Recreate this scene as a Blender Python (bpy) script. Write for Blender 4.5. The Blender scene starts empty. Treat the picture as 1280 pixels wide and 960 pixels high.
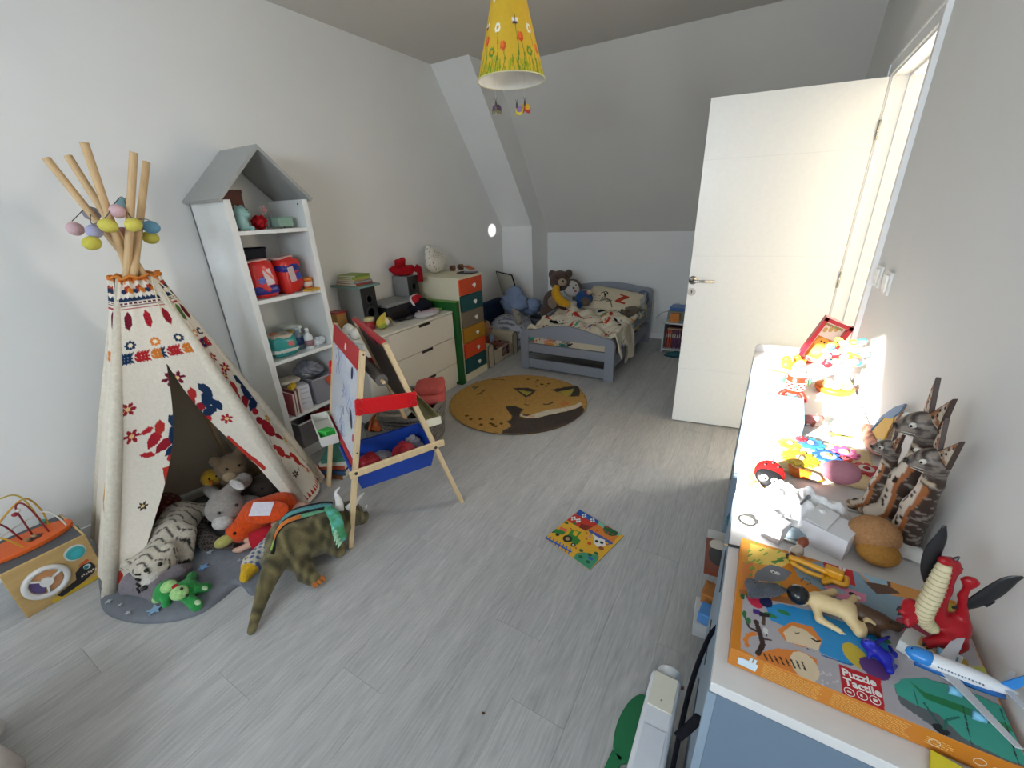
import bpy, math, random
import numpy as np
from mathutils import Matrix, Vector, Euler
random.seed(7); np.random.seed(7)
SC = bpy.context.scene
COL = SC.collection
PI = math.pi
# ------------------------------------------------------------------ camera
FPX, YAW, PITCH, ROLL, CAMZ = 523.55, -0.5372936, 0.3959109, 0.0406233, 1.5
def _rot():
    cy, sy, cp, sp, cr, sr = math.cos(YAW), math.sin(YAW), math.cos(PITCH), math.sin(PITCH), math.cos(ROLL), math.sin(ROLL)
    fw = np.array([sy*cp, cy*cp, -sp]); rt = np.array([cy, -sy, 0.]); dn = np.cross(fw, rt)
    return cr*rt+sr*dn, -sr*rt+cr*dn, fw
CR, CD, CF = _rot()
cam = bpy.data.cameras.new('camera'); camo = bpy.data.objects.new('camera', cam); COL.objects.link(camo)
cam.sensor_fit = 'HORIZONTAL'; cam.sensor_width = 36.0; cam.lens = FPX/1280*36.0; cam.clip_start = 0.02
camo.matrix_world = Matrix([[CR[0], -CD[0], -CF[0], 0], [CR[1], -CD[1], -CF[1], 0], [CR[2], -CD[2], -CF[2], CAMZ], [0, 0, 0, 1]])
SC.camera = camo
# ------------------------------------------------------------------ light and exposure
SC.view_settings.view_transform = 'Standard'; SC.view_settings.look = 'None'
SC.view_settings.exposure = 0.3; SC.view_settings.gamma = 1.0; SC.view_settings.use_curve_mapping = False
W = bpy.data.worlds.new('sky'); SC.world = W; W.use_nodes = True
W.node_tree.nodes['Background'].inputs[0].default_value = (0.55, 0.72, 1.0, 1)
W.node_tree.nodes['Background'].inputs[1].default_value = 1.0
SUN_DIR = Vector((0.50, 1.0, -0.40)).normalized()
def lamp(name, kind, loc, energy, color, aim=None, **kw):
    l = bpy.data.lights.new(name, kind); l.energy = energy; l.color = color
    for k, v in kw.items(): setattr(l, k, v)
    o = bpy.data.objects.new(name, l); COL.objects.link(o); o.location = loc
    if aim is not None: o.rotation_euler = Vector(aim).to_track_quat('-Z', 'Y').to_euler()
    return o
lamp('sunlight', 'SUN', (-4, -8, 5), 28.0, (1.0, 0.96, 0.92), SUN_DIR, angle=0.009)
# roof window and hall daylight, plus an added sky fill without a window
lamp('added_sky_fill', 'AREA', (-0.15, -2.35, 2.0), 64.0, (0.78, 0.89, 1.0), (-0.08, 1.0, -0.02), shape='RECTANGLE', size=1.2, size_y=0.8)  # added fill to the right of the roof window, no opening here
lamp('sun_window_daylight', 'AREA', (-1.80, -2.35, 2.0), 26.0, (0.78, 0.89, 1.0), (0.06, 1.0, -0.02), shape='RECTANGLE', size=0.7, size_y=0.8)
# added spot lamp standing in for sun reflected off the picture frame's glass
lamp('glint_stand_in', 'SPOT', (0.21, 2.25, 1.0), 700.0, (1.0, 0.98, 0.93), (-3.020, 2.152, 0.276), spot_size=math.radians(2.4), spot_blend=0.4, shadow_soft_size=0.004)
lamp('hall_daylight', 'AREA', (1.45, 3.8, 1.5), 66.0, (1.0, 0.97, 0.92), (-1.0, -0.62, -0.03), shape='RECTANGLE', size=1.0, size_y=1.7)
SC.cycles.max_bounces = 16; SC.cycles.diffuse_bounces = 12
# ------------------------------------------------------------------ helpers: pixel -> point on a known plane
CAMO = np.array([0, 0, CAMZ])
def ray(u, v): return CR*((u-640)/FPX)+CD*((v-480)/FPX)+CF
def pl(u, v, ax, val):
    d = ray(u, v); return CAMO+d*((val-CAMO[ax])/d[ax])
def fl(u, v, z=0.0): return pl(u, v, 2, z)
def plane_at(u, v, P, N):
    d = ray(u, v); N = np.array(N, float); return CAMO+d*(N@(np.array(P, float)-CAMO)/(N@d))
# ------------------------------------------------------------------ materials
def lin(h):
    if isinstance(h, str):
        h = h.lstrip('#'); h = h if len(h) == 6 else ''.join(q*2 for q in h); c = [int(h[i:i+2], 16)/255 for i in (0, 2, 4)]
    else: c = list(h)
    return [x/12.92 if x <= 0.04045 else ((x+0.055)/1.055)**2.4 for x in c]
MATS = {}
def mat(col, rough=0.6, kind='plain', metal=0.0, scale=40.0, amt=0.08, bump=0.0, spec=0.5, alpha=1.0, trans=0.0, sheen=0.0, col2=None):
    """procedural material: base colour broken up by noise, plus fine relief. kind 'vc' takes printed colour from the mesh"""
    key = (str(col), rough, kind, metal, scale, amt, bump, spec, alpha, trans, sheen, str(col2))
    if key in MATS: return MATS[key]
    m = bpy.data.materials.new('material'); m.use_nodes = True
    nt = m.node_tree; N = nt.nodes; L = nt.links; b = N['Principled BSDF']
    b.inputs['Roughness'].default_value = rough; b.inputs['Metallic'].default_value = metal
    b.inputs['Specular IOR Level'].default_value = spec; b.inputs['Alpha'].default_value = alpha
    b.inputs['Transmission Weight'].default_value = trans
    if sheen: b.inputs['Sheen Weight'].default_value = sheen; b.inputs['Sheen Roughness'].default_value = 0.6
    tc = N.new('ShaderNodeTexCoord'); nz = N.new('ShaderNodeTexNoise'); nz.inputs['Scale'].default_value = scale; nz.inputs['Detail'].default_value = 3
    mp = N.new('ShaderNodeMapping'); L.new(tc.outputs['Object'], mp.inputs[0]); L.new(mp.outputs[0], nz.inputs['Vector'])
    hsv = N.new('ShaderNodeHueSaturation')
    mr = N.new('ShaderNodeMapRange'); mr.inputs[1].default_value = 0.25; mr.inputs[2].default_value = 0.75; mr.inputs[3].default_value = 1-amt; mr.inputs[4].default_value = 1+amt
    L.new(nz.outputs['Fac'], mr.inputs[0]); L.new(mr.outputs[0], hsv.inputs['Value'])
    if kind == 'wood':
        mp.inputs['Scale'].default_value = (1, 1, 0.06)
    if kind == 'woodx': mp.inputs['Scale'].default_value = (0.06, 1, 1)
    if kind == 'woody': mp.inputs['Scale'].default_value = (1, 0.06, 1)
    if kind == 'vc':
        at = N.new('ShaderNodeAttribute'); at.attribute_name = 'Col'; L.new(at.outputs['Color'], hsv.inputs['Color'])
    elif col2 is not None:
        mx = N.new('ShaderNodeMix'); mx.data_type = 'RGBA'; mx.inputs[6].default_value = lin(col)+[1]; mx.inputs[7].default_value = lin(col2)+[1]
        n2 = N.new('ShaderNodeTexNoise'); n2.inputs['Scale'].default_value = scale*0.4; n2.inputs['Detail'].default_value = 4; L.new(mp.outputs[0], n2.inputs['Vector'])
        m2 = N.new('ShaderNodeMapRange'); m2.inputs[1].default_value = 0.42; m2.inputs[2].default_value = 0.58; L.new(n2.outputs['Fac'], m2.inputs[0])
        L.new(m2.outputs[0], mx.inputs[0]); L.new(mx.outputs[2], hsv.inputs['Color'])
    else: hsv.inputs['Color'].default_value = lin(col)+[1]
    L.new(hsv.outputs[0], b.inputs['Base Color'])
    if bump:
        bp = N.new('ShaderNodeBump'); bp.inputs['Strength'].default_value = bump; bp.inputs['Distance'].default_value = 0.004
        n3 = N.new('ShaderNodeTexNoise'); n3.inputs['Scale'].default_value = scale*3; n3.inputs['Detail'].default_value = 2
        L.new(mp.outputs[0], n3.inputs['Vector']); L.new(n3.outputs['Fac'], bp.inputs['Height']); L.new(bp.outputs[0], b.inputs['Normal'])
    MATS[key] = m; return m
def paint(c, r=0.45): return mat(c, r, amt=0.02)
def plastic(c, r=0.3): return mat(c, r, amt=0.02)
def cloth(c, **k): return mat(c, 0.9, scale=k.pop('scale', 60), amt=k.pop('amt', 0.1), bump=k.pop('bump', 0.3), spec=0.15, **k)
def fur(c, c2=None): return mat(c, 0.95, scale=70, amt=0.22, bump=0.9, spec=0.1, sheen=0.15, col2=c2)
def wood(c, kind='wood'): return mat(c, 0.55, kind=kind, scale=45, amt=0.12)
def vcm(rough=0.7, bump=0.0, scale=60, amt=0.04, spec=0.3): return mat('vc', rough, kind='vc', bump=bump, scale=scale, amt=amt, spec=spec)
FURVC = lambda: mat('vc', 0.95, kind='vc', bump=0.9, scale=70, amt=0.16, spec=0.1, sheen=0.15)
# ------------------------------------------------------------------ geometry builder
def frame(o, z, x=(1, 0, 0)):
    z = Vector(z).normalized(); x = Vector(x); x = x-z*x.dot(z)
    if x.length < 1e-5: x = Vector((0, 1, 0)) if abs(z.y) < 0.9 else Vector((1, 0, 0)); x = x-z*x.dot(z)
    x.normalize(); y = z.cross(x); m = Matrix.Identity(4)
    for i in range(3): m[i][0] = x[i]; m[i][1] = y[i]; m[i][2] = z[i]; m[i][3] = o[i]
    return m
def rotm(rx=0, ry=0, rz=0, o=(0, 0, 0)):
    return Matrix.Translation(Vector(o)) @ Euler((math.radians(rx), math.radians(ry), math.radians(rz))).to_matrix().to_4x4()
class G:
    def __init__(s, M=None): s.v = []; s.f = []; s.M = M or Matrix.Identity(4)
    def add(s, vs, fs, M=None):
        T = s.M @ M if M is not None else s.M
        A = np.array(T); V = np.asarray(vs, float); V = V @ A[:3, :3].T + A[:3, 3]
        n = len(s.v); s.v.extend(V.tolist()); s.f.extend([tuple(i+n for i in f) for f in fs]); return s
    def box(s, c, d, M=None):
        x, y, z = d[0]/2, d[1]/2, d[2]/2
        vs = [(c[0]+i*x, c[1]+j*y, c[2]+k*z) for k in (-1, 1) for j in (-1, 1) for i in (-1, 1)]
        return s.add(vs, [(0, 2, 3, 1), (4, 5, 7, 6), (0, 1, 5, 4), (2, 6, 7, 3), (0, 4, 6, 2), (1, 3, 7, 5)], M)
    def bar(s, a, b, w, h, up=(0, 0, 1)):
        a, b = Vector(a), Vector(b); M = frame(a, b-a, up); return s.box((0, 0, (b-a).length/2), (w, h, (b-a).length), M)
    def tube(s, pts, r, n=10, sq=1.0, closed=False):
        P = [Vector(p) for p in pts]; R = r if hasattr(r, '__len__') else [r]*len(P); m = len(P)
        vs = []; fs = []; prev = None
        for i, p in enumerate(P):
            t = (P[(i+1) % m] if (closed or i < m-1) else p)-(P[i-1] if (closed or i > 0) else p)
            if t.length < 1e-9: t = Vector((0, 0, 1))
            t.normalize()
            if prev is None: prev = Vector((0, 0, 1)) if abs(t.z) < 0.9 else Vector((1, 0, 0))
            x = prev-t*prev.dot(t)
            if x.length < 1e-6: x = t.orthogonal()
            x.normalize(); prev = x; y = t.cross(x)
            for k in range(n):
                a = 2*PI*k/n; q = p+x*math.cos(a)*R[i]+y*math.sin(a)*R[i]*sq; vs.append(tuple(q))
        for i in range(m if closed else m-1):
            j = (i+1) % m
            for k in range(n): fs.append((i*n+k, i*n+(k+1) % n, j*n+(k+1) % n, j*n+k))
        if not closed: fs.append(tuple(range(n))[::-1]); fs.append(tuple((m-1)*n+k for k in range(n)))
        return s.add(vs, fs)
    def cyl(s, a, b, r, n=20, r2=None): return s.tube([a, b], [r, r if r2 is None else r2], n)
    def lathe(s, prof, n=24, M=None):
        vs = []; fs = []; m = len(prof)
        for r, z in prof:
            for k in range(n): a = 2*PI*k/n; vs.append((r*math.cos(a), r*math.sin(a), z))
        for i in range(m-1):
            for k in range(n): fs.append((i*n+k, i*n+(k+1) % n, (i+1)*n+(k+1) % n, (i+1)*n+k))
        fs.append(tuple(range(n))[::-1]); fs.append(tuple((m-1)*n+k for k in range(n)))
        return s.add(vs, fs, M)
    def ell(s, c, r, M=None, nu=16, nv=10, e=1.0):
        r = r if hasattr(r, '__len__') else (r, r, r); vs = []; fs = []
        for j in range(1, nv):
            p = PI*j/nv
            for i in range(nu):
                a = 2*PI*i/nu; x, y, z = math.sin(p)*math.cos(a), math.sin(p)*math.sin(a), math.cos(p)
                if e != 1: x, y, z = [math.copysign(abs(q)**e, q) for q in (x, y, z)]
                vs.append((c[0]+r[0]*x, c[1]+r[1]*y, c[2]+r[2]*z))
        t = len(vs); vs += [(c[0], c[1], c[2]+r[2]), (c[0], c[1], c[2]-r[2])]
        for j in range(nv-2):
            for i in range(nu): fs.append((j*nu+i, (j+1)*nu+i, (j+1)*nu+(i+1) % nu, j*nu+(i+1) % nu))
        for i in range(nu): fs.append((t, i, (i+1) % nu)); fs.append((t+1, (nv-2)*nu+(i+1) % nu, (nv-2)*nu+i))
        return s.add(vs, fs, M)
    def prism(s, poly, z0, z1, M=None):
        n = len(poly)
        ar = sum(poly[i][0]*poly[(i+1) % n][1]-poly[(i+1) % n][0]*poly[i][1] for i in range(n))
        if ar < 0: poly = poly[::-1]
        vs = [(p[0], p[1], z0) for p in poly]+[(p[0], p[1], z1) for p in poly]
        fs = [tuple(range(n))[::-1], tuple(range(n, 2*n))]+[(i, (i+1) % n, n+(i+1) % n, n+i) for i in range(n)]
        return s.add(vs, fs, M)
    def surf(s, fn, nu, nv, cu=False):
        vs = [fn(i/(nu if cu else nu-1), j/(nv-1)) for j in range(nv) for i in range(nu)]; fs = []
        for j in range(nv-1):
            for i in range(nu if cu else nu-1): fs.append((j*nu+i, j*nu+(i+1) % nu, (j+1)*nu+(i+1) % nu, (j+1)*nu+i))
        return s.add(vs, fs)
    def quad(s, a, b, c, d): return s.add([a, b, c, d], [(0, 1, 2, 3)])
NAMES = {}
def link(o, parent=None):
    COL.objects.link(o)
    if parent is not None: o.parent = parent
    return o
def wloc(o):
    p = Vector((0, 0, 0))
    while o is not None: p += o.location; o = o.parent
    return p
def part(name, g, m, parent=None, smooth=False, bevel=0.0, seg=2, world=False, label=None, subdiv=0, solid=0.0, stuff=False, loc=None, colors=None, rot=None, wn=False):
    """links the builder's geometry as ONE mesh object; world=True: vertices were given in room coordinates"""
    me = bpy.data.meshes.new(name); V = g.v
    if world and parent is not None:
        if any(abs(a) > 1e-9 for a in parent.rotation_euler):
            A = np.array((Matrix.Translation(wloc(parent)) @ parent.rotation_euler.to_matrix().to_4x4()).inverted()); V = (np.array(V) @ A[:3, :3].T + A[:3, 3]).tolist()
        else: V = (np.array(V)-np.array(wloc(parent))).tolist()
    me.from_pydata(V, [], g.f); me.update()
    if smooth:
        me.polygons.foreach_set('use_smooth', [True]*len(me.polygons))
    if colors is not None:
        at = me.color_attributes.new('Col', 'FLOAT_COLOR', 'POINT'); c = np.ones((len(me.vertices), 4)); c[:, :3] = colors; at.data.foreach_set('color', c.ravel())
    me.materials.append(m)
    o = bpy.data.objects.new(name, me); link(o, parent)
    if loc is not None: o.location = loc
    if rot is not None: o.rotation_euler = rot
    if subdiv: md = o.modifiers.new('subdivision', 'SUBSURF'); md.levels = subdiv; md.render_levels = subdiv
    if solid: md = o.modifiers.new('solidify', 'SOLIDIFY'); md.thickness = solid; md.offset = 0
    if bevel:
        md = o.modifiers.new('bevel', 'BEVEL'); md.width = bevel; md.segments = seg; md.limit_method = 'ANGLE'; md.angle_limit = math.radians(40)
        if smooth or seg > 1:
            me.polygons.foreach_set('use_smooth', [True]*len(me.polygons)); md.harden_normals = True
    if stuff: o['kind'] = 'stuff'
    if label: o['label'] = label
    return o
def thing(name, label, cat, loc=(0, 0, 0), rz=0.0, group=None):
    o = bpy.data.objects.new(name, None); COL.objects.link(o); o.location = loc; o.rotation_euler = (0, 0, math.radians(rz)); o.empty_display_size = 0.05
    return tag(o, label, cat, group)
def tag(o, label, cat, group=None):
    o['label'] = label; o['category'] = cat
    if group: o['group'] = group
    return o
def struct(name, g, m, **k):
    o = part(name, g, m, **k)
    if o.parent is None: o['kind'] = 'structure'
    return o
def dup(o, parent=None, loc=None, rot=None, name=None):
    c = o.copy(); COL.objects.link(c)
    if parent is not None: c.parent = parent
    if loc is not None: c.location = loc
    if rot is not None: c.rotation_euler = rot
    return c
# ------------------------------------------------------------------ print canvas: flat prints sampled onto mesh vertices
class Cv:
    def __init__(s, w, h, n, bg):
        s.w, s.h = w, h; s.nx = n; s.ny = max(2, int(n*h/w)); s.a = np.zeros((s.ny, s.nx, 3)); s.a[:] = lin(bg)
        s.X, s.Y = np.meshgrid((np.arange(s.nx)+.5)*w/s.nx, (np.arange(s.ny)+.5)*h/s.ny)
    def fill(s, m, c): s.a[m] = lin(c); return s
    def poly(s, P, c):
        m = np.zeros(s.X.shape, bool); n = len(P)
        for i in range(n):
            (x1, y1), (x2, y2) = P[i], P[(i+1) % n]
            if y1 == y2: continue
            m ^= ((y1 > s.Y) != (y2 > s.Y)) & (s.X < (x2-x1)*(s.Y-y1)/(y2-y1)+x1)
        return s.fill(m, c)
    def ell(s, x, y, rx, ry, c, ang=0.0, a0=None, a1=None):
        ca, sa = math.cos(math.radians(ang)), math.sin(math.radians(ang)); dx, dy = s.X-x, s.Y-y
        p, q = (dx*ca+dy*sa)/rx, (-dx*sa+dy*ca)/ry; return s.fill(p*p+q*q <= 1, c)
    def ring(s, x, y, r, w, c, ry=None):
        ry = ry or r; d = np.sqrt(((s.X-x)/r)**2+((s.Y-y)/ry)**2); return s.fill(np.abs(d-1) <= w/r/2, c)
    def line(s, P, w, c):
        for (x1, y1), (x2, y2) in zip(P[:-1], P[1:]):
            dx, dy = x2-x1, y2-y1; t = np.clip(((s.X-x1)*dx+(s.Y-y1)*dy)/(dx*dx+dy*dy+1e-12), 0, 1)
            s.fill((s.X-x1-t*dx)**2+(s.Y-y1-t*dy)**2 <= w*w/4, c)
        return s
    def rect(s, x0, y0, x1, y1, c): return s.fill((s.X >= x0) & (s.X <= x1) & (s.Y >= y0) & (s.Y <= y1), c)
    def sample(s, u, v):
        i = np.clip((np.asarray(u)*s.nx).astype(int), 0, s.nx-1); j = np.clip((np.asarray(v)*s.ny).astype(int), 0, s.ny-1); return s.a[j, i]
def printed(name, cv, fn, m, parent=None, nu=None, nv=None, **k):
    """a fine grid surface fn(u,v)->point carrying the canvas as printed colour"""
    nu = nu or cv.nx; nv = nv or cv.ny
    u = (np.arange(nu)/(nu-1)); v = np.arange(nv)/(nv-1); U, Vv = np.meshgrid(u, v)
    P = np.array(fn(U.ravel(), Vv.ravel())); P = P.T if P.shape[0] == 3 else P
    idx = np.arange(nu*nv).reshape(nv, nu); F = np.stack([idx[:-1, :-1], idx[:-1, 1:], idx[1:, 1:], idx[1:, :-1]], -1).reshape(-1, 4)
    g = G(); g.v = P.tolist(); g.f = F.tolist()
    return part(name, g, m, parent, smooth=True, colors=cv.sample(U.ravel(), Vv.ravel()), **k)
def flatprint(name, cv, a, b, d, m, parent=None, **k):
    """canvas on the flat parallelogram a (u=0,v=0), b (u=1), d (v=1)"""
    a, b, d = np.array(a, float), np.array(b, float), np.array(d, float)
    return printed(name, cv, lambda u, v: (a[:, None]+(b-a)[:, None]*u+(d-a)[:, None]*v), m, parent, **k)
# ------------------------------------------------------------------ soft bodies: one continuous skin over capsules and ellipsoids
def sdf_prim(P, p):
    if p[0] == 'c':
        a, b, ra, rb = np.array(p[1], float), np.array(p[2], float), p[3], p[4]
        d = b-a; t = np.clip(((P-a) @ d)/(d @ d+1e-12), 0, 1); return np.linalg.norm(P-a-t[:, None]*d, axis=1)-(ra+(rb-ra)*t)
    c, r = np.array(p[1], float), np.array(p[2], float)
    q = P-c
    if len(p) > 4 and p[4] is not None: q = q @ np.array(p[4].to_3x3())
    k = np.linalg.norm(q/r, axis=1); k2 = np.linalg.norm(q/(r*r), axis=1)
    return k*(k-1)/np.maximum(k2, 1e-9)
def cap(a, b, ra, rb, col): return ('c', a, b, ra, rb, col)
def elp(c, r, col, M=None): return ('e', c, r if hasattr(r, '__len__') else (r, r, r), col, M)
def pcol(p): return p[5] if p[0] == 'c' else p[3]
def blob(name, prims, parent=None, vox=0.008, blend=0.012, m=None, world=False, paintfn=None, smooth_it=2, **k):
    """smooth union of the primitives, meshed by surface nets into one closed skin; colour by nearest primitive"""
    lo = np.full(3, 1e9); hi = -lo
    for p in prims:
        if p[0] == 'c':
            for q, r in ((p[1], p[3]), (p[2], p[4])): lo = np.minimum(lo, np.array(q)-r); hi = np.maximum(hi, np.array(q)+r)
        else:
            r = max(p[2]); lo = np.minimum(lo, np.array(p[1])-r); hi = np.maximum(hi, np.array(p[1])+r)
    lo = lo-vox*2.5; hi = hi+vox*2.5; n = np.ceil((hi-lo)/vox).astype(int)+1
    ax = [lo[i]+np.arange(n[i])*vox for i in range(3)]
    X = np.stack(np.meshgrid(*ax, indexing='ij'), -1).reshape(-1, 3)
    def field(P):
        D = None
        for p in prims:
            d = sdf_prim(P, p)
            if D is None: D = d
            else:
                h = np.clip(0.5+0.5*(D-d)/blend, 0, 1); D = D*(1-h)+d*h-blend*h*(1-h)
        return D
    F = field(X).reshape(n); ins = F < 0
    # surface nets
    c = ins[:-1, :-1, :-1].astype(int)
    cnt = sum(ins[i:n[0]-1+i, j:n[1]-1+j, l:n[2]-1+l].astype(int) for i in (0, 1) for j in (0, 1) for l in (0, 1))
    act = (cnt > 0) & (cnt < 8); ids = -np.ones(act.shape, int); ids[act] = np.arange(act.sum())
    base = np.argwhere(act); acc = np.zeros((len(base), 3)); num = np.zeros(len(base))
    cor = [(i, j, l) for i in (0, 1) for j in (0, 1) for l in (0, 1)]
    for a in range(8):
        for b in range(a+1, 8):
            A, B = np.array(cor[a]), np.array(cor[b])
            if np.abs(A-B).sum() != 1: continue
            fa = F[tuple((base+A).T)]; fb = F[tuple((base+B).T)]; cr = (fa < 0) != (fb < 0)
            t = np.where(cr, fa/np.where(cr, fa-fb, 1), 0)
            acc += np.where(cr[:, None], A+t[:, None]*(B-A), 0); num += cr
    V = lo+(base+acc/num[:, None])*vox
    faces = []
    for d in range(3):
        e1, e2 = [(1, 2), (2, 0), (0, 1)][d]
        sl = [slice(None)]*3; sl[d] = slice(0, n[d]-1); s2 = [slice(None)]*3; s2[d] = slice(1, n[d])
        cr = ins[tuple(sl)] != ins[tuple(s2)]; q = np.argwhere(cr)
        q = q[(q[:, e1] > 0) & (q[:, e2] > 0) & (q[:, e1] < n[e1]-1) & (q[:, e2] < n[e2]-1)]
        o1 = np.zeros(3, int); o1[e1] = 1; o2 = np.zeros(3, int); o2[e2] = 1
        Q = np.stack([ids[tuple((q-o1-o2).T)], ids[tuple((q-o2).T)], ids[tuple(q.T)], ids[tuple((q-o1).T)]], 1)
        fl_ = ~ins[tuple(q.T)]; Q[fl_] = Q[fl_][:, ::-1]; faces += Q.tolist()
    for _ in range(smooth_it):
        s_ = np.zeros_like(V); w_ = np.zeros(len(V)); E = np.array(faces)
        for i in range(4):
            a, b = E[:, i], E[:, (i+1) % 4]; np.add.at(s_, a, V[b]); np.add.at(w_, a, 1)
        V = V*0.5+0.5*s_/np.maximum(w_, 1)[:, None]
    D = np.stack([sdf_prim(V, p) for p in prims], 1); near = D.argmin(1)
    C = np.array([lin(pcol(p)) for p in prims])[near]
    if paintfn is not None: C = paintfn(V, C, near)
    g = G(); g.v = V.tolist(); g.f = faces
    return part(name, g, m or FURVC(), parent, smooth=True, colors=C, world=world, **k)
def eyes(parent, pts, r, c='#15120f', name='eye', world=False):
    for p in pts: part(name, G().ell(p, r, nu=10, nv=7), plastic(c, 0.15), parent, smooth=True, world=world)
def text_mesh(body, size, M, m, name, parent=None, depth=0.0004, align='LEFT', bold=0.0, spacing=1.0, world=True):
    cu = bpy.data.curves.new('text', 'FONT'); cu.body = body; cu.size = size; cu.extrude = depth; cu.align_x = align; cu.offset = bold; cu.space_line = spacing; cu.resolution_u = 3
    o = bpy.data.objects.new('text', cu); COL.objects.link(o)
    dg = bpy.context.evaluated_depsgraph_get(); me = bpy.data.meshes.new_from_object(o.evaluated_get(dg))
    g = G(M); g.add([tuple(v.co) for v in me.vertices], [tuple(p.vertices) for p in me.polygons])
    bpy.data.objects.remove(o); bpy.data.curves.remove(cu); bpy.data.meshes.remove(me)
    return part(name, g, m, parent, world=world)
# ------------------------------------------------------------------ the room
XL, XR, ZC, YN, YF = -2.81, 0.41, 2.695, -3.12, 5.05
XP, YP = -2.40, 4.62
WALLM = mat('#e4e4e2', 0.85, scale=3, amt=0.015, bump=0.05, spec=0.2)
CEILM = mat('#d4d1cb', 0.9, scale=3, amt=0.015, spec=0.1)
WHITE = paint('#eceded', 0.35)
def floor_mat():
    m = bpy.data.materials.new('grey_oak_laminate'); m.use_nodes = True; N = m.node_tree.nodes; L = m.node_tree.links; b = N['Principled BSDF']
    tc = N.new('ShaderNodeTexCoord'); oi = N.new('ShaderNodeObjectInfo'); cx = N.new('ShaderNodeCombineXYZ'); mu = N.new('ShaderNodeMath'); mu.operation = 'MULTIPLY'; mu.inputs[1].default_value = 37
    L.new(oi.outputs['Random'], mu.inputs[0]); L.new(mu.outputs[0], cx.inputs[0]); L.new(mu.outputs[0], cx.inputs[1])
    ad = N.new('ShaderNodeVectorMath'); L.new(tc.outputs['Object'], ad.inputs[0]); L.new(cx.outputs[0], ad.inputs[1])
    mp = N.new('ShaderNodeMapping'); mp.inputs['Scale'].default_value = (1, 0.085, 1); L.new(ad.outputs[0], mp.inputs[0])
    n1 = N.new('ShaderNodeTexNoise'); n1.inputs['Scale'].default_value = 9; n1.inputs['Detail'].default_value = 2; n1.inputs['Distortion'].default_value = 0.4; L.new(mp.outputs[0], n1.inputs['Vector'])
    wv = N.new('ShaderNodeMath'); wv.operation = 'MULTIPLY'; wv.inputs[1].default_value = 16; L.new(n1.outputs['Fac'], wv.inputs[0])
    fr = N.new('ShaderNodeMath'); fr.operation = 'PINGPONG'; fr.inputs[1].default_value = 0.5; L.new(wv.outputs[0], fr.inputs[0])
    n2 = N.new('ShaderNodeTexNoise'); n2.inputs['Scale'].default_value = 150; n2.inputs['Detail'].default_value = 3; L.new(mp.outputs[0], n2.inputs['Vector'])
    n3 = N.new('ShaderNodeTexNoise'); n3.inputs['Scale'].default_value = 14; n3.inputs['Detail'].default_value = 3; L.new(mp.outputs[0], n3.inputs['Vector'])
    def madd(a, k, c):
        q = N.new('ShaderNodeMath'); q.operation = 'MULTIPLY_ADD'; q.inputs[1].default_value = k; L.new(a, q.inputs[0])
        if isinstance(c, float): q.inputs[2].default_value = c
        else: L.new(c, q.inputs[2])
        return q.outputs[0]
    s = madd(fr.outputs[0], 0.16, madd(n2.outputs['Fac'], 0.34, madd(n3.outputs['Fac'], 0.28, madd(oi.outputs['Random'], 0.05, 0.10))))
    cr = N.new('ShaderNodeValToRGB'); L.new(s, cr.inputs[0]); e = cr.color_ramp.elements
    e[0].position = 0.25; e[0].color = lin('#8b8b8a')+[1]; e[1].position = 0.72; e[1].color = lin('#c4c3c1')+[1]
    L.new(cr.outputs[0], b.inputs['Base Color']); b.inputs['Roughness'].default_value = 0.42; b.inputs['Specular IOR Level'].default_value = 0.35
    bp = N.new('ShaderNodeBump'); bp.inputs['Strength'].default_value = 0.12; bp.inputs['Distance'].default_value = 0.002; L.new(n2.outputs['Fac'], bp.inputs['Height']); L.new(bp.outputs[0], b.inputs['Normal'])
    return m
fm = floor_mat()
flo = struct('floor', G().box(((XL+XR)/2, (YN+YF)/2, -0.06), (XR-XL+0.3, YF-YN+0.3, 0.1)), mat('#77756f', 0.8))
PW, PLN = 0.193, 1.285
full = None
rnd = random.Random(3)
x = XL; i = 0
while x < XR-0.001:
    w = min(PW, XR-x); y = YN-[0.0, 0.43, 0.86, 0.2, 0.64, 1.06][i % 6]
    while y < YF:
        a, b_ = max(y, YN), min(y+PLN, YF)
        if b_-a > 0.02:
            key = (round(w, 3), round(b_-a, 3))
            if full and key == (PW, PLN): dup(full, flo, (x+w/2, (a+b_)/2, 0))
            else:
                o = part('plank', G().box((0, 0, -0.005), (w-0.0007, b_-a-0.0007, 0.01)), fm, flo, loc=(x+w/2, (a+b_)/2, 0))
                if key == (PW, PLN): full = o
        y += PLN
    x += PW; i += 1
T = 0.12
struct('wall_left', G().box((XL-T/2, (YN+YF)/2, ZC/2), (T, YF-YN+0.3, ZC+0.2)), WALLM)
DY0, DY1, DZ = 2.34, 3.12, 2.045
g = G(); g.box((XR+0.08, (YN+DY0)/2-0.1, ZC/2), (0.16, DY0-YN+0.2, ZC+0.2)); g.box((XR+0.08, (DY1+YF)/2+0.1, ZC/2), (0.16, YF-DY1+0.2, ZC+0.2)); g.box((XR+0.08, (DY0+DY1)/2, (DZ+ZC+0.1)/2), (0.16, DY1-DY0, ZC+0.1-DZ))
struct('wall_right', g, WALLM)
struct('ceiling', G().box(((XL+XR)/2, (-1.8+3.96)/2, ZC+0.05), (XR-XL+0.02, 5.8, 0.1)), CEILM)
YZ = Matrix(((0, 0, 1, 0), (1, 0, 0, 0), (0, 1, 0, 0), (0, 0, 0, 1)))   # prism poly (y,z) extruded along x
struct('ceiling_far_slope', G().prism([(3.96, 2.695), (5.05, 1.21), (5.17, 1.27), (4.06, 2.79), (3.96, 2.79)], XP-0.01, XR+0.01, YZ), CEILM)
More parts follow.
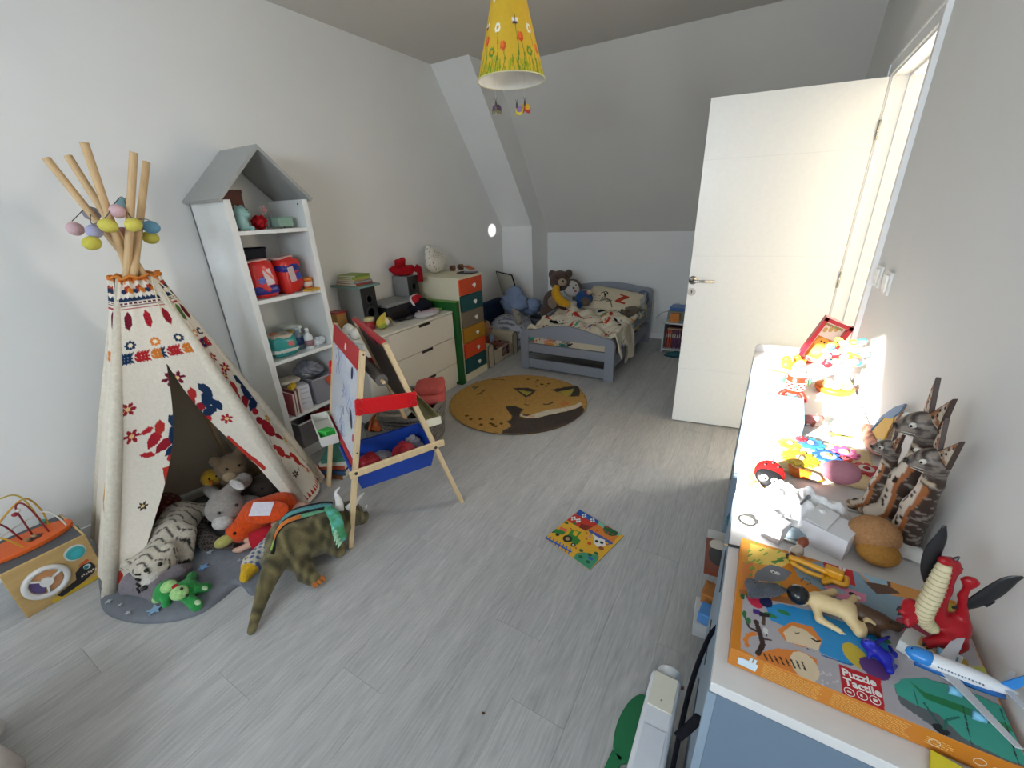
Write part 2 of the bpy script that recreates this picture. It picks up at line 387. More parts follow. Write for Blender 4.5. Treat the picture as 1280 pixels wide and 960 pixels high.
struct('wall_far', G().box(((XP+XR)/2, YF+0.06, 0.61), (XR-XP+0.1, 0.12, 1.22)), WALLM)
struct('wall_corner', G().prism([(3.54, 2.696), (YP, 1.303), (YP, 0), (5.17, 0), (5.17, 1.3), (4.06, 2.79), (3.54, 2.79)], XL-0.01, XP, YZ), WALLM)
# near slope with the roof window the sun comes through
WX0, WX1, WT0, WT1 = -2.13, -1.475, 0.09, 0.425   # opening across x and along the slope (0 top .. 1 knee)
S0, S1 = np.array([-1.8, 2.695]), np.array([-3.12, 1.2])
def sp(t): return S0+(S1-S0)*t
def slab(t0, t1, x0, x1, g):
    a, b_ = sp(t0), sp(t1); n = np.array([-(S1-S0)[1], (S1-S0)[0]]); n = n/np.linalg.norm(n)*0.12*np.sign(-n[0] if n[0] > 0 else 1)
    n = np.array([-abs(n[0]), abs(n[1])]); g.prism([tuple(a), tuple(b_), tuple(b_+n), tuple(a+n)], x0, x1, YZ)
g = G(); slab(0, WT0, XL, XR, g); slab(WT1, 1, XL, XR, g); slab(WT0, WT1, XL, WX0, g); slab(WT0, WT1, WX1, XR, g)
struct('ceiling_near_slope', g, CEILM)
g = G()
for (t0, t1, x0, x1) in ((WT0-.03, WT0, WX0-.04, WX1+.04), (WT1, WT1+.03, WX0-.04, WX1+.04), (WT0, WT1, WX0-.04, WX0), (WT0, WT1, WX1, WX1+.04)):
    a, b_ = sp(t0), sp(t1); g.prism([tuple(a+[0.0, -0.0]), tuple(b_), tuple(b_+[.02, -.02]), tuple(a+[.02, -.02])], x0, x1, YZ)
struct('window_1', g, WHITE)
struct('wall_near', G().box(((XL+XR)/2, YN-0.06, 0.6), (XR-XL+0.2, 0.12, 1.22)), WALLM)
# hall behind the door
g = G(); g.box((1.75, 2.8, 1.3), (0.1, 3.2, 2.8)); g.box((1.15, 4.35, 1.3), (1.2, 0.1, 2.8)); g.box((1.15, 1.25, 1.3), (1.2, 0.1, 2.8)); g.box((1.15, 2.8, 2.74), (1.3, 3.2, 0.1)); g.box((1.15, 2.8, -0.06), (1.2, 3.2, 0.1))
struct('wall_hall', g, mat('#e6dfd0', 0.85, scale=3, amt=0.02))
# door frame: jamb lining and architrave
g = G()
for y0, y1 in ((DY0-0.005, DY0+0.015), (DY1-0.015, DY1+0.005)): g.box((XR+0.08, (y0+y1)/2, DZ/2), (0.17, y1-y0, DZ))
g.box((XR+0.08, (DY0+DY1)/2, DZ-0.005), (0.17, DY1-DY0, 0.02))
g.box((XR+0.085, DY1-0.022, DZ/2), (0.05, 0.014, DZ)); g.box((XR+0.085, DY0+0.022, DZ/2), (0.05, 0.014, DZ)); g.box((XR+0.085, (DY0+DY1)/2, DZ-0.022), (0.05, DY1-DY0, 0.014))
tr = struct('trim_1', g, WHITE, bevel=0.002)
g = G(); 
for y in (DY0-0.03, DY1+0.03): g.box((XR-0.006, y, (DZ+0.06)/2), (0.014, 0.065, DZ+0.06))
g.box((XR-0.006, (DY0+DY1)/2, DZ+0.03), (0.014, DY1-DY0, 0.065))
for y in (DY0-0.055, DY1+0.055): g.box((XR-0.009, y, (DZ+0.06)/2), (0.02, 0.014, DZ+0.06))
g.box((XR-0.009, (DY0+DY1)/2, DZ+0.055), (0.02, DY1-DY0+.12, 0.014))
part('architrave', g, WHITE, tr, bevel=0.003)
# door leaf, hinged at the far jamb, standing open into the room
HX, HY = 0.392, 3.085
d = struct('door_1', G().box((-0.40, 0.02, 1.02), (0.80, 0.04, 2.02)), paint('#e9ebea', 0.3), bevel=0.002)
d.location = (HX, HY, 0); d.rotation_euler = (0, 0, math.radians(8.2))
for zz in (0.42, 1.18, 1.72): part('groove', G().box((-0.40, -0.0006, zz), (0.796, 0.0012, 0.004)), paint('#e2e4e3', 0.4), d)
steel = mat('#b9b8b4', 0.25, metal=1.0, amt=0.02)
hn = part('door_handle', G().cyl((-0.775, 0.001, 1.03), (-0.775, -0.01, 1.03), 0.026, 24).cyl((-0.775, -0.01, 1.03), (-0.775, -0.05, 1.03), 0.009, 12).tube([(-0.775, -0.045, 1.03), (-0.765, -0.05, 1.03), (-0.65, -0.05, 1.03)], 0.0095, 12), steel, d, smooth=True)
pk = part('keyhole_plate', G().cyl((-0.775, 0.001, 0.955), (-0.775, -0.007, 0.955), 0.025, 24), mat('#cfc9bd', 0.3, metal=0.8, amt=0.02), d, smooth=False)
part('keyhole', G().cyl((-0.775, -0.006, 0.959), (-0.775, -0.0078, 0.959), 0.005, 12).box((-0.775, -0.007, 0.951), (0.005, 0.0016, 0.014)), paint('#1a1815'), pk)
for zz in (0.25, 1.05, 1.8): part('hinge', G().cyl((0.004, -0.008, zz-0.045), (0.004, -0.008, zz+0.045), 0.007, 10), steel, d, smooth=True)
# skirting boards
struct('baseboard_left', G().box((XL+0.007, (YN+YP)/2, 0.036), (0.014, YP-YN, 0.072)), WHITE, bevel=0.003)
struct('baseboard_far', G().box(((XP+XR)/2, YF-0.007, 0.036), (XR-XP, 0.014, 0.072)), WHITE, bevel=0.003)
struct('baseboard_corner', G().box(((XL+XP)/2, YP-0.007, 0.036), (XP-XL, 0.014, 0.072)), WHITE, bevel=0.003)
struct('baseboard_right', G().box((XR-0.007, (YN+DY0-.07)/2, 0.036), (0.014, DY0-.07-YN, 0.072)), WHITE, bevel=0.003)
# rocker switches beside the door frame
for k, (yy, lab) in enumerate(((2.185, 'white rocker light switch right against the door frame'), (2.02, 'white rocker light switch further from the door frame, nearer the camera'))):
    s_ = thing('light_switch', lab, 'light switch', (XR, yy, 1.20), group='switches by the door')
    part('switch_plate', G().box((-0.005, 0, 0), (0.01, 0.082, 0.082)), paint('#e4e4e0', 0.3), s_, bevel=0.003)
    part('rocker', G().box((-0.012, 0, 0), (0.008, 0.045, 0.06), rotm(0, -4, 0)), paint('#efefec', 0.25), s_, bevel=0.002)
# pendant lamp
LP = CAMO+ray(639, 101)*1.78
lampx, lampy, lampz = LP
lt = thing('pendant_lamp', 'yellow cone pendant lampshade painted with flowers, hanging from the ceiling', 'lamp', (lampx, lampy, ZC))
zb = lampz-ZC; LR = 0.142; LH = 0.47
cv = Cv(0.9, LH, 420, '#d6ae32')
rr = random.Random(5)
for k in range(260):
    xx = rr.random()*0.9; cv.line([(xx, 0), (xx+rr.uniform(-.01, .01), rr.uniform(.02, .06))], 0.003, rr.choice(['#8a9a1c', '#a7a81f', '#6f8a22']))
def flower(x, y, c, k):
    cv.line([(x, 0.0), (x+.01, y*.5), (x, y)], 0.004, '#5c7d22')
    if k == 0: cv.ell(x, y, .014, .017, c); cv.ell(x-.005, y+.006, .008, .013, '#e8702c', 20)
    elif k == 1:
        for a in range(6): cv.ell(x+.011*math.cos(a*1.047), y+.011*math.sin(a*1.047), .007, .007, c)
        cv.ell(x, y, .008, .008, '#d9a020')
    else:
        for s_ in (-1, 1): cv.ell(x+s_*.009, y, .012, .007, c, s_*35); cv.ell(x+s_*.007, y-.009, .007, .005, '#3f2a55', -s_*30)
        cv.line([(x, y-.02), (x, y+.015)], .004, '#2c2233')
for q in range(5):
    o_ = q*0.19
    flower(o_+.06, .12, '#d2452a', 0); flower(o_+.125, .155, '#e6ead8', 1); flower(o_+.035, .175, '#ede7dc', 2); flower(o_+.10, .075, '#4f8a2b', 1); flower(o_+.16, .09, '#cc5a2a', 0)
    cv.ell(o_+.08, .26, .02, .012, '#e9e0d0', 30); cv.ell(o_+.11, .33, .014, .01, '#b23c2a', 60); cv.ell(o_+.02, .30, .012, .016, '#8a3b2a')
def conef(u, v):
    a = 2*PI*u+2.55; r = LR*(1-v)+0.018*v; return (r*np.cos(a), r*np.sin(a), zb+v*LH)
sh = printed('lamp_shade', cv, conef, vcm(0.55), lt, nu=260, nv=110)
def conei(u, v):
    a = 2*PI*u; r = LR*(1-v)+0.018*v-0.003; return (r*math.cos(a), r*math.sin(a), zb+v*LH)
part('shade_lining', G().surf(lambda u, v: conei(1-u, v), 64, 6), paint('#e8e6de', 0.6), lt, smooth=True)
part('shade_rim', G().tube([(LR*math.cos(a*2*PI/48), LR*math.sin(a*2*PI/48), zb) for a in range(48)], 0.0025, 6, closed=True), paint('#cfc79a'), lt, smooth=True)
part('cord', G().cyl((0, 0, zb+LH-.05), (0, 0, 0), 0.004, 8), paint('#e5e2da'), lt)
part('ceiling_rose', G().lathe([(.045, -.03), (.05, -.015), (.05, 0)], 24), paint('#e5e2da'), lt, smooth=True)
part('bulb', G().ell((0, 0, zb+.17), (.03, .03, .045)).cyl((0, 0, zb+.2), (0, 0, zb+.26), .016, 12), paint('#f2efe6', .3), lt, smooth=True)
def butterfly(px, py, lab, cols, sc, yaw):
    p = plane_at(px, py, (lampx, lampy, lampz), (CF[0], CF[1], 0))
    b = thing('butterfly_ornament', lab, 'ornament', p, yaw, 'butterflies hanging under the lamp')
    for s_ in (-1, 1):
        for (l, w, dz, c) in ((.05, .022, .3, cols[0]), (.036, .017, -.8, cols[1])):
            poly = [(0, 0)]+[(l*t, w*math.sin(PI*t)**.7*(1 if q == 0 else -1)) for q in (0, 1) for t in ([.2, .45, .7, .9, 1] if q == 0 else [.9, .7, .45, .2])]
            M = rotm(-25, 0, 0) @ rotm(0, 62*1.0, 0) if False else (Matrix.Scale(s_, 4, (1, 0, 0)) @ rotm(70, 55+dz*12, 25))
            part('wing', G(M).prism([(x_*sc, y_*sc) for x_, y_ in poly], -.0006, .0006), paint(c), b)
    part('body', G().ell((0, 0, 0), (.005*sc, .005*sc, .022*sc)), paint(cols[2]), b, smooth=True)
    part('antenna', G().tube([(0, 0, .018*sc), (.008*sc, 0, .034*sc)], .0008, 5).tube([(0, 0, .018*sc), (-.008*sc, 0, .034*sc)], .0008, 5), paint('#2a2420'), b)
    part('thread', G().cyl((0, 0, .02), (0, 0, lampz-p[2]+.12), .0006, 5), paint('#cfcac0'), b)
butterfly(620, 131, 'purple and olive butterfly hanging under the yellow lampshade, left one', ('#7d7a55', '#5b3a5e', '#3a2f2a'), .8, 20)
butterfly(646, 133, 'yellow and lilac butterfly hanging under the yellow lampshade, middle one', ('#d8c23a', '#8c6fa8', '#3a2f2a'), .8, -10)
butterfly(656, 130, 'dark red butterfly hanging under the yellow lampshade, right one', ('#a3262c', '#c9a12a', '#3a2a2a'), .8, 15)
# ------------------------------------------------------------------ activity cube
CUH = 0.238
ac = thing('activity_cube', 'wooden activity cube with a bead maze on its top, in the left corner', 'toy', (-2.57, 0.165, 0))
def wl(o, p): return tuple(np.array(p)-np.array(o.location))
part('body', G().box((0, 0, CUH/2), (0.29, 0.245, CUH-0.004)), paint('#4a4d50', .6), ac, bevel=.004)
part('side_panel', G().box((0, 0.127, CUH/2), (0.29, 0.008, CUH)), wood('#b79a6c', 'woodx'), ac, bevel=.002)
fp = part('front_panel', G().box((0.149, 0, CUH/2), (0.01, 0.262, CUH)), wood('#b3945f', 'woody'), ac, bevel=.004)
fx = 0.1545
YZX = lambda x: Matrix(((0, 0, 1, x), (1, 0, 0, 0), (0, 1, 0, 0), (0, 0, 0, 1)))
def disc(g, y, z, r, x0, x1, n=32): return g.cyl((x0, y, z), (x1, y, z), r, n)
part('yellow_strip', G().box((fx, 0.03, 0.012), (.0015, .16, .02)), paint('#c6a42a'), fp)
wh = part('steering_wheel', G().tube([(fx+.006, -.035+.063*math.cos(a*2*PI/40), .118+.063*math.sin(a*2*PI/40)) for a in range(40)], .011, 10, closed=True), paint('#c9c8c6'), ac, smooth=True)
gq = G(); disc(gq, -.035, .118, .02, fx, fx+.014)
for a in (20, 140, 260): gq.bar((fx+.006, -.035, .118), (fx+.006, -.035+.06*math.cos(math.radians(a)), .118+.06*math.sin(math.radians(a))), .012, .006, (1, 0, 0))
part('hub', gq, paint('#d3d2d0'), wh)
for a, c in ((80, '#c08a5a'), (200, '#5b4a78'), (320, '#c58b62')):
    poly = [(0, 0)]+[(.05*math.cos(math.radians(a+b)), .05*math.sin(math.radians(a+b))) for b in range(-50, 51, 20)]
    part('wheel_inlay', G(YZX(0)).prism([(p[0]-.035, p[1]+.118) for p in poly], fx-.001, fx+.002), paint(c), wh)
kb = part('dial', disc(G(), .078, .178, .036, fx-.002, fx+.004), paint('#c4c6c3'), ac)
disc(G(), 0, 0, 1, 0, 1)
part('dial_ring', disc(G(), .078, .178, .030, fx+.003, fx+.009), plastic('#3f9c9d'), kb); part('dial_cap', disc(G(), .080, .176, .018, fx+.008, fx+.012), plastic('#3aa6ad'), kb)
pg = part('penguin_inlay', G(YZX(0)).prism([(-.03, .03), (.04, .052), (.048, .085), (.075, .105), (.105, .098), (.112, .07), (.10, .045), (.05, .025), (-.02, .012)], fx-.001, fx+.002), paint('#1d1b1d'), fp)
part('eye', disc(G(), .088, .088, .012, fx+.001, fx+.003), paint('#b9cfcf'), pg); part('pupil', disc(G(), .085, .087, .008, fx+.002, fx+.004), paint('#1f6a70'), pg)
for k in range(7): part('feather', G().ell((fx+.002, .06+.008*k, .055+.004*(k % 2)), (.001, .003, .005)), paint('#c9b7a8'), pg)
part('comb', disc(disc(disc(G(), .083, .112, .007, fx, fx+.002), .094, .114, .008, fx, fx+.002), .072, .108, .006, fx, fx+.002), paint('#c0562a'), pg)
ov = part('orange_base', G(rotm(0, 0, 0, (0, -.02, CUH))).prism([(.06*math.cos(a*PI/20)*1.3, .155*math.sin(a*PI/20)) for a in range(40)], -.002, .018), paint('#cf5a1c', .5), ac, bevel=.004)
part('slot', G(rotm(0, 0, 12, (.01, .01, CUH+.018))).prism([(-.022, -.012), (-.005, -.028), (.022, -.02), (.024, .012), (.004, .03), (-.02, .018)], -.004, .0005), paint('#4a1c10'), ov)
def arch(pts, n=18):
    P = [Vector(p) for p in pts]; out = []
    Q = [P[0]*2-P[1]]+P+[P[-1]*2-P[-2]]
    for i in range(1, len(Q)-2):
        for k in range(n):
            t = k/n; a, b, c, d = Q[i-1], Q[i], Q[i+1], Q[i+2]
            out.append(.5*((2*b)+(c-a)*t+(2*a-5*b+4*c-d)*t*t+(3*b-a-3*c+d)*t**3))
    return out+[P[-1]]
zt = CUH+.012
for c, pts in (('#7c1620', [(.02, .055, zt), (.0, .045, zt+.12), (-.02, .03, zt+.165), (-.03, 0.01, zt+.14), (-.02, .012, zt)]),
               ('#7c1620', [(-.02, -.02, zt), (-.02, -.04, zt+.09), (-.03, -.07, zt+.14), (-.03, -.1, zt+.13), (-.02, -.13, zt)]),
               ('#c79a2c', [(.05, -.03, zt), (.05, -.06, zt+.07), (.03, -.08, zt+.10), (-.03, -.02, zt+.14), (-.06, .05, zt+.16), (-.07, .075, zt+.08), (-.05, .07, zt)]),
               ('#b9a44a', [(-.05, .06, zt), (-.05, .04, zt+.18), (-.04, -.02, zt+.21), (-.04, -.1, zt+.2), (-.03, -.17, zt+.1)]),
               ('#c2bdb4', [(.03, .11, zt), (.02, .1, zt+.05), (-.02, .08, zt+.085), (-.03, .03, zt+.08), (-.02, -.06, zt+.06), (.03, -.15, zt+.05)])):
    part('wire', G().tube(arch(pts, 10), .0035, 8), plastic(c), ac, smooth=True)
for p, c, r in (((-.025, -.0, zt+.125), '#8c1520', .011), ((-.005, .012, zt+.145), '#c9c6c0', .009), ((-.055, .06, zt+.03), '#3f9c90', .012), ((-.03, -.06, zt+.115), '#c9c6c0', .008), ((.01, -.01, zt+.008), '#8a6a48', .012), ((.0, .012, zt+.008), '#a88a66', .010)):
    part('bead', G().ell(p, (r, r, r*.8)), plastic(c), ac, smooth=True)
def gear(g, c, r, n, M, th=.01):
    poly = []
    for k in range(n*4):
        a = 2*PI*k/(n*4); q = r if k % 4 in (0, 1) else r*.8; poly.append((q*math.cos(a), q*math.sin(a)))
    return g.prism(poly, 0, th, M @ Matrix.Translation(Vector(c)))
XZ = Matrix(((1, 0, 0, 0), (0, 0, 1, .131), (0, 1, 0, 0), (0, 0, 0, 1)))
part('gear', gear(G(), (-.06, .15, .008), .035, 10, XZ), plastic('#1f6b66'), ac); part('gear', gear(G(), (.03, .10, .002), .03, 9, XZ), plastic('#7a4a2c'), ac)
# ------------------------------------------------------------------ tepee
TC = np.array([-2.42, .815, 1.32])
FEET = {'FL': (-2.235, .255), 'FR': (-1.98, 1.03), 'R': (-2.13, 1.245), 'B': (-2.70, 1.05), 'L': (-2.745, .37)}
tp = thing('tepee', 'cream child tepee printed with feathers and flowers, five wooden poles, standing by the left wall', 'tent', (-2.4, .8, 0))
TOPS = {'FL': (183, 203, -2.48), 'FR': (85, 195, -2.52), 'R': (58, 198, -2.56), 'B': (105, 178, -2.34), 'L': (167, 190, -2.31)}
for i, k in enumerate(FEET):
    f_ = np.array([*FEET[k], 0.0]); u, v, xx = TOPS[k]; top = pl(u, v, 0, xx)
    off = np.array([.022*math.cos(i*1.256), .022*math.sin(i*1.256), 0])
    mid = TC+off
    top = mid+(top-mid)
    part('pole', G().tube([f_, f_+(mid-f_)*.5, mid, top], .0145, 12), wood('#c7a679'), tp, smooth=False, world=True)
def motif_leaf(cv, sx, x, t, l, w, c, ang=0):
    ca, sa = math.cos(math.radians(ang)), math.sin(math.radians(ang))
    P = [(-w*.0, -l/2), (w/2, -l*.2), (w*.45, l*.2), (0, l/2), (-w*.45, l*.2), (-w/2, -l*.2)]
    cv.poly([(x+(a*ca-b*sa)*sx, t+(a*sa+b*ca)) for a, b in P], c)
def tepee_canvas(w0, w1, h, seed, n=300):
    """canvas: x in 0..1 across, y in metres down from the neck; sx turns metres into canvas x at a given y"""
    cv = Cv(1.0, h, n, '#d8cfc0'); r = random.Random(seed)
    cv.X, cv.Y = cv.X, cv.Y
    wid = lambda y: w0+(w1-w0)*y/h
    cv.rect(0, 0, 1, .018, '#c9702a')
    for k in range(16): cv.ell(r.random(), .02+.004*(k % 2), .02, .006, '#c9702a')
    for k in range(3):
        motif_leaf(cv, 1/wid(.05), .2+.3*k, .052, .04, .022, '#9c3b2a', 20); motif_leaf(cv, 1/wid(.05), .3+.3*k, .058, .03, .02, '#c9792e', -30); motif_leaf(cv, 1/wid(.05), .12+.3*k, .06, .02, .02, '#23344f', 70)
    cv.rect(0, .090, 1, .104, '#22324c')
    N_ = int(wid(.09)/.014)
    for k in range(N_): cv.poly([((k)/N_, .092), ((k+.5)/N_, .080), ((k+1)/N_, .092)], '#22324c'); cv.rect((k+.15)/N_, .107, (k+.85)/N_, .114, '#5a1f30')
    cv.rect(0, .118, 1, .122, '#5a1f30'); cv.rect(0, .130, 1, .138, '#a3232a')
    fe = ['#8c1f2c', '#4a6a35', '#6a1c2c', '#a3202c', '#58182c', '#8c2a24']
    N_ = max(2, int(wid(.19)/.055))
    for k in range(N_):
        x = (k+.5)/N_; sx = 1/wid(.19)
        motif_leaf(cv, sx, x, .185, .085, .027, fe[(k+seed) % 6], 0)
        for q in range(4): cv.line([(x-.012*sx, .165+.015*q), (x, .175+.015*q)], .0025, '#3a1420')
    N_ = max(2, int(wid(.29)/.07))
    for k in range(N_):
        x = (k+.5)/N_; sx = 1/wid(.29); c = ['#1f3350', '#d07a34'][(k+seed) % 2]
        for a in range(8):
            aa = a*PI/4; cv.ell(x+.014*math.cos(aa)*sx, .29+.014*math.sin(aa), .006*sx, .006, c)
        cv.ell(x, .29, .008*sx, .008, '#e6d9b8')
    N_ = max(3, int(wid(.345)/.05))
    for k in range(N_):
        x = (k+.5)/N_; sx = 1/wid(.345); c = ['#c4702a', '#961e2a', '#1a3150', '#a32428'][(k+seed) % 4]
        for q in range(4):
            xx = x+(-.018+.012*q)*sx
            for s_ in (-1, 1): motif_leaf(cv, sx, xx, .345+s_*.013, .034, .011, c, -s_*40)
        cv.line([(x-.02*sx, .345), (x+.024*sx, .345)], .006, c)
    def bouquet(x, y, k):
        sx = 1/wid(y)
        for (dx, dy, l, w, c, a) in ((-.03, 0, .06, .03, '#9c222c', 35), (-.012, -.03, .05, .026, '#a8302c', 10), (-.01, .025, .06, .028, '#8c1f2a', 50), (.022, .0, .075, .034, '#1d3150', 20), (.03, -.035, .06, .03, '#20344f', -25), (.012, .045, .06, .03, '#1c2f4c', 60), (.04, .03, .05, .026, '#1d3150', -10), (-.045, -.03, .04, .016, '#a8262c', 70), (-.05, .04, .04, .016, '#a8262c', 110)):
            motif_leaf(cv, sx, x+dx*k*sx, y+dy*k, l*k, w*k, c, a)
        cv.line([(x+.01*sx, y+.05*k), (x+.03*sx, y-.05*k)], .003, '#2a2a20'); cv.ell(x+.0*sx, y+.07*k, .01*sx*k, .011*k, '#b0242c')
    def little(x, y, k, c):
        sx = 1/wid(y)
        for a in range(6): motif_leaf(cv, sx, x+.012*k*math.cos(a*1.05)*sx, y+.012*k*math.sin(a*1.05), .02*k, .010*k, c, a*60+90)
        cv.ell(x, y, .006*sx*k, .006*k, '#d9b878')
    def bird(x, y, k, c):
        sx = 1/wid(y)
        cv.ell(x, y, .02*k*sx, .035*k, c, 0); cv.ell(x-.01*k*sx, y-.04*k, .014*k*sx, .014*k, c); motif_leaf(cv, sx, x+.015*sx*k, y+.05*k, .05*k, .018*k, c, -25)
        cv.line([(x+.01*sx, y+.03*k), (x+.03*sx, y+.06*k)], .005, '#1d2a24'); cv.line([(x-.02*sx, y+.02*k), (x-.04*sx, y+.05*k)], .005, '#31472c')
    return cv, bouquet, little, bird
NECK = .068
def neckp(k, z=1.285):
    f_ = np.array(FEET[k]); d_ = f_-TC[:2]; d_ = d_/np.linalg.norm(d_); return np.array([*(TC[:2]+d_*NECK), z])
def footp(k): return np.array([*FEET[k], 0.012])
CL = vcm(.9, .25, 90, .05, .1)
PAN = [('L', 'FL', 'left'), ('FR', 'R', 'right'), ('R', 'B', 'rback'), ('B', 'L', 'back')]
def panel_fn(a, b, sag=.02, s0=lambda t: 0*t, s1=lambda t: 0*t+1, ripple=.006, ph=0., trim=0.0):
    A0, A1, B0, B1 = neckp(a), footp(a), neckp(b), footp(b)
    n = np.cross(B1-A1, A0-A1); n = n/np.linalg.norm(n)
    if n[:2] @ (np.array([*FEET[a]])+np.array([*FEET[b]])-2*TC[:2]) < 0: n = -n
    def fn(u, v):
        s = s0(v)+(s1(v)-s0(v))*u; A = A0[:, None]+(A1-A0)[:, None]*v; B = B0[:, None]+(B1-B0)[:, None]*v
        P = A+(B-A)*s
        bulge = .011+.014*np.sin(PI*np.clip(s, 0, 1))-sag*np.sin(PI*s)*np.sin(PI*v)*.7+ripple*np.sin(9*s+5*v+ph)*(.3+v)+.010*np.exp(-v*16)*np.cos(s*22+ph)
        return P+n[:, None]*bulge
    return fn
H = 1.33
for a, b, nm in PAN:
    wid1 = np.linalg.norm(footp(a)-footp(b)); wid0 = np.linalg.norm(neckp(a)-neckp(b))
    if nm in ('left', 'right'):
        cv, bq, lt_, bd = tepee_canvas(wid0, wid1, H, 3 if nm == 'left' else 1, 240)
        if nm == 'right':
            lt_(.35, .42, 1.3, '#8c2430'); lt_(.6, .49, 1.4, '#962028'); lt_(.3, .52, 1.3, '#962028'); bq(.5, .64, 1.6); bd(.5, .86, 1.5, '#96202a'); lt_(.75, .82, 1.2, '#b98a3a'); lt_(.8, .98, 1.1, '#c9a04a'); bd(.35, 1.0, 1.0, '#a8302a'); bd(.6, 1.1, 1.1, '#b3342a'); lt_(.3, 1.15, 1, '#26384a'); lt_(.75, 1.2, 1.1, '#9c3a2a')
            for k in range(10): cv.poly([(k/10+.01, 1.31), (k/10+.05, 1.27), (k/10+.09, 1.31)], '#b0392a')
        else:
            lt_(.75, .5, 1, '#a3262c'); lt_(.6, .62, 1, '#a3262c'); lt_(.8, .78, 1, '#b3262c'); bd(.7, .95, 1, '#b98a2a'); lt_(.85, 1.12, 1, '#a3262c')
        printed('fabric_panel', cv, panel_fn(a, b, ph=len(nm)), CL, tp, world=True)
    else:
        cv = Cv(1, H, 40, '#c3b7a2'); printed('fabric_panel', cv, panel_fn(a, b, ph=len(nm)), CL, tp, world=True)
# front: one panel from the neck to the slit, then two flaps
TA = .30
sl = lambda v: np.where(v < TA, .56, np.interp(v, [TA, .55, .8, 1], [.545, .42, .22, .085]))
sr = lambda v: np.where(v < TA, .54, np.interp(v, [TA, .45, .6, .75, 1], [.555, .66, .78, .88, .955]))
wid1 = np.linalg.norm(footp('FL')-footp('FR')); wid0 = np.linalg.norm(neckp('FL')-neckp('FR'))
def front_canvas(side):
    cv, bq, lt_, bd = tepee_canvas(wid0, wid1, H, 2 if side == 'l' else 4, 330)
    return cv, bq, lt_, bd
cv, bq, lt_, bd = front_canvas('l')
s_at = lambda fn, v, s: s
bq(.37, .72, 1.5); lt_(.1, .56, 1.5, '#8f2028'); lt_(.12, .68, 1.5, '#8f2028'); lt_(.55, .47, 1.8, '#6a1a30'); cv.rect(.30, .86, .345, .95, '#b0342a'); lt_(.16, 1.0, 1, '#3a2a24'); bd(.03, 1.27, .8, '#b0392a')
# remap: flap u in 0..1 -> front s; print is laid out in s
def flap(cv, s0, s1, ph):
    f_ = panel_fn('FL', 'FR', s0=s0, s1=s1, ph=ph, sag=.03)
    U, V = 150, 330
    u, v = np.meshgrid(np.arange(U)/(U-1), np.arange(V)/(V-1)); u = u.ravel(); v = v.ravel()
    s = s0(v)+(s1(v)-s0(v))*u; P = f_(u, v).T
    idx = np.arange(U*V).reshape(V, U); F = np.stack([idx[:-1, :-1], idx[:-1, 1:], idx[1:, 1:], idx[1:, :-1]], -1).reshape(-1, 4)
    g = G(); g.v = P.tolist(); g.f = F.tolist()
    return part('front_flap', g, CL, tp, smooth=True, colors=cv.sample(s, v), world=True)
flap(cv, lambda v: 0*v-.04, sl, 0.3)
cv, bq, lt_, bd = front_canvas('r')
lt_(.60, .47, 1.6, '#6a1a30'); bq(.72, .60, 1.35); lt_(.86, .72, 1.3, '#9c2028')
for k in range(3): cv.line([(.80+.04*k, .82+.07*k), (.83+.04*k, .88+.07*k)], .03, '#b0342a')
flap(cv, sr, lambda v: 0*v+1.03, 1.1)
for k in FEET: part('pole_sleeve', G().tube([neckp(k)+np.array([0, 0, .0]), footp(k)+(neckp(k)-footp(k))*.5, footp(k)+np.array([0, 0, .01])], [.014, .029, .026], 12), cloth('#d0c7b6'), tp, smooth=True, world=True)
# ruffled neck, tie strings
ring = []
NR = 60
for k in range(NR):
    a = 2*PI*k/NR; r_ = NECK+.016+.008*math.sin(a*13); ring.append((TC[0]+r_*math.cos(a), TC[1]+r_*math.sin(a), 1.29+.006*math.sin(a*9)))
part('neck_ruffle', G().tube(ring, .006, 8, closed=True), cloth('#c77a3a'), tp, smooth=True, world=True)
q0 = np.array([TC[0]+.11, TC[1]+.02, 1.285])
for d_, l in ((-.02, .17), (.012, .15), (.03, .12)): part('tie_string', G().tube(arch([q0, q0+np.array([.03, d_, -.06]), q0+np.array([.05, d_*1.6, -l])], 6), .0025, 6), cloth('#cfc2a6'), tp, smooth=True, world=True)
# pastel cotton ball string lights hung on the poles
sg = thing('ball_garland', 'string of pastel egg-shaped balls hung around the tepee poles', 'garland', (-2.42, .815, 1.42))
EGG = [(94, 286, -2.50, '#cfaeb2'), (118, 289, -2.42, '#a9a8c6'), (135, 282, -2.36, '#cfc45e'), (115, 304, -2.40, '#c6bd55'), (147, 264, -2.36, '#d3aeb4'), (115, 267, -2.55, '#8f8a96'), (157, 256, -2.46, '#7f9fa6'), (167, 281, -2.33, '#d2c660'), (189, 284, -2.40, '#6f9fbb'), (188, 297, -2.45, '#c4bb58'), (154, 292, -2.50, '#a87c74')]
eg = []
for u, v, xx, c in EGG:
    p = pl(u, v, 0, xx); eg.append(p)
    part('ball', G(rotm(0, 80, 20+u*7, p)).ell((0, 0, 0), (.0275, .0275, .033)), mat(c, .9, scale=150, amt=.08, bump=.4, spec=.1), sg, smooth=True, world=True)
part('wire', G().tube(arch([eg[i]+np.array([0, 0, .03]) for i in (0, 5, 1, 2, 4, 6, 7, 8, 9)], 6), .002, 6), plastic('#4a4a48'), sg, smooth=True, world=True)
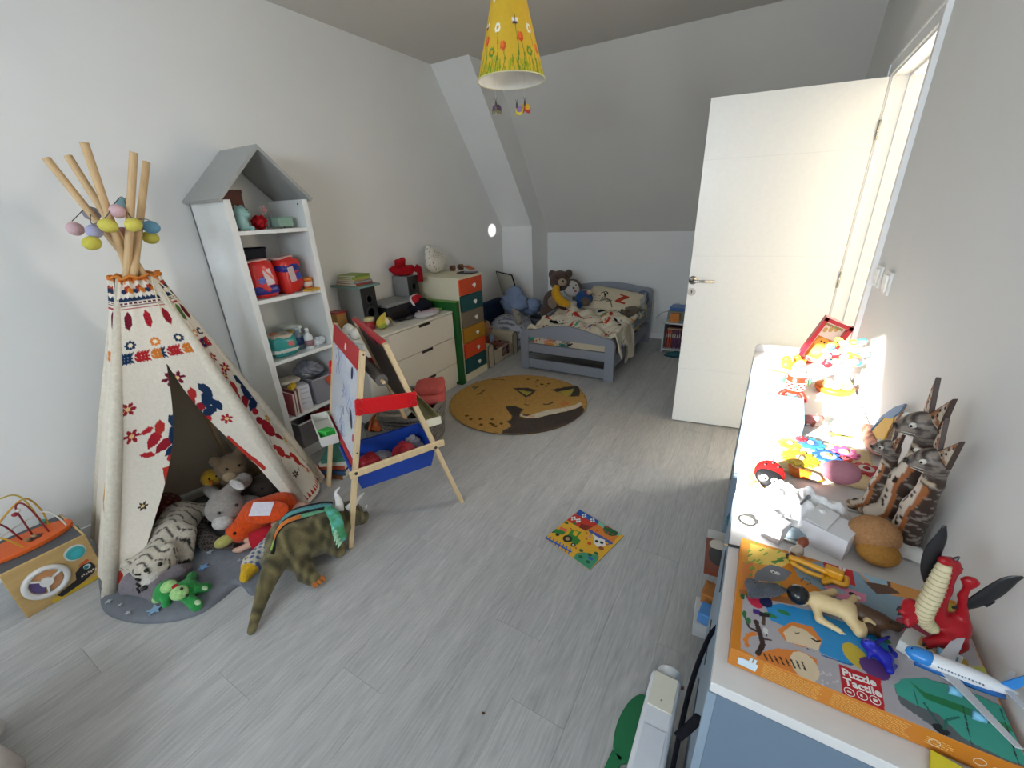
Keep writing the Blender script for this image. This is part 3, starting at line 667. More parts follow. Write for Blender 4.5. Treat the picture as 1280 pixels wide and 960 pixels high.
# ------------------------------------------------------------------ play mat under the tepee
px = [(127, 748), (134, 768), (168, 779), (213, 778), (250, 768), (277, 750), (300, 733), (316, 745), (338, 728), (368, 700), (392, 668), (385, 636)]
MP = [fl(*p)[:2] for p in px]+[np.array(p) for p in ((-2.2, 1.12), (-2.55, 1.0), (-2.65, .6), (-2.5, .32))]
mc = np.mean(MP, 0)
def densify(P, k=6):
    out = []
    n = len(P)
    for i in range(n):
        a, b, c, d = P[i-1], P[i], P[(i+1) % n], P[(i+2) % n]
        for j in range(k):
            t = j/k; out.append(.5*((2*b)+(c-a)*t+(2*a-5*b+4*c-d)*t*t+(3*b-a-3*c+d)*t**3))
    return out
rim = densify(MP)
g = G(); n = len(rim); R_ = 14
vs = [(mc[0], mc[1], .03)]
for j in range(1, R_+1):
    for i, p in enumerate(rim):
        q = mc+(p-mc)*j/R_; z = .022+.006*math.sin(9*q[0]+3)*math.sin(11*q[1]) + .018*math.exp(-((q[0]+1.78)**2+(q[1]-.62)**2)/.006) + .014*math.exp(-((q[0]+1.9)**2+(q[1]-.66)**2)/.004)
        vs.append((q[0], q[1], z if j < R_ else .012))
for p in rim: vs.append((p[0], p[1], 0.0))
fs = [(0, 1+i, 1+(i+1) % n) for i in range(n)]
for j in range(R_):
    for i in range(n): fs.append((1+j*n+i, 1+(j+1)*n+i, 1+(j+1)*n+(i+1) % n, 1+j*n+(i+1) % n))
g.add(vs, fs)
pm = thing('play_mat', 'grey padded play mat with blue stars lying under the tepee', 'mat', (mc[0], mc[1], 0))
part('mat_body', g, cloth('#6f7278', scale=30), pm, smooth=True, world=True)
for u, v, r_, c, a in ((193, 762, .03, '#7f9db8', 10), (254, 709, .026, '#6f93b8', 40), (135, 752, .014, '#aab0b4', 5), (160, 766, .012, '#a6acb2', 30), (262, 690, .016, '#9aa3a8', 0), (150, 756, .009, '#aab0b4', 60), (300, 700, .012, '#9aa3a8', 20)):
    p = fl(u, v, .03); poly = []
    for k in range(10): aa = math.radians(a+k*36); q = r_ if k % 2 == 0 else r_*.45; poly.append((p[0]+q*math.cos(aa), p[1]+q*math.sin(aa)))
    part('star_print', G().prism(poly, .028, .0315), cloth(c), pm, world=True)
# ------------------------------------------------------------------ soft toys in and before the tepee
def pz(u, v, z): return np.array(pl(u, v, 2, z))
def plush(name, label, base, cat='soft toy'): return thing(name, label, cat, (base[0], base[1], .02), 0, 'soft toys at the tepee')
# white tiger
h_ = pz(194, 703, .10); b0 = pz(215, 668, .13); b1 = pz(226, 648, .13); b2 = pz(262, 640, .09)
TW, TD = '#b9b0a0', '#2c2826'
def tiger_paint(V, C, near):
    s = np.sin((V[:, 0]*1.2-V[:, 1]*1.6)*75+2.2*np.sin(V[:, 0]*55+V[:, 1]*30)+1.2*np.sin(V[:, 2]*60)); m = (s > .87) & (near < 9)
    C = C.copy(); C[m] = lin(TD); return C
t = plush('tiger_plush', 'white tiger soft toy with black stripes lying in the tepee', b0)
mu = h_+np.array([.075, -.055, -.03])
blob('body', [cap(b0, b1, .085, .085, TW), cap(b1, b2, .075, .05, TW), elp(h_, (.085, .085, .075), TW), cap(b0, h_, .075, .06, TW), cap(b1, pz(192, 655, .05), .05, .03, TW), cap(b0+np.array([.05, .03, 0]), pz(232, 697, .04), .05, .032, TW), cap(b0, pz(180, 690, .045), .045, .03, TW), elp(h_+np.array([-.04, -.075, .035]), .026, TW), elp(h_+np.array([.035, .055, .05]), .026, TW), elp(mu, (.05, .045, .038), '#b9b4ac')], t, world=True, vox=.009, paintfn=tiger_paint)
part('nose', G().ell(mu+np.array([.035, -.032, .02]), (.013, .013, .01)), plastic('#1b1718'), t, smooth=True, world=True)
eyes(t, [h_+np.array([.072, -.05, .035]), h_+np.array([.085, -.005, .035])], .009, world=True)
for k in range(4): part('cheek_stripe', G().tube([mu+np.array([.01-.02*k, -.046+.008*k, .02+.008*k]), mu+np.array([.035-.02*k, -.05+.012*k, .012+.012*k])], .005, 6), cloth(TD), t, world=True)
# lavender grey plush dog flat on the mat
a = pz(168, 728, .05); b = pz(195, 735, .05); c_ = pz(222, 717, .05)
t = plush('dog_plush', 'lavender grey soft toy dog lying at the front edge of the mat', b); GL = '#726a70'
blob('body', [cap(a, b, .05, .045, GL), cap(b, c_, .045, .04, GL), elp(pz(180, 715, .055), (.05, .05, .04), GL), cap(pz(160, 735, .035), a, .032, .04, GL), cap(pz(196, 746, .03), b, .028, .035, GL), cap(pz(232, 712, .035), c_, .03, .035, GL)], t, world=True)
eyes(t, [pz(176, 712, .105), pz(186, 716, .105)], .006, world=True)
# green frog
hd = pz(233, 737, .055); bd_ = pz(208, 738, .05); FG, FGL = '#2a8a42', '#9cc980'
t = plush('frog_plush', 'green frog soft toy with pale muzzle and red mouth on the mat', hd)
blob('body', [elp(hd, (.045, .045, .042), FG), elp(bd_, (.05, .045, .04), FG), cap(hd+np.array([.03, .02, 0]), pz(258, 735, .03), .02, .022, FG), cap(hd+np.array([.03, -.02, 0]), pz(246, 757, .03), .02, .024, FG), cap(bd_, pz(208, 755, .03), .02, .018, FG), cap(hd, pz(240, 720, .04), .024, .02, FG), cap(bd_, pz(197, 748, .03), .025, .022, FGL), cap(bd_, pz(207, 722, .05), .025, .026, FGL)], t, world=True, vox=.006)
part('muzzle', G().ell(pz(224, 741, .09), (.036, .032, .024)), fur(FGL), t, smooth=True, world=True); part('belly', G().ell(pz(211, 733, .085), (.03, .03, .02)), fur(FGL), t, smooth=True, world=True)
part('mouth', G().ell(pz(219, 733, .108), (.014, .012, .006)), cloth('#a0242a'), t, smooth=True, world=True)
eyes(t, [pz(227, 736, .113), pz(234, 744, .102)], .006, world=True)
for p in ((256, 735, .052), (247, 753, .052)): part('ear_patch', G().ell(pz(*p), (.018, .010, .006)), fur('#a9c79a'), t, smooth=True, world=True)
# grey rabbit with long ears
hd = pz(281, 634, .17); GR = '#8f8780'
t = plush('rabbit_plush', 'grey rabbit soft toy with a long floppy ear sitting in the tepee', pz(290, 640, .05))
blob('body', [elp(hd, (.085, .085, .075), GR), elp(pz(305, 640, .08), (.10, .10, .08), GR), cap(pz(283, 618, .22), pz(305, 600, .23), .035, .04, GR), cap(pz(274, 622, .22), pz(262, 612, .16), .03, .032, GR), cap(pz(305, 640, .07), pz(345, 625, .05), .05, .04, GR)], t, world=True, vox=.009)
part('muzzle', G().ell(hd+np.array([.06, -.05, -.03]), (.045, .045, .035)), fur('#b5b0aa'), t, smooth=True, world=True)
part('ear_lining', G(frame(pz(296, 606, .262), (.3, -.3, 1))).ell((0, 0, 0), (.05, .02, .008)), fur('#b9b3ae'), t, smooth=True, world=True)
eyes(t, [hd+np.array([.07, -.055, .03]), hd+np.array([.085, .02, .03])], .008, world=True)
# yellow chick, brown teddy, leopard cat, dark plush at the back
hd = pz(264, 597, .22); t = plush('chick_plush', 'small yellow chick soft toy behind the grey rabbit', hd)
blob('body', [elp(hd, (.05, .05, .045), '#b58a1c'), elp(hd+np.array([-.03, .03, -.05]), (.055, .055, .05), '#b58a1c'), cap(hd+np.array([0, .04, -.03]), hd+np.array([.03, .08, -.06]), .02, .015, '#b58a1c')], t, world=True)
part('beak', G().tube([hd+np.array([.04, -.02, 0]), hd+np.array([.065, -.035, -.008])], [.014, .003], 8), plastic('#b5651c'), t, smooth=True, world=True); eyes(t, [hd+np.array([.042, -.025, .02]), hd+np.array([.048, .008, .02])], .005, world=True)
hd = pz(290, 583, .28); BR = '#6f5a42'; t = plush('teddy_plush', 'brown teddy bear at the back of the tepee', hd)
blob('body', [elp(hd, (.08, .08, .07), BR), elp(hd+np.array([-.06, .04, -.14]), (.10, .10, .12), BR), elp(hd+np.array([-.02, -.06, .06]), .028, BR), elp(hd+np.array([.0, .06, .06]), .028, BR), cap(hd+np.array([-.05, .1, -.1]), hd+np.array([.05, .16, -.16]), .04, .035, BR)], t, world=True, vox=.01)
part('muzzle', G().ell(hd+np.array([.06, -.045, -.015]), (.035, .035, .028)), fur('#8f7a5c'), t, smooth=True, world=True); eyes(t, [hd+np.array([.06, -.05, .03]), hd+np.array([.08, .0, .03])], .007, world=True)
a, b, c_ = pz(243, 660, .06), pz(262, 678, .045), pz(290, 682, .04); t = plush('leopard_plush', 'dark spotted leopard soft toy lying beside the white tiger', b)
def leo(V, C, near):
    s = np.sin(V[:, 0]*260)*np.sin(V[:, 1]*240+V[:, 0]*90)*np.sin(V[:, 2]*230+1); C = C.copy(); C[s > .05] = lin('#0f0d0d'); return C
blob('body', [cap(a, b, .05, .04, '#4d4038'), cap(b, c_, .04, .022, '#4d4038'), elp(a, (.06, .06, .05), '#4d4038'), elp(a+np.array([-.03, .03, .04]), .02, '#4d4038'), elp(a+np.array([.03, .04, .04]), .02, '#4d4038')], t, world=True, vox=.006, paintfn=leo)
a, b = pz(330, 608, .13), pz(352, 600, .10); t = plush('dark_bear_plush', 'dark brown soft toy in the shade behind the orange bird', a)
blob('body', [elp(a, (.075, .075, .07), '#3a3029'), elp(b, (.06, .06, .05), '#3a3029'), elp(a+np.array([-.03, -.05, .06]), .025, '#3a3029'), elp(a+np.array([.02, .05, .06]), .025, '#3a3029')], t, world=True, vox=.01); eyes(t, [a+np.array([.06, -.04, .03])], .006, world=True)
a, b = pz(178, 672, .06), pz(186, 654, .07); t = plush('brown_dog_plush', 'brown soft toy dog half hidden by the left tepee flap', a)
blob('body', [elp(a, (.06, .05, .05), '#6b5545'), cap(a, b, .05, .06, '#6b5545'), cap(a, a+np.array([.05, -.06, -.03]), .03, .025, '#7d6754'), elp(b+np.array([.02, -.03, .06]), .025, '#5a4638')], t, world=True); eyes(t, [a+np.array([.055, -.02, .02])], .006, world=True)
# red patterned cushion
p = pz(196, 636, .14); t = plush('red_cushion', 'dark red dotted cushion behind the white tiger', p, 'cushion')
blob('cushion_body', [elp(p+np.array([-.05, 0, -.02]), (.11, .12, .06), '#5e1f1c')], t, world=True, vox=.012, paintfn=lambda V, C, n: np.where(((np.sin(V[:, 0]*160)*np.sin(V[:, 1]*160)) > .75)[:, None], np.array(lin('#a06a4a')), C))
# orange bird with white label
hd = pz(300, 663, .075); b0 = pz(322, 645, .095); b1 = pz(352, 632, .085); OR = '#cf4a12'
t = plush('orange_bird_plush', 'large orange bird soft toy with a white label and yellow beak on the mat', b0)
blob('body', [elp(hd, (.062, .062, .055), OR), cap(hd, b0, .055, .085, OR), cap(b0, b1, .085, .075, OR), cap(b1, pz(372, 640, .05), .06, .04, OR)], t, world=True, vox=.009)
part('wing', G(frame(pz(334, 640, .17), (.25, -.45, 1), (1, .6, 0))).ell((0, 0, 0), (.11, .06, .014)), fur('#c9450f'), t, smooth=True, world=True)
part('beak', G(frame(hd+np.array([.0, -.075, -.005]), (-.35, -1, -.1))).ell((0, 0, 0), (.03, .026, .045)), fur('#a9a25a'), t, smooth=True, world=True)
part('label', G(frame(pz(327, 636, .19), (.35, -.45, 1), (1, .6, 0))).box((0, 0, 0), (.10, .07, .002)), cloth('#d0ccd2'), t, world=True)
eyes(t, [hd+np.array([.04, -.04, .03])], .008, world=True)
# doll in a red dress, only skirt and legs show
a, b = pz(330, 672, .07), pz(345, 662, .09); SK = '#c39a86'
t = plush('doll', 'doll in a red dress lying between the orange bird and the mat edge', a, 'doll')
blob('body', [cap(b, b+np.array([-.0, .08, .0]), .04, .035, SK), elp(b+np.array([.01, .14, .01]), .05, SK), cap(a, pz(300, 687, .035), .022, .014, SK), cap(a+np.array([.0, .02, .0]), pz(308, 676, .045), .022, .014, SK), cap(pz(300, 687, .035), pz(293, 688, .04), .013, .011, SK)], t, world=True, vox=.006, m=vcm(.5))
part('dress', G().tube([pz(317, 678, .06), a, b], [.05, .05, .04], 16), cloth('#a81f2c'), t, smooth=True, world=True)
# yellow corn plush
a, b, c_ = pz(306, 722, .05), pz(316, 705, .055), pz(342, 678, .07)
t = plush('corn_plush', 'yellow pointed soft toy with a flowered sleeve beside the dinosaur', b)
def corn(V, C, near):
    C = C.copy(); k = (np.sin(V[:, 0]*190)*np.sin(V[:, 1]*190) > .2) & (near == 1); C[k] = lin('#4a5a86'); return C
blob('body', [cap(a, b, .022, .045, '#c49a1a'), cap(b, c_, .045, .045, '#b9b3a4')], t, world=True, vox=.006, paintfn=corn)
part('leaf', G().tube([pz(312, 723, .02), pz(330, 712, .02)], [.012, .014], 8), fur('#2f6a34'), t, smooth=True, world=True)
# triceratops
t = thing('dinosaur_plush', 'green brown horned dinosaur soft toy with a striped back, standing before the tepee', 'soft toy', (-1.62, .66, 0), 0, 'soft toys at the tepee')
DG = '#5a5236'
tip = pz(314, 789, .02); t1 = pz(331, 735, .08); t2 = pz(348, 695, .14); rump = pz(364, 676, .155); ch = pz(402, 664, .135); nk = pz(421, 655, .13); hd = pz(436, 643, .125)
def dino(V, C, near):
    s = np.sin(V[:, 0]*60+3*np.sin(V[:, 1]*45))*np.sin(V[:, 2]*55+2*np.sin(V[:, 0]*40)); C = C.copy(); m = near < 12
    C[m] = C[m]*(1+.75*np.clip(s[m], -.7, 1))[:, None]; return C
hf = pz(384, 722, .03); ff = pz(424, 690, .03)
lt2 = rump+np.array([-.10, .0, -.12])
blob('body', [cap(tip, t1, .016, .032, DG), cap(t1, t2, .032, .055, DG), cap(t2, rump, .055, .10, DG), cap(rump, ch, .105, .10, DG), cap(ch, nk, .095, .075, DG), cap(nk, hd, .07, .065, DG), cap(rump+np.array([.05, -.03, -.04]), hf+np.array([-.01, .01, .03]), .055, .036, DG), cap(hf+np.array([-.02, .0, .005]), hf+np.array([.035, .01, -.002]), .033, .03, DG), cap(ch+np.array([.04, .0, -.05]), ff+np.array([0, 0, .01]), .05, .034, DG), cap(rump+np.array([-.08, .04, -.05]), rump+np.array([-.12, .05, -.14]), .05, .034, DG), cap(ch+np.array([-.07, .06, -.05]), ch+np.array([-.08, .08, -.13]), .045, .034, DG), cap(hd, hd+np.array([.02, .05, -.045]), .06, .04, DG)], t, world=True, vox=.008, paintfn=dino)
for dz in (-.012, 0, .012): part('claw', G().ell(hf+np.array([.062, .012+dz*1.6, -.004]), (.018, .011, .013)), fur('#a8642c'), t, smooth=True, world=True)
# spine stripe of coloured bands lying over the back
sp_ = arch([t2+np.array([.0, .0, .056]), rump+np.array([-.01, .01, .107]), ch+np.array([-.02, .02, .103]), nk+np.array([-.02, .0, .082])], 8)
for off, c in ((-.034, '#101212'), (-.018, '#4f8a8c'), (0, '#12140f'), (.020, '#5f9a78'), (.040, '#101212')):
    g = G()
    d_ = np.array([.55, -.75, -.25])
    g.tube([np.array(p)+d_*off for p in sp_], .0085 if c[1] == '1' else .012, 8)
    part('back_stripe', g, fur(c), t, smooth=True, world=True)
g = G().tube([np.array(p)+np.array([.55, -.75, -.25])*.020+np.array([.002, -.004, .002]) for p in sp_[3:13]], .0118, 8); part('back_stripe', g, fur('#c9712c'), t, smooth=True, world=True, label='orange stretch of the back stripe')
g = G().tube([np.array(p)+np.array([.55, -.75, -.25])*.020+np.array([.002, -.004, .002]) for p in sp_[0:4]], .0119, 8); part('back_stripe', g, fur('#8fa84a'), t, smooth=True, world=True, label='yellow green stretch of the back stripe')
# frill with points, horns, eyes
FR_ = []
fr0 = np.array(pz(421, 655, .24)); fpts = [pz(402, 637, .20), pz(414, 641, .215), pz(421, 652, .215), pz(423, 664, .19), pz(427, 672, .15)]
part('frill', G().tube(arch(fpts, 6), .027, 10), mat('#3f8a5a', .9, scale=40, amt=.2, bump=.5, col2='#57a89a'), t, smooth=True, world=True)
for p in arch(fpts, 2)[::1]:
    d_ = Vector(p)-Vector(hd); d_.z += .05; d_.normalize(); part('frill_point', G().tube([p, Vector(p)+Vector((d_.x*.03+.02, d_.y*.03-.03, .0))], [.015, .002], 8), fur('#9fc9a8'), t, smooth=True, world=True)
for P in ([(424, 640, .19), (424, 628, .22), (420, 616, .26), (425, 609, .29)], [(436, 637, .18), (442, 630, .20), (448, 623, .22), (455, 616, .24)]):
    part('horn', G().tube(arch([pz(*q) for q in P], 4), [.024-.0018*i for i in range(13)], 10), cloth('#cfcdc8'), t, smooth=True, world=True)
part('nose_horn', G().tube([hd+np.array([.04, .06, .0]), hd+np.array([.06, .07, .03])], [.012, .003], 10), cloth('#cfcdc8'), t, smooth=True, world=True)
eyes(t, [hd+np.array([.055, -.02, .02])], .010, world=True)
# ------------------------------------------------------------------ house-shaped bookshelf
SX0, SX1, SY0, SY1 = XL+.005, -2.455, 1.298, 1.785
EZ, AZ = 1.600, 1.845
bs = thing('bookshelf', 'tall white house-shaped bookshelf with a grey pitched roof against the left wall', 'bookshelf', (-2.63, 1.55, 0))
wp = paint('#dfe0de', .45)
SM = (SY0+SY1)/2
for y, nm in ((SY0+.018, 'side_panel'), (SY1-.018, 'side_panel')): part(nm, G().box(((SX0+SX1)/2, y, EZ/2), (SX1-SX0, .036, EZ)), wp, bs, world=True, bevel=.002)
part('back_panel', G(Matrix(((0, 0, 1, 0), (1, 0, 0, 0), (0, 1, 0, 0), (0, 0, 0, 1)))).prism([(SY0, 0.05), (SY1, .05), (SY1, EZ), (SM, AZ-.02), (SY0, EZ)], SX0, SX0+.012), paint('#cfd0cd', .6), bs, world=True)
SHZ = [0.07, .318, .695, 1.068, 1.443]
for z in SHZ: part('shelf', G().box(((SX0+SX1)/2, SM, z-.011), (SX1-SX0-.01, SY1-SY0-.07, .022)), wp, bs, world=True, bevel=.0015)
part('plinth', G().box((SX1-.02, SM, .03), (.02, SY1-SY0-.07, .06)), wp, bs, world=True)
rg = paint('#a0a19e', .6)
for s_ in (-1, 1):
    e = np.array([SM+s_*(SM-SY0+.02), EZ-.012]); a_ = np.array([SM, AZ]); d_ = (a_-e)/np.linalg.norm(a_-e); n_ = np.array([-d_[1], d_[0]])*(1 if s_ < 0 else -1)
    P = [tuple(e), tuple(a_), tuple(a_+np.array([0, .026])), tuple(e+n_*.02)]
    part('roof_panel', G(Matrix(((0, 0, 1, 0), (1, 0, 0, 0), (0, 1, 0, 0), (0, 0, 0, 1)))).prism(P, SX0, SX1+.012), rg, bs, world=True, bevel=.002)
part('screw_hole', G().cyl((-2.50, SY1-.036, 1.575), (-2.50, SY1-.038, 1.575), .006, 10), paint('#222'), bs, world=True)
def item(name, label, cat, loc, group=None, rz=0): return thing(name, label, cat, loc, rz, group)
def bag(g, c, d, e=.55, nu=20, nv=12, seed=0, amp=.012):
    """pillowy pack"""
    r = np.random.RandomState(seed); k = len(g.v); g.ell((0, 0, 0), (d[0]/2, d[1]/2, d[2]/2), nu=nu, nv=nv, e=e)
    for i in range(k, len(g.v)):
        x, y, z = g.v[i]; f_ = math.sin(x*70+seed)*math.sin(y*60+seed*2)*math.sin(z*55+1); g.v[i] = [x+c[0]+amp*f_, y+c[1]+amp*f_*.6, z+c[2]+amp*f_*.8]
    return g
# top shelf
z0 = SHZ[4]
t = item('hippo_night_light', 'pale turquoise rounded animal night light on the top shelf of the bookshelf', 'night light', (-2.51, 1.395, z0))
blob('body', [elp((0, 0, .045), (.03, .032, .045), '#8fb3b0'), elp((.0, .008, .095), (.032, .034, .03), '#8fb3b0'), elp((.02, .022, .085), (.022, .022, .018), '#8fb3b0'), cap((.015, .025, .012), (.03, .03, .012), .014, .014, '#8fb3b0'), elp((-.01, -.01, .125), .009, '#8fb3b0'), elp((-.005, .02, .125), .009, '#8fb3b0')], t, vox=.005, m=vcm(.3))
part('nostril', G().ell((.038, .026, .092), .003), plastic('#3a4a4a'), t); eyes(t, [(.028, .0, .105), (.025, .03, .108)], .003)
t = item('brown_gift_box', 'dark red brown cardboard box at the back of the top shelf', 'box', (-2.68, 1.43, z0)); part('box_body', G().box((0, 0, .10), (.14, .12, .20)), mat('#5a2c20', .7, amt=.1), t, bevel=.004); part('box_lid', G().box((0, 0, .203), (.146, .126, .02)), mat('#4f261b', .7, amt=.1), t, bevel=.003)
t = item('red_flower_ball', 'red paper flower ball on the top shelf', 'decoration', (-2.56, 1.52, z0))
part('ball_core', G().ell((0, 0, .042), .034), cloth('#a01a20'), t, smooth=True)
rr = random.Random(2); pet = None
for k in range(36):
    p = Vector((rr.gauss(0, 1), rr.gauss(0, 1), rr.gauss(0, 1))).normalized(); M = frame(Vector((0, 0, .042))+p*.034, p)
    part('petal', G(M).ell((0, 0, .004), (.014, .010, .006), nu=8, nv=5), cloth('#b01f26'), t, smooth=True)
t = item('toy_cart', 'small pale green metal toy box with a handle on the top shelf', 'toy', (-2.55, 1.65, z0), rz=8)
part('tray', G().box((0, 0, .012), (.075, .10, .004)).box((.037, 0, .037), (.003, .10, .05)).box((-.037, 0, .037), (.003, .10, .05)).box((0, .05, .037), (.075, .003, .05)).box((0, -.05, .037), (.075, .003, .05)), plastic('#86a596'), t, bevel=.001)
part('rim', G().tube([(.038, .051, .062), (-.038, .051, .062), (-.038, -.051, .062), (.038, -.051, .062)], .003, 8, closed=True), plastic('#7a998c'), t)
for x_, y_ in ((.03, .04), (-.03, .04), (.03, -.04), (-.03, -.04)): part('foot', G().ell((x_, y_, .006), .006), plastic('#6b857a'), t, smooth=True)
t = item('pink_flower_toy', 'little pink flower figure behind the pale green toy box', 'figurine', (-2.62, 1.60, z0))
part('stem', G().cyl((0, 0, 0), (0, 0, .10), .004, 8), plastic('#7d8f7a'), t); part('head', G().ell((0, 0, .105), .016), plastic('#b9898a'), t, smooth=True)
for k in range(5): part('petal', G().ell((0, .016*math.cos(k*1.257), .105+.016*math.sin(k*1.257)), (.006, .009, .009), nu=8, nv=6), plastic('#c4a2a0'), t, smooth=True)
# second shelf
z0 = SHZ[3]
t = item('storage_bin', 'dark blue grey fabric storage bin at the back of the second shelf', 'bin', (-2.68, 1.47, z0)); part('bin_body', G().lathe([(.08, 0), (.10, .26), (.105, .265), (.10, .27), (.094, .262)], 28), cloth('#34363d'), t, smooth=True); part('bin_rim', G().tube([(.102*math.cos(a*PI/16), .102*math.sin(a*PI/16), .268) for a in range(32)], .006, 8, closed=True), cloth('#2b2d33'), t, smooth=True)
DM = lambda c: mat(c, .25, amt=.05, scale=25, bump=.25)
for (yy, rz, lab, sd) in ((1.44, -10, 'red pack of nappies with a blue band, left one on the second shelf', 1), (1.60, 12, 'red pack of nappies with a blue band, right one on the second shelf', 2)):
    t = item('nappy_pack', lab, 'nappy pack', (-2.545, yy, z0), 'nappy packs on the second shelf', rz)
    part('pack_body', bag(G(), (0, 0, .105), (.12, .145, .215), .45, 24, 16, sd, .01), DM('#c62a24'), t, smooth=True)
    bz = .045 if sd == 1 else .15
    part('blue_band', bag(G(), (.001, 0, bz), (.122, .147, .055), .4, 24, 8, sd, .004), DM('#2b2a78'), t, smooth=True)
    part('white_patch', G().box((.060, .035 if sd == 1 else -.0, .115), (.006, .045, .09), rotm(8, 0, 0)), DM('#cdb8ba'), t, bevel=.003)
    part('star_emblem', G(Matrix(((0, 0, 1, 0), (1, 0, 0, 0), (0, 1, 0, 0), (0, 0, 0, 1)))).prism([((.026 if k % 2 else .016)*math.cos(k*PI/8)-.02*(1 if sd == 1 else -1.6), (.026 if k % 2 else .016)*math.sin(k*PI/8)+.10) for k in range(16)], .058, .0635), DM('#3a4aa0'), t)
    part('seal_fold', G().box((0, 0, .212), (.07, .12, .012), rotm(4, 0, 0)), DM('#c9a09a'), t, bevel=.004)
t = item('snack_cup', 'orange and white snack cup at the right end of the second shelf', 'cup', (-2.53, 1.715, z0))
part('cup_body', G().lathe([(.026, 0), (.034, .06)], 24), mat('#c96a2a', .4), t, smooth=True); part('cup_sleeve', G().lathe([(.0295, .02), (.0335, .05)], 24), mat('#d5cbc0', .5), t, smooth=True); part('cup_lid', G().lathe([(.036, .06), (.036, .072), (.028, .076)], 24), plastic('#c9792e'), t, smooth=True)
t = item('yellow_card_box', 'flat orange and yellow card box under the snack cup', 'box', (-2.50, 1.70, z0)); part('box_body', G().box((0, 0, .006), (.06, .10, .012), rotm(0, 0, 20)), mat('#c99a2a', .6), t); t.location.x += .03
# third shelf
z0 = SHZ[2]
t = item('wipes_pack', 'large turquoise pack of nappies lying flat on the third shelf', 'nappy pack', (-2.56, 1.455, z0), None, -8)
part('pack_body', bag(G(), (0, 0, .07), (.19, .17, .14), .5, 26, 14, 5, .008), DM('#2f8a86'), t, smooth=True)
part('white_band', bag(G(), (.002, 0, .045), (.195, .174, .03), .4, 26, 8, 5, .004), DM('#b9c4be'), t, smooth=True)
part('picture_panel', bag(G(), (.01, 0, .125), (.15, .14, .036), .5, 20, 8, 5, .004), DM('#b3a493'), t, smooth=True); part('orange_patch', G().ell((.0, -.02, .143), (.035, .03, .008)), DM('#b56a45'), t, smooth=True)
part('red_number', G().box((.094, .03, .085), (.006, .04, .03)), DM('#b56a6a'), t, bevel=.003)
t = item('lotion_bottle', 'white pump lotion bottle on the third shelf', 'bottle', (-2.515, 1.625, z0), rz=0)
part('bottle_body', G().lathe([(.026, 0), (.028, .01), (.027, .085), (.012, .105), (.010, .11)], 24), plastic('#cfd2d2'), t, smooth=True); part('cap', G().lathe([(.012, .11), (.013, .135), (.008, .138)], 20), plastic('#d7d9d8'), t, smooth=True); part('label', G().lathe([(.0285, .02), (.0285, .06)], 24), mat('#8f6a70', .5), t, smooth=True)
t = item('spray_bottle', 'clear spray bottle with a white trigger behind the lotion', 'bottle', (-2.58, 1.60, z0))
part('bottle_body', G().lathe([(.03, 0), (.032, .01), (.03, .10), (.013, .13)], 24), mat('#8d98a6', .15, amt=.02), t, smooth=True); part('trigger', G().box((.015, 0, .15), (.06, .02, .02)).box((.03, 0, .13), (.01, .012, .04)).cyl((0, 0, .125), (0, 0, .145), .012), plastic('#c5c9c8'), t, bevel=.002); part('blue_label', G().lathe([(.0335, .03), (.0335, .08)], 24), mat('#3a4f86', .4), t, smooth=True)
t = item('powder_tub', 'yellow tub with a white lid at the back of the third shelf', 'tub', (-2.68, 1.60, z0)); part('tub_body', G().lathe([(.045, 0), (.045, .12)], 24), plastic('#a3923f'), t, smooth=True); part('tub_lid', G().lathe([(.048, .12), (.048, .145), (.04, .15)], 24), plastic('#c3c6c0'), t, smooth=True)
t = item('crumpled_tissue', 'crumpled white plastic wrapper at the right end of the third shelf', 'wrapper', (-2.52, 1.70, z0))
def crumple(r, seed, n=2):
    rs = np.random.RandomState(seed); g = G(); g.ell((0, 0, 0), r, nu=30, nv=20); V = np.array(g.v); D = rs.randn(10, 3)
    for d_ in D: V = V*(1+.07*np.sin((V/np.array(r)) @ d_*1.6+d_[0]*5))[:, None]
    N_ = V/np.array(r)
    for d_ in rs.randn(5, 3)*3.2: V = V*(1+.09*(np.abs(np.sin(N_ @ d_+d_[1]))-.5))[:, None]
    V += rs.randn(*V.shape)*np.array(r)*.012; V[:, 2] -= V[:, 2].min(); g.v = V.tolist(); return g
part('wrapper_body', crumple((.04, .04, .028), 3), mat('#c3cad0', .3), t)
# fourth shelf: clear tub, books, bag
z0 = SHZ[1]
t = item('white_carton', 'white cardboard carton standing on the fourth shelf', 'box', (-2.515, 1.485, z0), None, -12); part('carton_body', G().box((0, 0, .085), (.09, .085, .17)), paint('#c9cbd3', .6), t, bevel=.002)
for zz in (.05, .08, .12, .15): part('print_line', G().box((.0455, 0, zz), (.001, .06, .006)), paint('#a3a6b5'), t)
t = item('grey_crate', 'grey translucent plastic crate with toys in it on the fourth shelf', 'crate', (-2.545, 1.63, z0))
part('crate_body', G().box((0, 0, .005), (.15, .15, .01)).box((.075, 0, .09), (.004, .15, .17)).box((-.075, 0, .09), (.004, .15, .17)).box((0, .075, .09), (.15, .004, .17)).box((0, -.075, .09), (.15, .004, .17)), plastic('#85858e'), t, bevel=.002); part('crate_rim', G().tube([(.078, .078, .175), (-.078, .078, .175), (-.078, -.078, .175), (.078, -.078, .175)], .006, 8, closed=True), plastic('#8e8e96'), t)
part('sticker', G().box((.0785, .045, .12), (.002, .03, .06), rotm(-15, 0, 0)), paint('#a9a845'), t)
t = item('plastic_bag', 'crumpled clear plastic bag heaped in the grey crate', 'bag', (-2.56, 1.60, z0+.17)); part('bag_body', crumple((.07, .075, .06), 9), mat('#787b86', .2, amt=.15, scale=20), t)
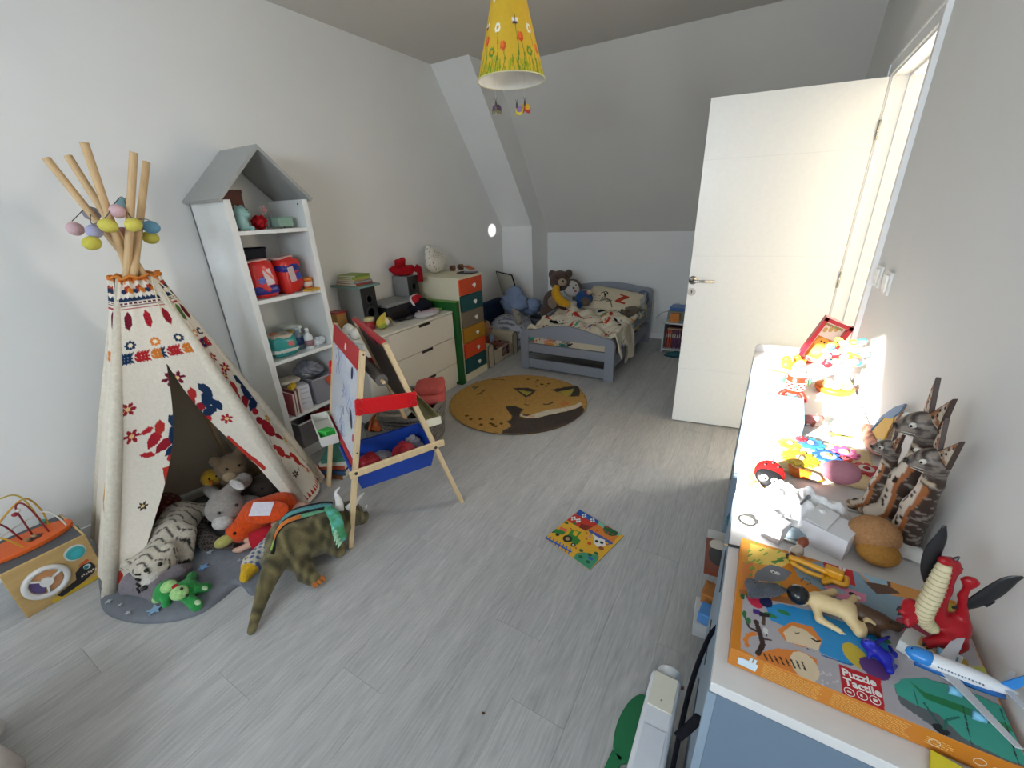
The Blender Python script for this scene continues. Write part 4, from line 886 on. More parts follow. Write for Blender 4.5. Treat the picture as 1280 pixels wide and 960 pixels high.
t = item('orange_bunting_card', 'red orange card sticking out of the grey crate', 'card', (-2.46, 1.69, z0+.10)); part('card_body', G().box((0, 0, .04), (.003, .045, .07), rotm(20, 0, 0)), paint('#bf4a2a'), t)
for k, (c, hh, yy, lab) in enumerate((('#a8535c', .15, 1.375, 'pink picture book leaning at the left of the fourth shelf'), ('#8c3348', .16, 1.40, 'dark red picture book left of the white carton'), ('#3f5a86', .14, 1.392, 'blue picture book behind the pink one on the fourth shelf'), ('#b88f98', .17, 1.425, 'pale pink picture book touching the white carton'))):
    t = item('picture_book', lab, 'book', (-2.50-.012*(k % 2)-.03*(k == 2), yy, z0), 'books on the fourth shelf'); part('cover', G(rotm(-4, 0, 0)).box((0, 0, hh/2), (.12, .016, hh)), mat(c, .5), t, bevel=.001); part('pages', G(rotm(-4, 0, 0)).box((.002, 0, hh/2), (.118, .011, hh+.002)), paint('#c9c4b8', .8), t)
t = item('yellow_toy_block', 'yellow toy block on the books of the fourth shelf', 'toy', (-2.475, 1.415, z0+.175)); part('block', G().box((0, 0, .015), (.03, .05, .03), rotm(10, 0, 20)), plastic('#c9a52a'), t, bevel=.004)
t = item('flat_packet', 'white and cream packets lying on top of the books and carton', 'packet', (-2.56, 1.44, z0+.185)); part('packet_body', bag(G(), (0, 0, .02), (.13, .14, .035), .6, 20, 8, 7, .006), mat('#b3ada0', .4), t, smooth=True)
# bottom shelf
z0 = SHZ[0]
t = item('clear_box', 'clear plastic storage box with red toys on the bottom shelf', 'storage box', (-2.56, 1.55, z0))
part('box_wall', G().box((0, 0, .004), (.19, .33, .008)).box((.095, 0, .085), (.004, .33, .17)).box((-.095, 0, .085), (.004, .33, .17)).box((0, .165, .085), (.19, .004, .17)).box((0, -.165, .085), (.19, .004, .17)), mat('#9b979a', .15, alpha=.35, amt=.02), t); part('box_rim', G().tube([(.098, .168, .172), (-.098, .168, .172), (-.098, -.168, .172), (.098, -.168, .172)], .007, 8, closed=True), plastic('#a3a2a3'), t)
part('tape', G().box((.0985, .06, .13), (.002, .03, .08)), paint('#8f9a52'), t)
t = item('red_fabric_bag', 'dark red toy bag inside the clear box on the bottom shelf', 'bag', (-2.54, 1.60, z0+.01)); part('bag_body', crumple((.07, .085, .075), 4), cloth('#7a1a1a'), t, smooth=True)
for k, (dx, dy, c, lab) in enumerate(((-.0, -.10, '#2c2f3a', 'dark blue toy on top of the clear box'), (.0, .0, '#6b6c74', 'grey crumpled toy cover on top of the clear box'), (.01, .10, '#54565c', 'dark grey bag heaped at the right on the clear box'))):
    t = item('toy_bundle', lab, 'toy', (-2.55+dx, 1.55+dy, z0+.18)); part('bundle_body', crumple((.06, .055, .03), 20+k), cloth(c), t, smooth=True)
for k, (y, c, lab) in enumerate(((1.36, '#8d8a4a', 'yellow green book on the floor of the shelf'), )): pass
# ------------------------------------------------------------------ easel
EA = fl(438, 683); EB = fl(577, 627)
ea = thing('easel', 'wooden child easel with red trim, scribbled whiteboard and dark chalkboard', 'easel', (EA[0], EA[1], 0), math.degrees(math.atan2(EB[1]-EA[1], EB[0]-EA[0])))
EW = .595; wd = wood('#cdb48c')
lx = lambda z: .233*z; rx_ = lambda z: .603-.287*z
for y in (0, EW):
    part('leg', G().bar((0, y, 0), (lx(.965), y, .965), .034, .022, (0, 1, 0)), wd, ea, bevel=.003)
    part('leg', G().bar((.603, y, 0), (rx_(.978), y, .978), .034, .022, (0, 1, 0)), wd, ea, bevel=.003)
    yo = -.02 if y == 0 else EW+.02
    b = part('side_rail', G().bar((lx(.40)-.03, yo, .40), (rx_(.415)+.05, yo, .418), .038, .014, (0, 0, 1)), wd, ea, bevel=.006, seg=3)
    for q in (lx(.40), rx_(.415)): part('bolt', G().cyl((q, yo-.009, .405), (q, yo+.009, .405), .008, 12), paint('#3a3028'), b)
    xa, xb = lx(.73)-.005, rx_(.70)
    rp = part('red_brace', G().bar((xa-.02, yo, .722), (xb+.02, yo, .690), .075, .012, (0, 0, 1)), plastic('#c8141a'), ea, bevel=.02, seg=4)
    yy = yo-.006 if y == 0 else yo+.006
    for q, z in ((xa, .742), (xa-.005, .700), (xb, .71), (xb+.005, .675)): part('knob', G().cyl((q, yo-.012, z), (q, yo+.012, z), .017, 20), plastic('#b81018'), rp, bevel=.003)
    for z in (.95, .50): part('screw', G().cyl((lx(z), y-.018, z), (lx(z), y+.018, z), .004, 10), paint('#3a3028'), ea)
wbp = lambda y, z, off=-.012: (lx(z)+off, y, z)
bd_ = part('whiteboard', G().bar((lx(.43)-.004, EW/2, .43), (lx(.965)-.004, EW/2, .965), EW-.04, .008, (0, 1, 0)), paint('#cdd0d8', .2), ea)
rc = paint('#b0161f', .4)
for z0_, z1_ in ((.875, .967), (.425, .455)): part('red_band', G().bar((lx(z0_)-.010, EW/2, z0_), (lx(z1_)-.010, EW/2, z1_), EW-.035, .007, (0, 1, 0)), rc, bd_, bevel=.001)
part('handle_slot', G().bar((lx(.905)-.0145, EW/2-.03, .905), (lx(.935)-.0145, EW/2-.03, .935), .03, .002, (0, 1, 0)), paint('#d8d4d2'), bd_, bevel=.006)
# drawing on the board: loose marker scribbles and colour blots
rs = random.Random(11)
def wbpt(y, z): return (lx(z)-.0088, y, z)
for k in range(20):
    y, z = rs.uniform(.06, .52), rs.uniform(.47, .86); P = [(y, z)]
    for q in range(6): y = min(.55, max(.03, y+rs.uniform(-.05, .05))); z = min(.865, max(.465, z+rs.uniform(-.06, .06))); P.append((y, z))
    part('marker_line', G().tube(arch([wbpt(*p) for p in P], 4), .0013, 5), paint('#a3aabf' if k % 3 else '#747d95'), bd_)
for y, z, r1, r2, c, a in ((.13, .83, .018, .030, '#1d1f48', 0), (.10, .62, .02, .045, '#20253a', 30), (.045, .55, .013, .018, '#a83048', 0)):
    M = frame(wbpt(y, z), (-1, 0, .233), (0, 1, 0)) @ rotm(0, 0, a); part('colour_blot', G(M).prism([(r1*math.cos(q*PI/10), r2*math.sin(q*PI/10)) for q in range(20)], -.001, .0008), paint(c), bd_)
ct = part('chalkboard', G().bar((rx_(.55)+.004, EW/2, .55), (rx_(.978)+.004, EW/2, .978), EW-.04, .008, (0, 1, 0)), mat('#4a4038', .6, amt=.1), ea)
part('red_band', G().bar((rx_(.90)+.008, EW/2, .90), (rx_(.982)+.008, EW/2, .982), EW-.035, .010, (0, 1, 0)), rc, ct, bevel=.001)
part('red_top_edge', G().bar((rx_(.975)-.004, EW/2, .968), (rx_(.975)-.004, EW/2, .985), EW-.035, .022, (0, 1, 0)), rc, ct, bevel=.003)
part('handle_hole', G().bar((rx_(.93)-.0005, EW/2, .915), (rx_(.95)-.0005, EW/2, .945), .16, .006, (0, 1, 0)), paint('#6a1014'), ct, bevel=.012)
tr_ = part('chalk_tray', G().box((rx_(.54)+.045, EW/2, .525), (.08, EW+.0, .008)).box((rx_(.54)+.085, EW/2, .54), (.006, EW, .035)), mat('#8f8a5f', .6), ea, bevel=.001)
for y in (.0, EW): part('tray_end', G().box((rx_(.54)+.045, y-.004 if y == 0 else y+.004, .538), (.088, .010, .042)), paint('#cfc9b4'), tr_, bevel=.003)
part('paper_roll', G().cyl((.29, .03, .80), (.29, EW-.03, .80), .028, 20), mat('#6f6964', .5), ea, smooth=False)
part('roll_dowel', G().cyl((.29, .0, .80), (.29, EW, .80), .008, 10), wd, ea)
# cup tray clipped to the whiteboard
wt = part('cup_tray', G().box((.04, .44, .428), (.085, .32, .006)).box((-.001, .44, .452), (.004, .32, .05)).box((.081, .44, .452), (.004, .32, .05)).box((.04, .282, .452), (.085, .004, .05)).box((.04, .598, .452), (.085, .004, .05)), paint('#cfcdc4', .4), ea, bevel=.002)
t = item('green_sponge', 'bright green sponge in the white easel tray', 'sponge', (0, 0, 0)); p = Vector((.04, .36, .45)); t.location = Matrix.Translation(ea.location) @ ea.rotation_euler.to_matrix().to_4x4() @ p; t.rotation_euler = (0, 0, ea.rotation_euler.z+.5); part('sponge_body', G().box((0, 0, .008), (.065, .075, .04), rotm(-6, 8, 0)), mat('#2fa83c', .8, bump=.4), t, bevel=.006, seg=3)
# blue bin resting on the lower rails
cxl, cxr = lx(.30)+.015, rx_(.30)-.015
bb = thing('blue_bin', 'blue plastic bin hanging between the easel legs', 'bin', (EA[0], EA[1], 0), math.degrees(ea.rotation_euler.z))
blu = plastic('#1440a3', .35)
def binshell(x0, x1, y0, y1, z0, z1, tp, th=.004):
    g = G(); a = [(x0+tp, y0+tp, z0), (x1-tp, y0+tp, z0), (x1-tp, y1-tp, z0), (x0+tp, y1-tp, z0)]; b = [(x0, y0, z1), (x1, y0, z1), (x1, y1, z1), (x0, y1, z1)]
    i = lambda P, dz: [(p[0]+th*(1 if p[0] < (x0+x1)/2 else -1), p[1]+th*(1 if p[1] < (y0+y1)/2 else -1), p[2]+dz) for p in P]
    V = a+b+i(b, 0)+i(a, th); F = [(3, 2, 1, 0)]
    for r in range(3):
        for k in range(4): F.append((r*4+k, r*4+(k+1) % 4, r*4+4+(k+1) % 4, r*4+4+k))
    F.append((12, 13, 14, 15)); g.add(V, F); return g
part('bin_shell', binshell(.085, .505, .02, .285, .262, .395, .03), blu, bb, bevel=.004)
part('bin_rim', G().tube([(.08, .015, .392), (.51, .015, .392), (.51, .29, .392), (.08, .29, .392)], .009, 8, closed=True), blu, bb, smooth=True)
def easel_pt(p): return tuple(Matrix.Translation(ea.location) @ ea.rotation_euler.to_matrix().to_4x4() @ Vector(p))
for p, r, c, lab, sd in (((.36, .15, .272), (.07, .07, .055), '#a3242c', 'crumpled red net in the blue bin', 31), ((.43, .20, .272), (.05, .05, .045), '#8d8a92', 'crumpled grey plastic in the blue bin, right of the red net', 32), ((.16, .12, .272), (.05, .05, .05), '#a8202a', 'red cloth at the left end of the blue bin', 33), ((.25, .19, .272), (.06, .07, .03), '#9da0a8', 'grey wrapper flat in the middle of the blue bin', 34)):
    t = item('scrap', lab, 'scrap', easel_pt(p)); part('scrap_body', crumple(r, sd), mat(c, .5, bump=.3), t)
# ------------------------------------------------------------------ dresser
DX, DY_0, DY_1, DZT = -2.27, 1.86, 2.845, .70
dr = thing('dresser', 'white chest of three wide drawers with slot pulls, against the left wall', 'dresser', ((XL+DX)/2, 2.47, 0))
dw = paint('#d9d5ca', .4)
part('carcass', G().box(((XL+.01+DX-.02)/2, (DY_0+DY_1)/2, DZT/2+.01), (DX-.02-XL-.01, DY_1-DY_0, DZT-.06)), paint('#c4c0b4', .5), dr, world=True)
part('worktop', G().box(((XL+.01+DX)/2, (DY_0+DY_1)/2, DZT-.008), (DX-XL-.01+.004, DY_1-DY_0+.004, .016)), dw, dr, world=True, bevel=.002)
part('plinth', G().box((DX-.03, (DY_0+DY_1)/2, .022), (.02, DY_1-DY_0-.01, .044)), dw, dr, world=True)
for k, (za, zb_) in enumerate(((.468, .680), (.228, .464), (.046, .224))):
    for y0, y1 in ((DY_0, 2.075), (2.079, DY_1)):
        dd = part('drawer', G().box((DX-.01, (y0+y1)/2, (za+zb_)/2), (.02, y1-y0, zb_-za)), dw, dr, world=True, bevel=.002)
        if y1-y0 > .5: part('slot_pull', G().box((DX+.0005, y0+.40, zb_-.010), (.003, .13, .021)), paint('#2b2621', .8), dd, world=False, loc=-np.array(wloc(dr)))
gb = thing('green_board', 'narrow dark green board standing between the dresser and the colourful drawers', 'board', (-2.45, 2.885, 0))
part('board_body', G().box((-2.45, 2.887, .385), (.42, .05, .77)), paint('#1c5a26', .4), gb, world=True, bevel=.003); part('board_cap', G().box((-2.45, 2.887, .773), (.425, .054, .008)), paint('#5f8a2c', .4), gb, world=True)
# ------------------------------------------------------------------ colourful chest of drawers
cx0, cx1, cy0, cy1, cz = XL+.03, -2.25, 2.945, 3.305, .965
cc = thing('drawer_tower', 'narrow cream tower of six drawers in orange, teal, taupe and mustard', 'drawers', ((cx0+cx1)/2, 3.12, 0))
cr_ = paint('#d3cbb0', .5)
part('carcass', G().box(((cx0+cx1)/2-.006, (cy0+cy1)/2, cz/2), (cx1-cx0-.012, cy1-cy0-.004, cz-.03)), cr_, cc, world=True, bevel=.002)
part('top_board', G().box(((cx0+cx1)/2, (cy0+cy1)/2, cz-.008), (cx1-cx0+.01, cy1-cy0+.012, .018)), cr_, cc, world=True, bevel=.003)
part('base_board', G().box((cx1-.01, (cy0+cy1)/2, .035), (.02, cy1-cy0, .07)), cr_, cc, world=True, bevel=.002)
zs = np.linspace(.952, .075, 7)
for k, c in enumerate(('#c9461c', '#134a4d', '#76695a', '#a9791a', '#c9461c', '#134a4d')):
    dd = part('drawer', G().box((cx1-.006, (cy0+cy1)/2, (zs[k]+zs[k+1])/2), (.018, cy1-cy0-.02, zs[k]-zs[k+1]-.005)), paint(c, .5), cc, world=True, bevel=.002, label=('orange drawer', 'dark teal drawer', 'taupe drawer', 'mustard drawer', 'orange drawer', 'dark teal drawer')[k])
    q = np.array([cx1+.003, (cy0+cy1)/2+.02, (zs[k]+zs[k+1])/2])-np.array(wloc(cc))
    part('knob', G().cyl(q, q+np.array([.02, 0, 0]), .006, 10).ell(q+np.array([.02, -.008, .004]), (.007, .014, .014)).ell(q+np.array([.02, .008, .004]), (.007, .014, .014)).ell(q+np.array([.02, 0, -.008]), (.007, .012, .014)), plastic('#dcd8cd'), dd, smooth=True)
def on(u, v, z): p = fl(u, v, z); return (p[0], p[1], z)
# things on the drawer tower
t = item('drop_cushion', 'white drop-shaped cushion with tiny specks on the drawer tower', 'cushion', (-2.66, 3.10, cz))
def drop(V, C, n):
    m = np.sin(V[:, 0]*170)*np.sin(V[:, 1]*165+V[:, 2]*30)*np.sin(V[:, 2]*160) > .55; C = C.copy(); C[m] = lin('#5a5a5a'); return C
blob('cushion_body', [elp((0, .06, .10), (.06, .14, .10), '#d5d1c6'), elp((0, .0, .17), (.045, .07, .09), '#d5d1c6'), cap((0, -.01, .2), (0, -.045, .255), .04, .012, '#d5d1c6')], t, vox=.009, paintfn=drop)
for k, (u, v, r, lab) in enumerate(((566, 339, .034, 'dark brown pine cone on the drawer tower, nearest the cushion'), (576, 338, .036, 'dark brown pine cone on the drawer tower, the right one'))):
    p = on(u, v, cz); t = item('pine_cone', lab, 'pine cone', p, 'pine cones on the drawer tower')
    part('core', G().ell((0, 0, r*.8), (r*.75, r*.75, r*.75)), mat('#3a2418', .8), t, smooth=True)
    for j in range(5):
        for i in range(8):
            a = i*PI/4+j*.4; z = r*.25+j*r*.3; q = r*(1-.12*abs(j-2))*.85; part('scale', G(frame((q*math.cos(a), q*math.sin(a), z), (math.cos(a), math.sin(a), .5))).ell((0, 0, 0), (r*.25, r*.2, r*.12), nu=6, nv=4), mat('#5a3a26' if (i+j) % 3 else '#8f6c4a', .8), t)
t = item('orange_card', 'orange and brown card leaning on the drawer tower', 'card', on(586, 337, cz)); part('card_body', G().box((0, 0, .02), (.08, .10, .004), rotm(0, 24, 10)), mat('#b0582a', .6, amt=.2, scale=30), t)
t = item('tablet', 'thin dark tablet lying at the right edge of the drawer tower', 'tablet', (-2.36, 3.235, cz+.001)); part('tablet_body', G().box((0, 0, .006), (.17, .11, .01), rotm(0, 0, 10)), plastic('#2a2d30'), t, bevel=.003); part('tablet_screen', G().box((0, 0, .0114), (.15, .09, .001), rotm(0, 0, 10)), plastic('#3a4044', .1), t)
# speakers, printer and oddments on the dresser
gsp = paint('#8b8d8c', .6); blk = plastic('#17181a', .4)
def speaker(label, x0, x1, y0, y1, z1):
    t = item('speaker', label, 'speaker', ((x0+x1)/2, (y0+y1)/2, DZT), 'speakers on the dresser')
    part('cabinet', G().box(((x0+x1)/2, (y0+y1)/2, (DZT+z1)/2), (x1-x0, y1-y0, z1-DZT)), gsp, t, world=True, bevel=.003)
    f_ = part('front_baffle', G().box((x1+.006, (y0+y1)/2, (DZT+z1)/2), (.012, y1-y0-.004, z1-DZT-.004)), blk, t, world=True, bevel=.003)
    for z, r in ((DZT+.11, .05), (z1-.09, .035)): part('driver', G(frame(np.array([x1+.012, (y0+y1)/2, z])-np.array(wloc(t)), (1, 0, 0))).lathe([(r, 0), (r, .003), (r*.8, .002), (r*.3, -.004), (0.001, -.002)], 28), plastic('#26282a', .5), t, smooth=True)
speaker('grey and black loudspeaker at the left of the dresser, books on it', -2.79, -2.545, 2.13, 2.27, 1.000)
speaker('grey and black loudspeaker at the right of the dresser, red bag on it', -2.79, -2.62, 2.74-.03, 2.85-.01, .998)
t = item('turquoise_board', 'thin turquoise board on the left loudspeaker under the books', 'board', (-2.665, 2.20, 1.001)); part('board_body', G().box((0, 0, .008), (.30, .22, .015)), paint('#6f8f88', .5), t, bevel=.002)
zz = 1.0175
for k, (c, d, lab, rz, h) in enumerate((('#a3433a', (.20, .17), 'book with a red spine at the bottom of the stack on the left loudspeaker', 4, .016), ('#7f8f90', (.20, .17), 'grey blue book second from the bottom of the loudspeaker stack', -3, .014), ('#b89a66', (.18, .16), 'tan book in the middle of the loudspeaker stack', 2, .014), ('#8fa83a', (.19, .16), 'lime green book second from the top of the loudspeaker stack', -6, .014), ('#7d9440', (.18, .15), 'olive green book topmost on the loudspeaker stack', 5, .013))):
    t = item('book', lab, 'book', (-2.665, 2.20, zz), 'books on the left loudspeaker', rz); part('cover', G().box((0, 0, h-.001), (*d, .002)).box((0, 0, .001), (*d, .002)).box((d[0]/2-.001, 0, h/2), (.002, d[1], h)), mat(c, .5), t); part('pages', G().box((-.002, 0, h/2), (d[0]-.008, d[1]-.006, h-.004)), paint('#cfc8b4', .8), t); zz += h+.0005
t = item('red_bag', 'crumpled red fabric bag lying on the right loudspeaker', 'bag', (-2.70, 2.77, .999)); part('bag_body', crumple((.085, .12, .045), 41), cloth('#a3121d'), t, smooth=True); part('bag_flap', crumple((.04, .05, .03), 42), cloth('#aa1722'), t, smooth=True, loc=(.02, -.06, .07)); part('bag_tail', G().tube(arch([(.07, .07, .06), (.105, .08, .03), (.108, .075, -.06)], 6), [.035]*6+[.028]*7, 10, sq=.35), cloth('#8c101a'), t, smooth=True)
pr_ = item('printer', 'black flatbed printer between the loudspeakers on the dresser', 'printer', (-2.635, 2.505, DZT))
part('printer_body', G().box((0, 0, .06), (.25, .33, .10)), plastic('#1a1b1d', .35), pr_, bevel=.008); part('scanner_lid', G().box((-.005, 0, .122), (.26, .335, .022)), plastic('#7f8282', .35), pr_, bevel=.006); part('output_tray', G().box((.16, 0, .015), (.11, .25, .012)), plastic('#141517', .4), pr_, bevel=.003); part('paper_slot', G().box((.1255, 0, .045), (.003, .26, .03)), plastic('#050505', .6), pr_); part('control_panel', G().box((.124, .12, .095), (.006, .06, .025)), plastic('#3a3c3e'), pr_, bevel=.002)
t = item('computer_mouse', 'grey computer mouse on the dresser before the printer', 'mouse', on(512, 399, DZT)); blob('mouse_body', [elp((0, 0, .014), (.028, .048, .018), '#3c3e42')], t, vox=.006, m=vcm(.4)); part('wheel', G().ell((.004, -.02, .03), (.004, .008, .006)), plastic('#111'), t, smooth=True)
t = item('red_sequin_cushion', 'red cushion with white fringe leaning on dark clothes, on the dresser', 'cushion', (-2.50, 2.70, DZT+.085)); M = rotm(0, 58, 18)
part('cushion_body', bag(G(M), (0, 0, 0), (.15, .17, .05), .6, 24, 10, 3, .006), cloth('#b0202c', bump=.6), t, smooth=True)
part('fringe', G(M).tube([(.078*math.copysign(abs(math.cos(a*PI/16))**.5, math.cos(a*PI/16)), .09*math.copysign(abs(math.sin(a*PI/16))**.5, math.sin(a*PI/16)), -.008) for a in range(32)], .009, 8, closed=True), cloth('#c9bfc0'), t, smooth=True)
t = item('dark_clothes', 'heap of dark navy clothes behind the red cushion on the dresser', 'clothes', (-2.50, 2.705, DZT)); part('heap', crumple((.10, .11, .05), 44), cloth('#15161f'), t, smooth=True, subdiv=1)
t = item('white_paper', 'crumpled white papers and socks spread on the dresser top', 'papers', (-2.41, 2.66, DZT)); part('sheet', crumple((.10, .15, .012), 45), cloth('#c5c0c4'), t, smooth=True); part('pink_sheet', crumple((.05, .10, .014), 46), cloth('#c3a3ae'), t, smooth=True, loc=(.0, .06, .004))
t = item('green_packet', 'bright green packet at the right end of the dresser top', 'packet', (-2.45, 2.79, DZT)); part('packet_body', G().box((0, 0, .012), (.16, .08, .022), rotm(0, 0, 8)), mat('#6f9a2f', .5), t, bevel=.004)
t = item('toy_cup', 'red toy cup with a cream lid on the dresser', 'cup', on(463, 411, DZT)); part('cup_body', G().lathe([(.038, 0), (.04, .06)], 24), plastic('#a8262a'), t, smooth=True); part('cup_lid', G().lathe([(.041, .06), (.041, .085), (.034, .09)], 24), plastic('#c9b98a'), t, smooth=True)
t = item('yellow_pouch', 'yellow and white cloth pouch on the dresser beside the toy cup', 'pouch', on(479, 411, DZT)); blob('pouch_body', [elp((0, 0, .045), (.04, .05, .045), '#bfa93a'), elp((.02, .02, .05), (.028, .03, .028), '#c9c2b4'), cap((0, .01, .08), (0, .04, .11), .025, .01, '#c9b24a'), elp((.03, -.02, .03), (.02, .02, .02), '#7f9a3f')], t, vox=.007, m=vcm(.8)); part('strap', G().tube(arch([(.0, .03, .08), (.0, .08, .06), (.02, .10, .01)], 6), .006, 6), cloth('#b89b5a'), t, smooth=True)
t = item('wooden_shape_box', 'wooden toy box with a red roof lid on the dresser, against the wall', 'toy', (-2.74, 2.05, DZT)); part('box_body', G().box((0, 0, .06), (.09, .09, .12)), wood('#a8793f'), t, bevel=.003); part('box_roof', G().box((0, 0, .126), (.10, .10, .014)), plastic('#a3261f'), t, bevel=.003); part('hole', G().cyl((.04, .02, .03), (.0455, .02, .03), .008, 12), paint('#2a1a10'), t)
for k, (u, v, lab) in enumerate(((437, 418, 'white plastic ball on the dresser behind the easel, left'), (446, 424, 'white plastic ball on the dresser behind the easel, right'))):
    p = on(u, v, DZT); t = item('white_ball', lab, 'ball', p, 'white balls on the dresser'); part('ball_body', G().ell((0, 0, .04), .04, nu=22, nv=14), plastic('#d3d1c8'), t, smooth=True)
# ------------------------------------------------------------------ laundry basket by the easel
lb = thing('laundry_basket', 'grey woven plastic laundry basket heaped with clothes, behind the easel', 'basket', (-1.93, 1.90, 0), 20)
def lbp(a, z): r = (.155+.03*z/.3); return (r*math.copysign(abs(math.cos(a))**.6, math.cos(a)), r*1.45*math.copysign(abs(math.sin(a))**.6, math.sin(a)), z)
gm = plastic('#6f6b66', .5)
part('basket_wall', G().surf(lambda u, v: tuple(np.array(lbp(2*PI*u, .005+.29*v))*np.array([.985, .985, 1])), 48, 6, cu=True), paint('#4a4744', .7), lb, smooth=True)
for k in range(9): part('weave_band', G().tube([lbp(2*PI*a/40, .02+.031*k) for a in range(40)], .008, 6, closed=True), gm, lb, smooth=True)
g = G()
for a in range(52): g.tube([lbp(2*PI*a/52, .01), lbp(2*PI*a/52, .29)], .0045, 5)
part('weave_upright', g, gm, lb, stuff=True)
part('basket_rim', G().tube([lbp(2*PI*a/48, .298) for a in range(48)], .013, 8, closed=True), gm, lb, smooth=True)
part('basket_floor', G().prism([lbp(2*PI*a/40, 0)[:2] for a in range(40)], .0, .008), gm, lb)
def cloths(name, lab, p, d, c, sd, rz=0):
    t = item(name, lab, 'clothes', p, None, rz); part('fold', bag(G(), (0, 0, d[2]*.3), (d[0], d[1], d[2]*.55), .5, 24, 10, sd, .01), cloth(c), t, smooth=True); part('fold', bag(G(), (.01, .01, d[2]*.72), (d[0]*.92, d[1]*.9, d[2]*.5), .5, 24, 10, sd+3, .012), cloth(c), t, smooth=True)
cloths('pink_towel', 'folded coral pink towel on top of the laundry basket', (-1.88, 2.02, .275), (.22, .24, .14), '#bf5a55', 3, 35)
cloths('white_laundry', 'white and grey clothes heaped in the laundry basket, behind the easel', (-1.96, 1.78, .262), (.20, .26, .09), '#a8a29a', 6, 20)
cloths('maroon_laundry', 'dark maroon cloth under the pink towel in the basket', (-1.90, 1.93, .245), (.20, .20, .06), '#5a2228', 8, 10)
t = thing('small_basket', 'small grey basket with an orange handle and toys beside the easel', 'basket', (-2.08, 1.72, 0)); part('basket_body', G().lathe([(.09, 0), (.11, .18), (.104, .18), (.086, .01)], 28), mat('#5a554e', .8, bump=.5), t, smooth=True); part('handle', G().tube(arch([(.0, -.10, .18), (.02, -.06, .27), (.02, .06, .27), (0, .10, .18)], 8), .010, 8), plastic('#b0562c'), t, smooth=True)
for p, c, lab in (((-2.06, 1.68, .15), '#c0602c', 'orange toy in the small basket'), ((-2.10, 1.74, .15), '#8c8f4a', 'olive toy in the small basket'), ((-2.05, 1.76, .15), '#b5afa6', 'white toy in the small basket')):
    t = item('toy_piece', lab, 'toy', p); part('toy_body', crumple((.045, .045, .04), int(p[1]*100)), plastic(c), t, smooth=True)
# books stacked on the floor behind the easel
for k, (c, dx, lab) in enumerate((('#7a4a2a', 0, 'brown book lowest of the floor stack behind the easel leg'), ('#2c4a6a', .01, 'blue book second in the floor stack behind the easel'), ('#a8432c', -.01, 'red book third in the floor stack behind the easel'), ('#c9c2b0', .0, 'cream book fourth in the floor stack behind the easel'), ('#2f6a5a', .012, 'green book topmost of the floor stack behind the easel'))):
    t = item('floor_book', lab, 'book', (-2.13+dx, 1.40, .0+.03*k), 'books stacked on the floor', 15+6*k); part('cover', G().box((0, 0, .015), (.17, .22, .028)), mat(c, .5), t, bevel=.002); part('pages', G().box((.003, 0, .015), (.168, .214, .022)), paint('#bdb6a4', .8), t)
t = item('white_plastic_piece', 'white plastic piece lying on the floor under the blue bin', 'toy', fl(462, 603)); part('piece', bag(G(), (0, 0, .018), (.10, .06, .03), .7, 18, 8, 2, .004), plastic('#c9c7c2'), t, smooth=True)
# ------------------------------------------------------------------ fox rug
RC = np.array([-1.602, 2.776]); RR = .575
rg_ = thing('fox_rug', 'round ochre rug printed as a sleeping fox on the floor', 'rug', (RC[0], RC[1], 0))
cv = Cv(2.16, 2.16, 460, '#b18b50')
def rz(px): q = (fl(*px)[:2]-RC)/RR; return (q[0]+1.08, q[1]+1.08)
def z2(P): return [rz((540+a/5.818, 440+b/5.818)) for a, b in P]
DKG = '#4a423e'
cv.poly(z2([(535, 405), (600, 402), (668, 428), (640, 455), (640, 480), (690, 495), (760, 490), (860, 465), (960, 447), (1040, 425), (1090, 400), (1110, 440), (1100, 520), (980, 600), (700, 640), (505, 610), (515, 585), (578, 550), (545, 515), (582, 495), (578, 470), (552, 440)]), DKG)
cv.poly(z2([(640, 470), (650, 478), (700, 492), (760, 492), (860, 466), (980, 440), (1060, 415), (1090, 400), (1085, 372), (1040, 395), (960, 415), (860, 430), (760, 455), (700, 480), (650, 462)]), '#c9c0ae')
cv.poly(z2([(650, 470), (680, 462), (715, 466), (690, 480)]), '#5a4034'); cv.poly(z2([(700, 485), (745, 470), (740, 488)]), '#c9a08a')
cv.poly(z2([(590, 272), (700, 270), (760, 288), (715, 330), (680, 340)]), DKG); cv.poly(z2([(620, 285), (700, 296), (728, 300), (690, 328)]), '#a89a4a')
cv.poly(z2([(865, 285), (960, 265), (1060, 255), (1078, 290), (1070, 330), (1000, 335), (970, 320), (920, 305)]), DKG); cv.poly(z2([(920, 300), (1035, 275), (1005, 332), (960, 322)]), '#a89a4a')
cv.line(z2([(812, 390), (840, 392), (878, 378)]), .03, DKG); cv.line(z2([(672, 392), (690, 396), (708, 394)]), .02, DKG)
cv.ell(*rz((540+963/5.818, 440+385/5.818)), .06, .08, '#b87a4a')
cv.line(z2([(330, 320), (362, 305), (385, 285)]), .028, '#5a4a2a'); cv.line(z2([(445, 210), (490, 208), (530, 214)]), .025, '#5a4a2a'); cv.line(z2([(680, 345), (680, 385)]), .008, '#9a7230')
for a, b in ((308, 262), (316, 272), (332, 262)): cv.ell(*rz((540+a/5.818, 440+b/5.818)), .018, .04, '#2f5a4a')
for a, b in ((700, 208), (755, 228), (770, 215), (800, 245), (848, 240), (765, 258), (835, 258), (255, 475), (283, 500), (350, 498), (358, 540), (425, 530), (437, 500), (465, 552), (505, 533), (445, 540)): cv.ell(*rz((540+a/5.818, 440+b/5.818)), .026, .026, '#5a3f1c')
def rugf(u, v): return ((u-.5)*2.16*RR, (v-.5)*2.16*RR, 0*u+.0135)
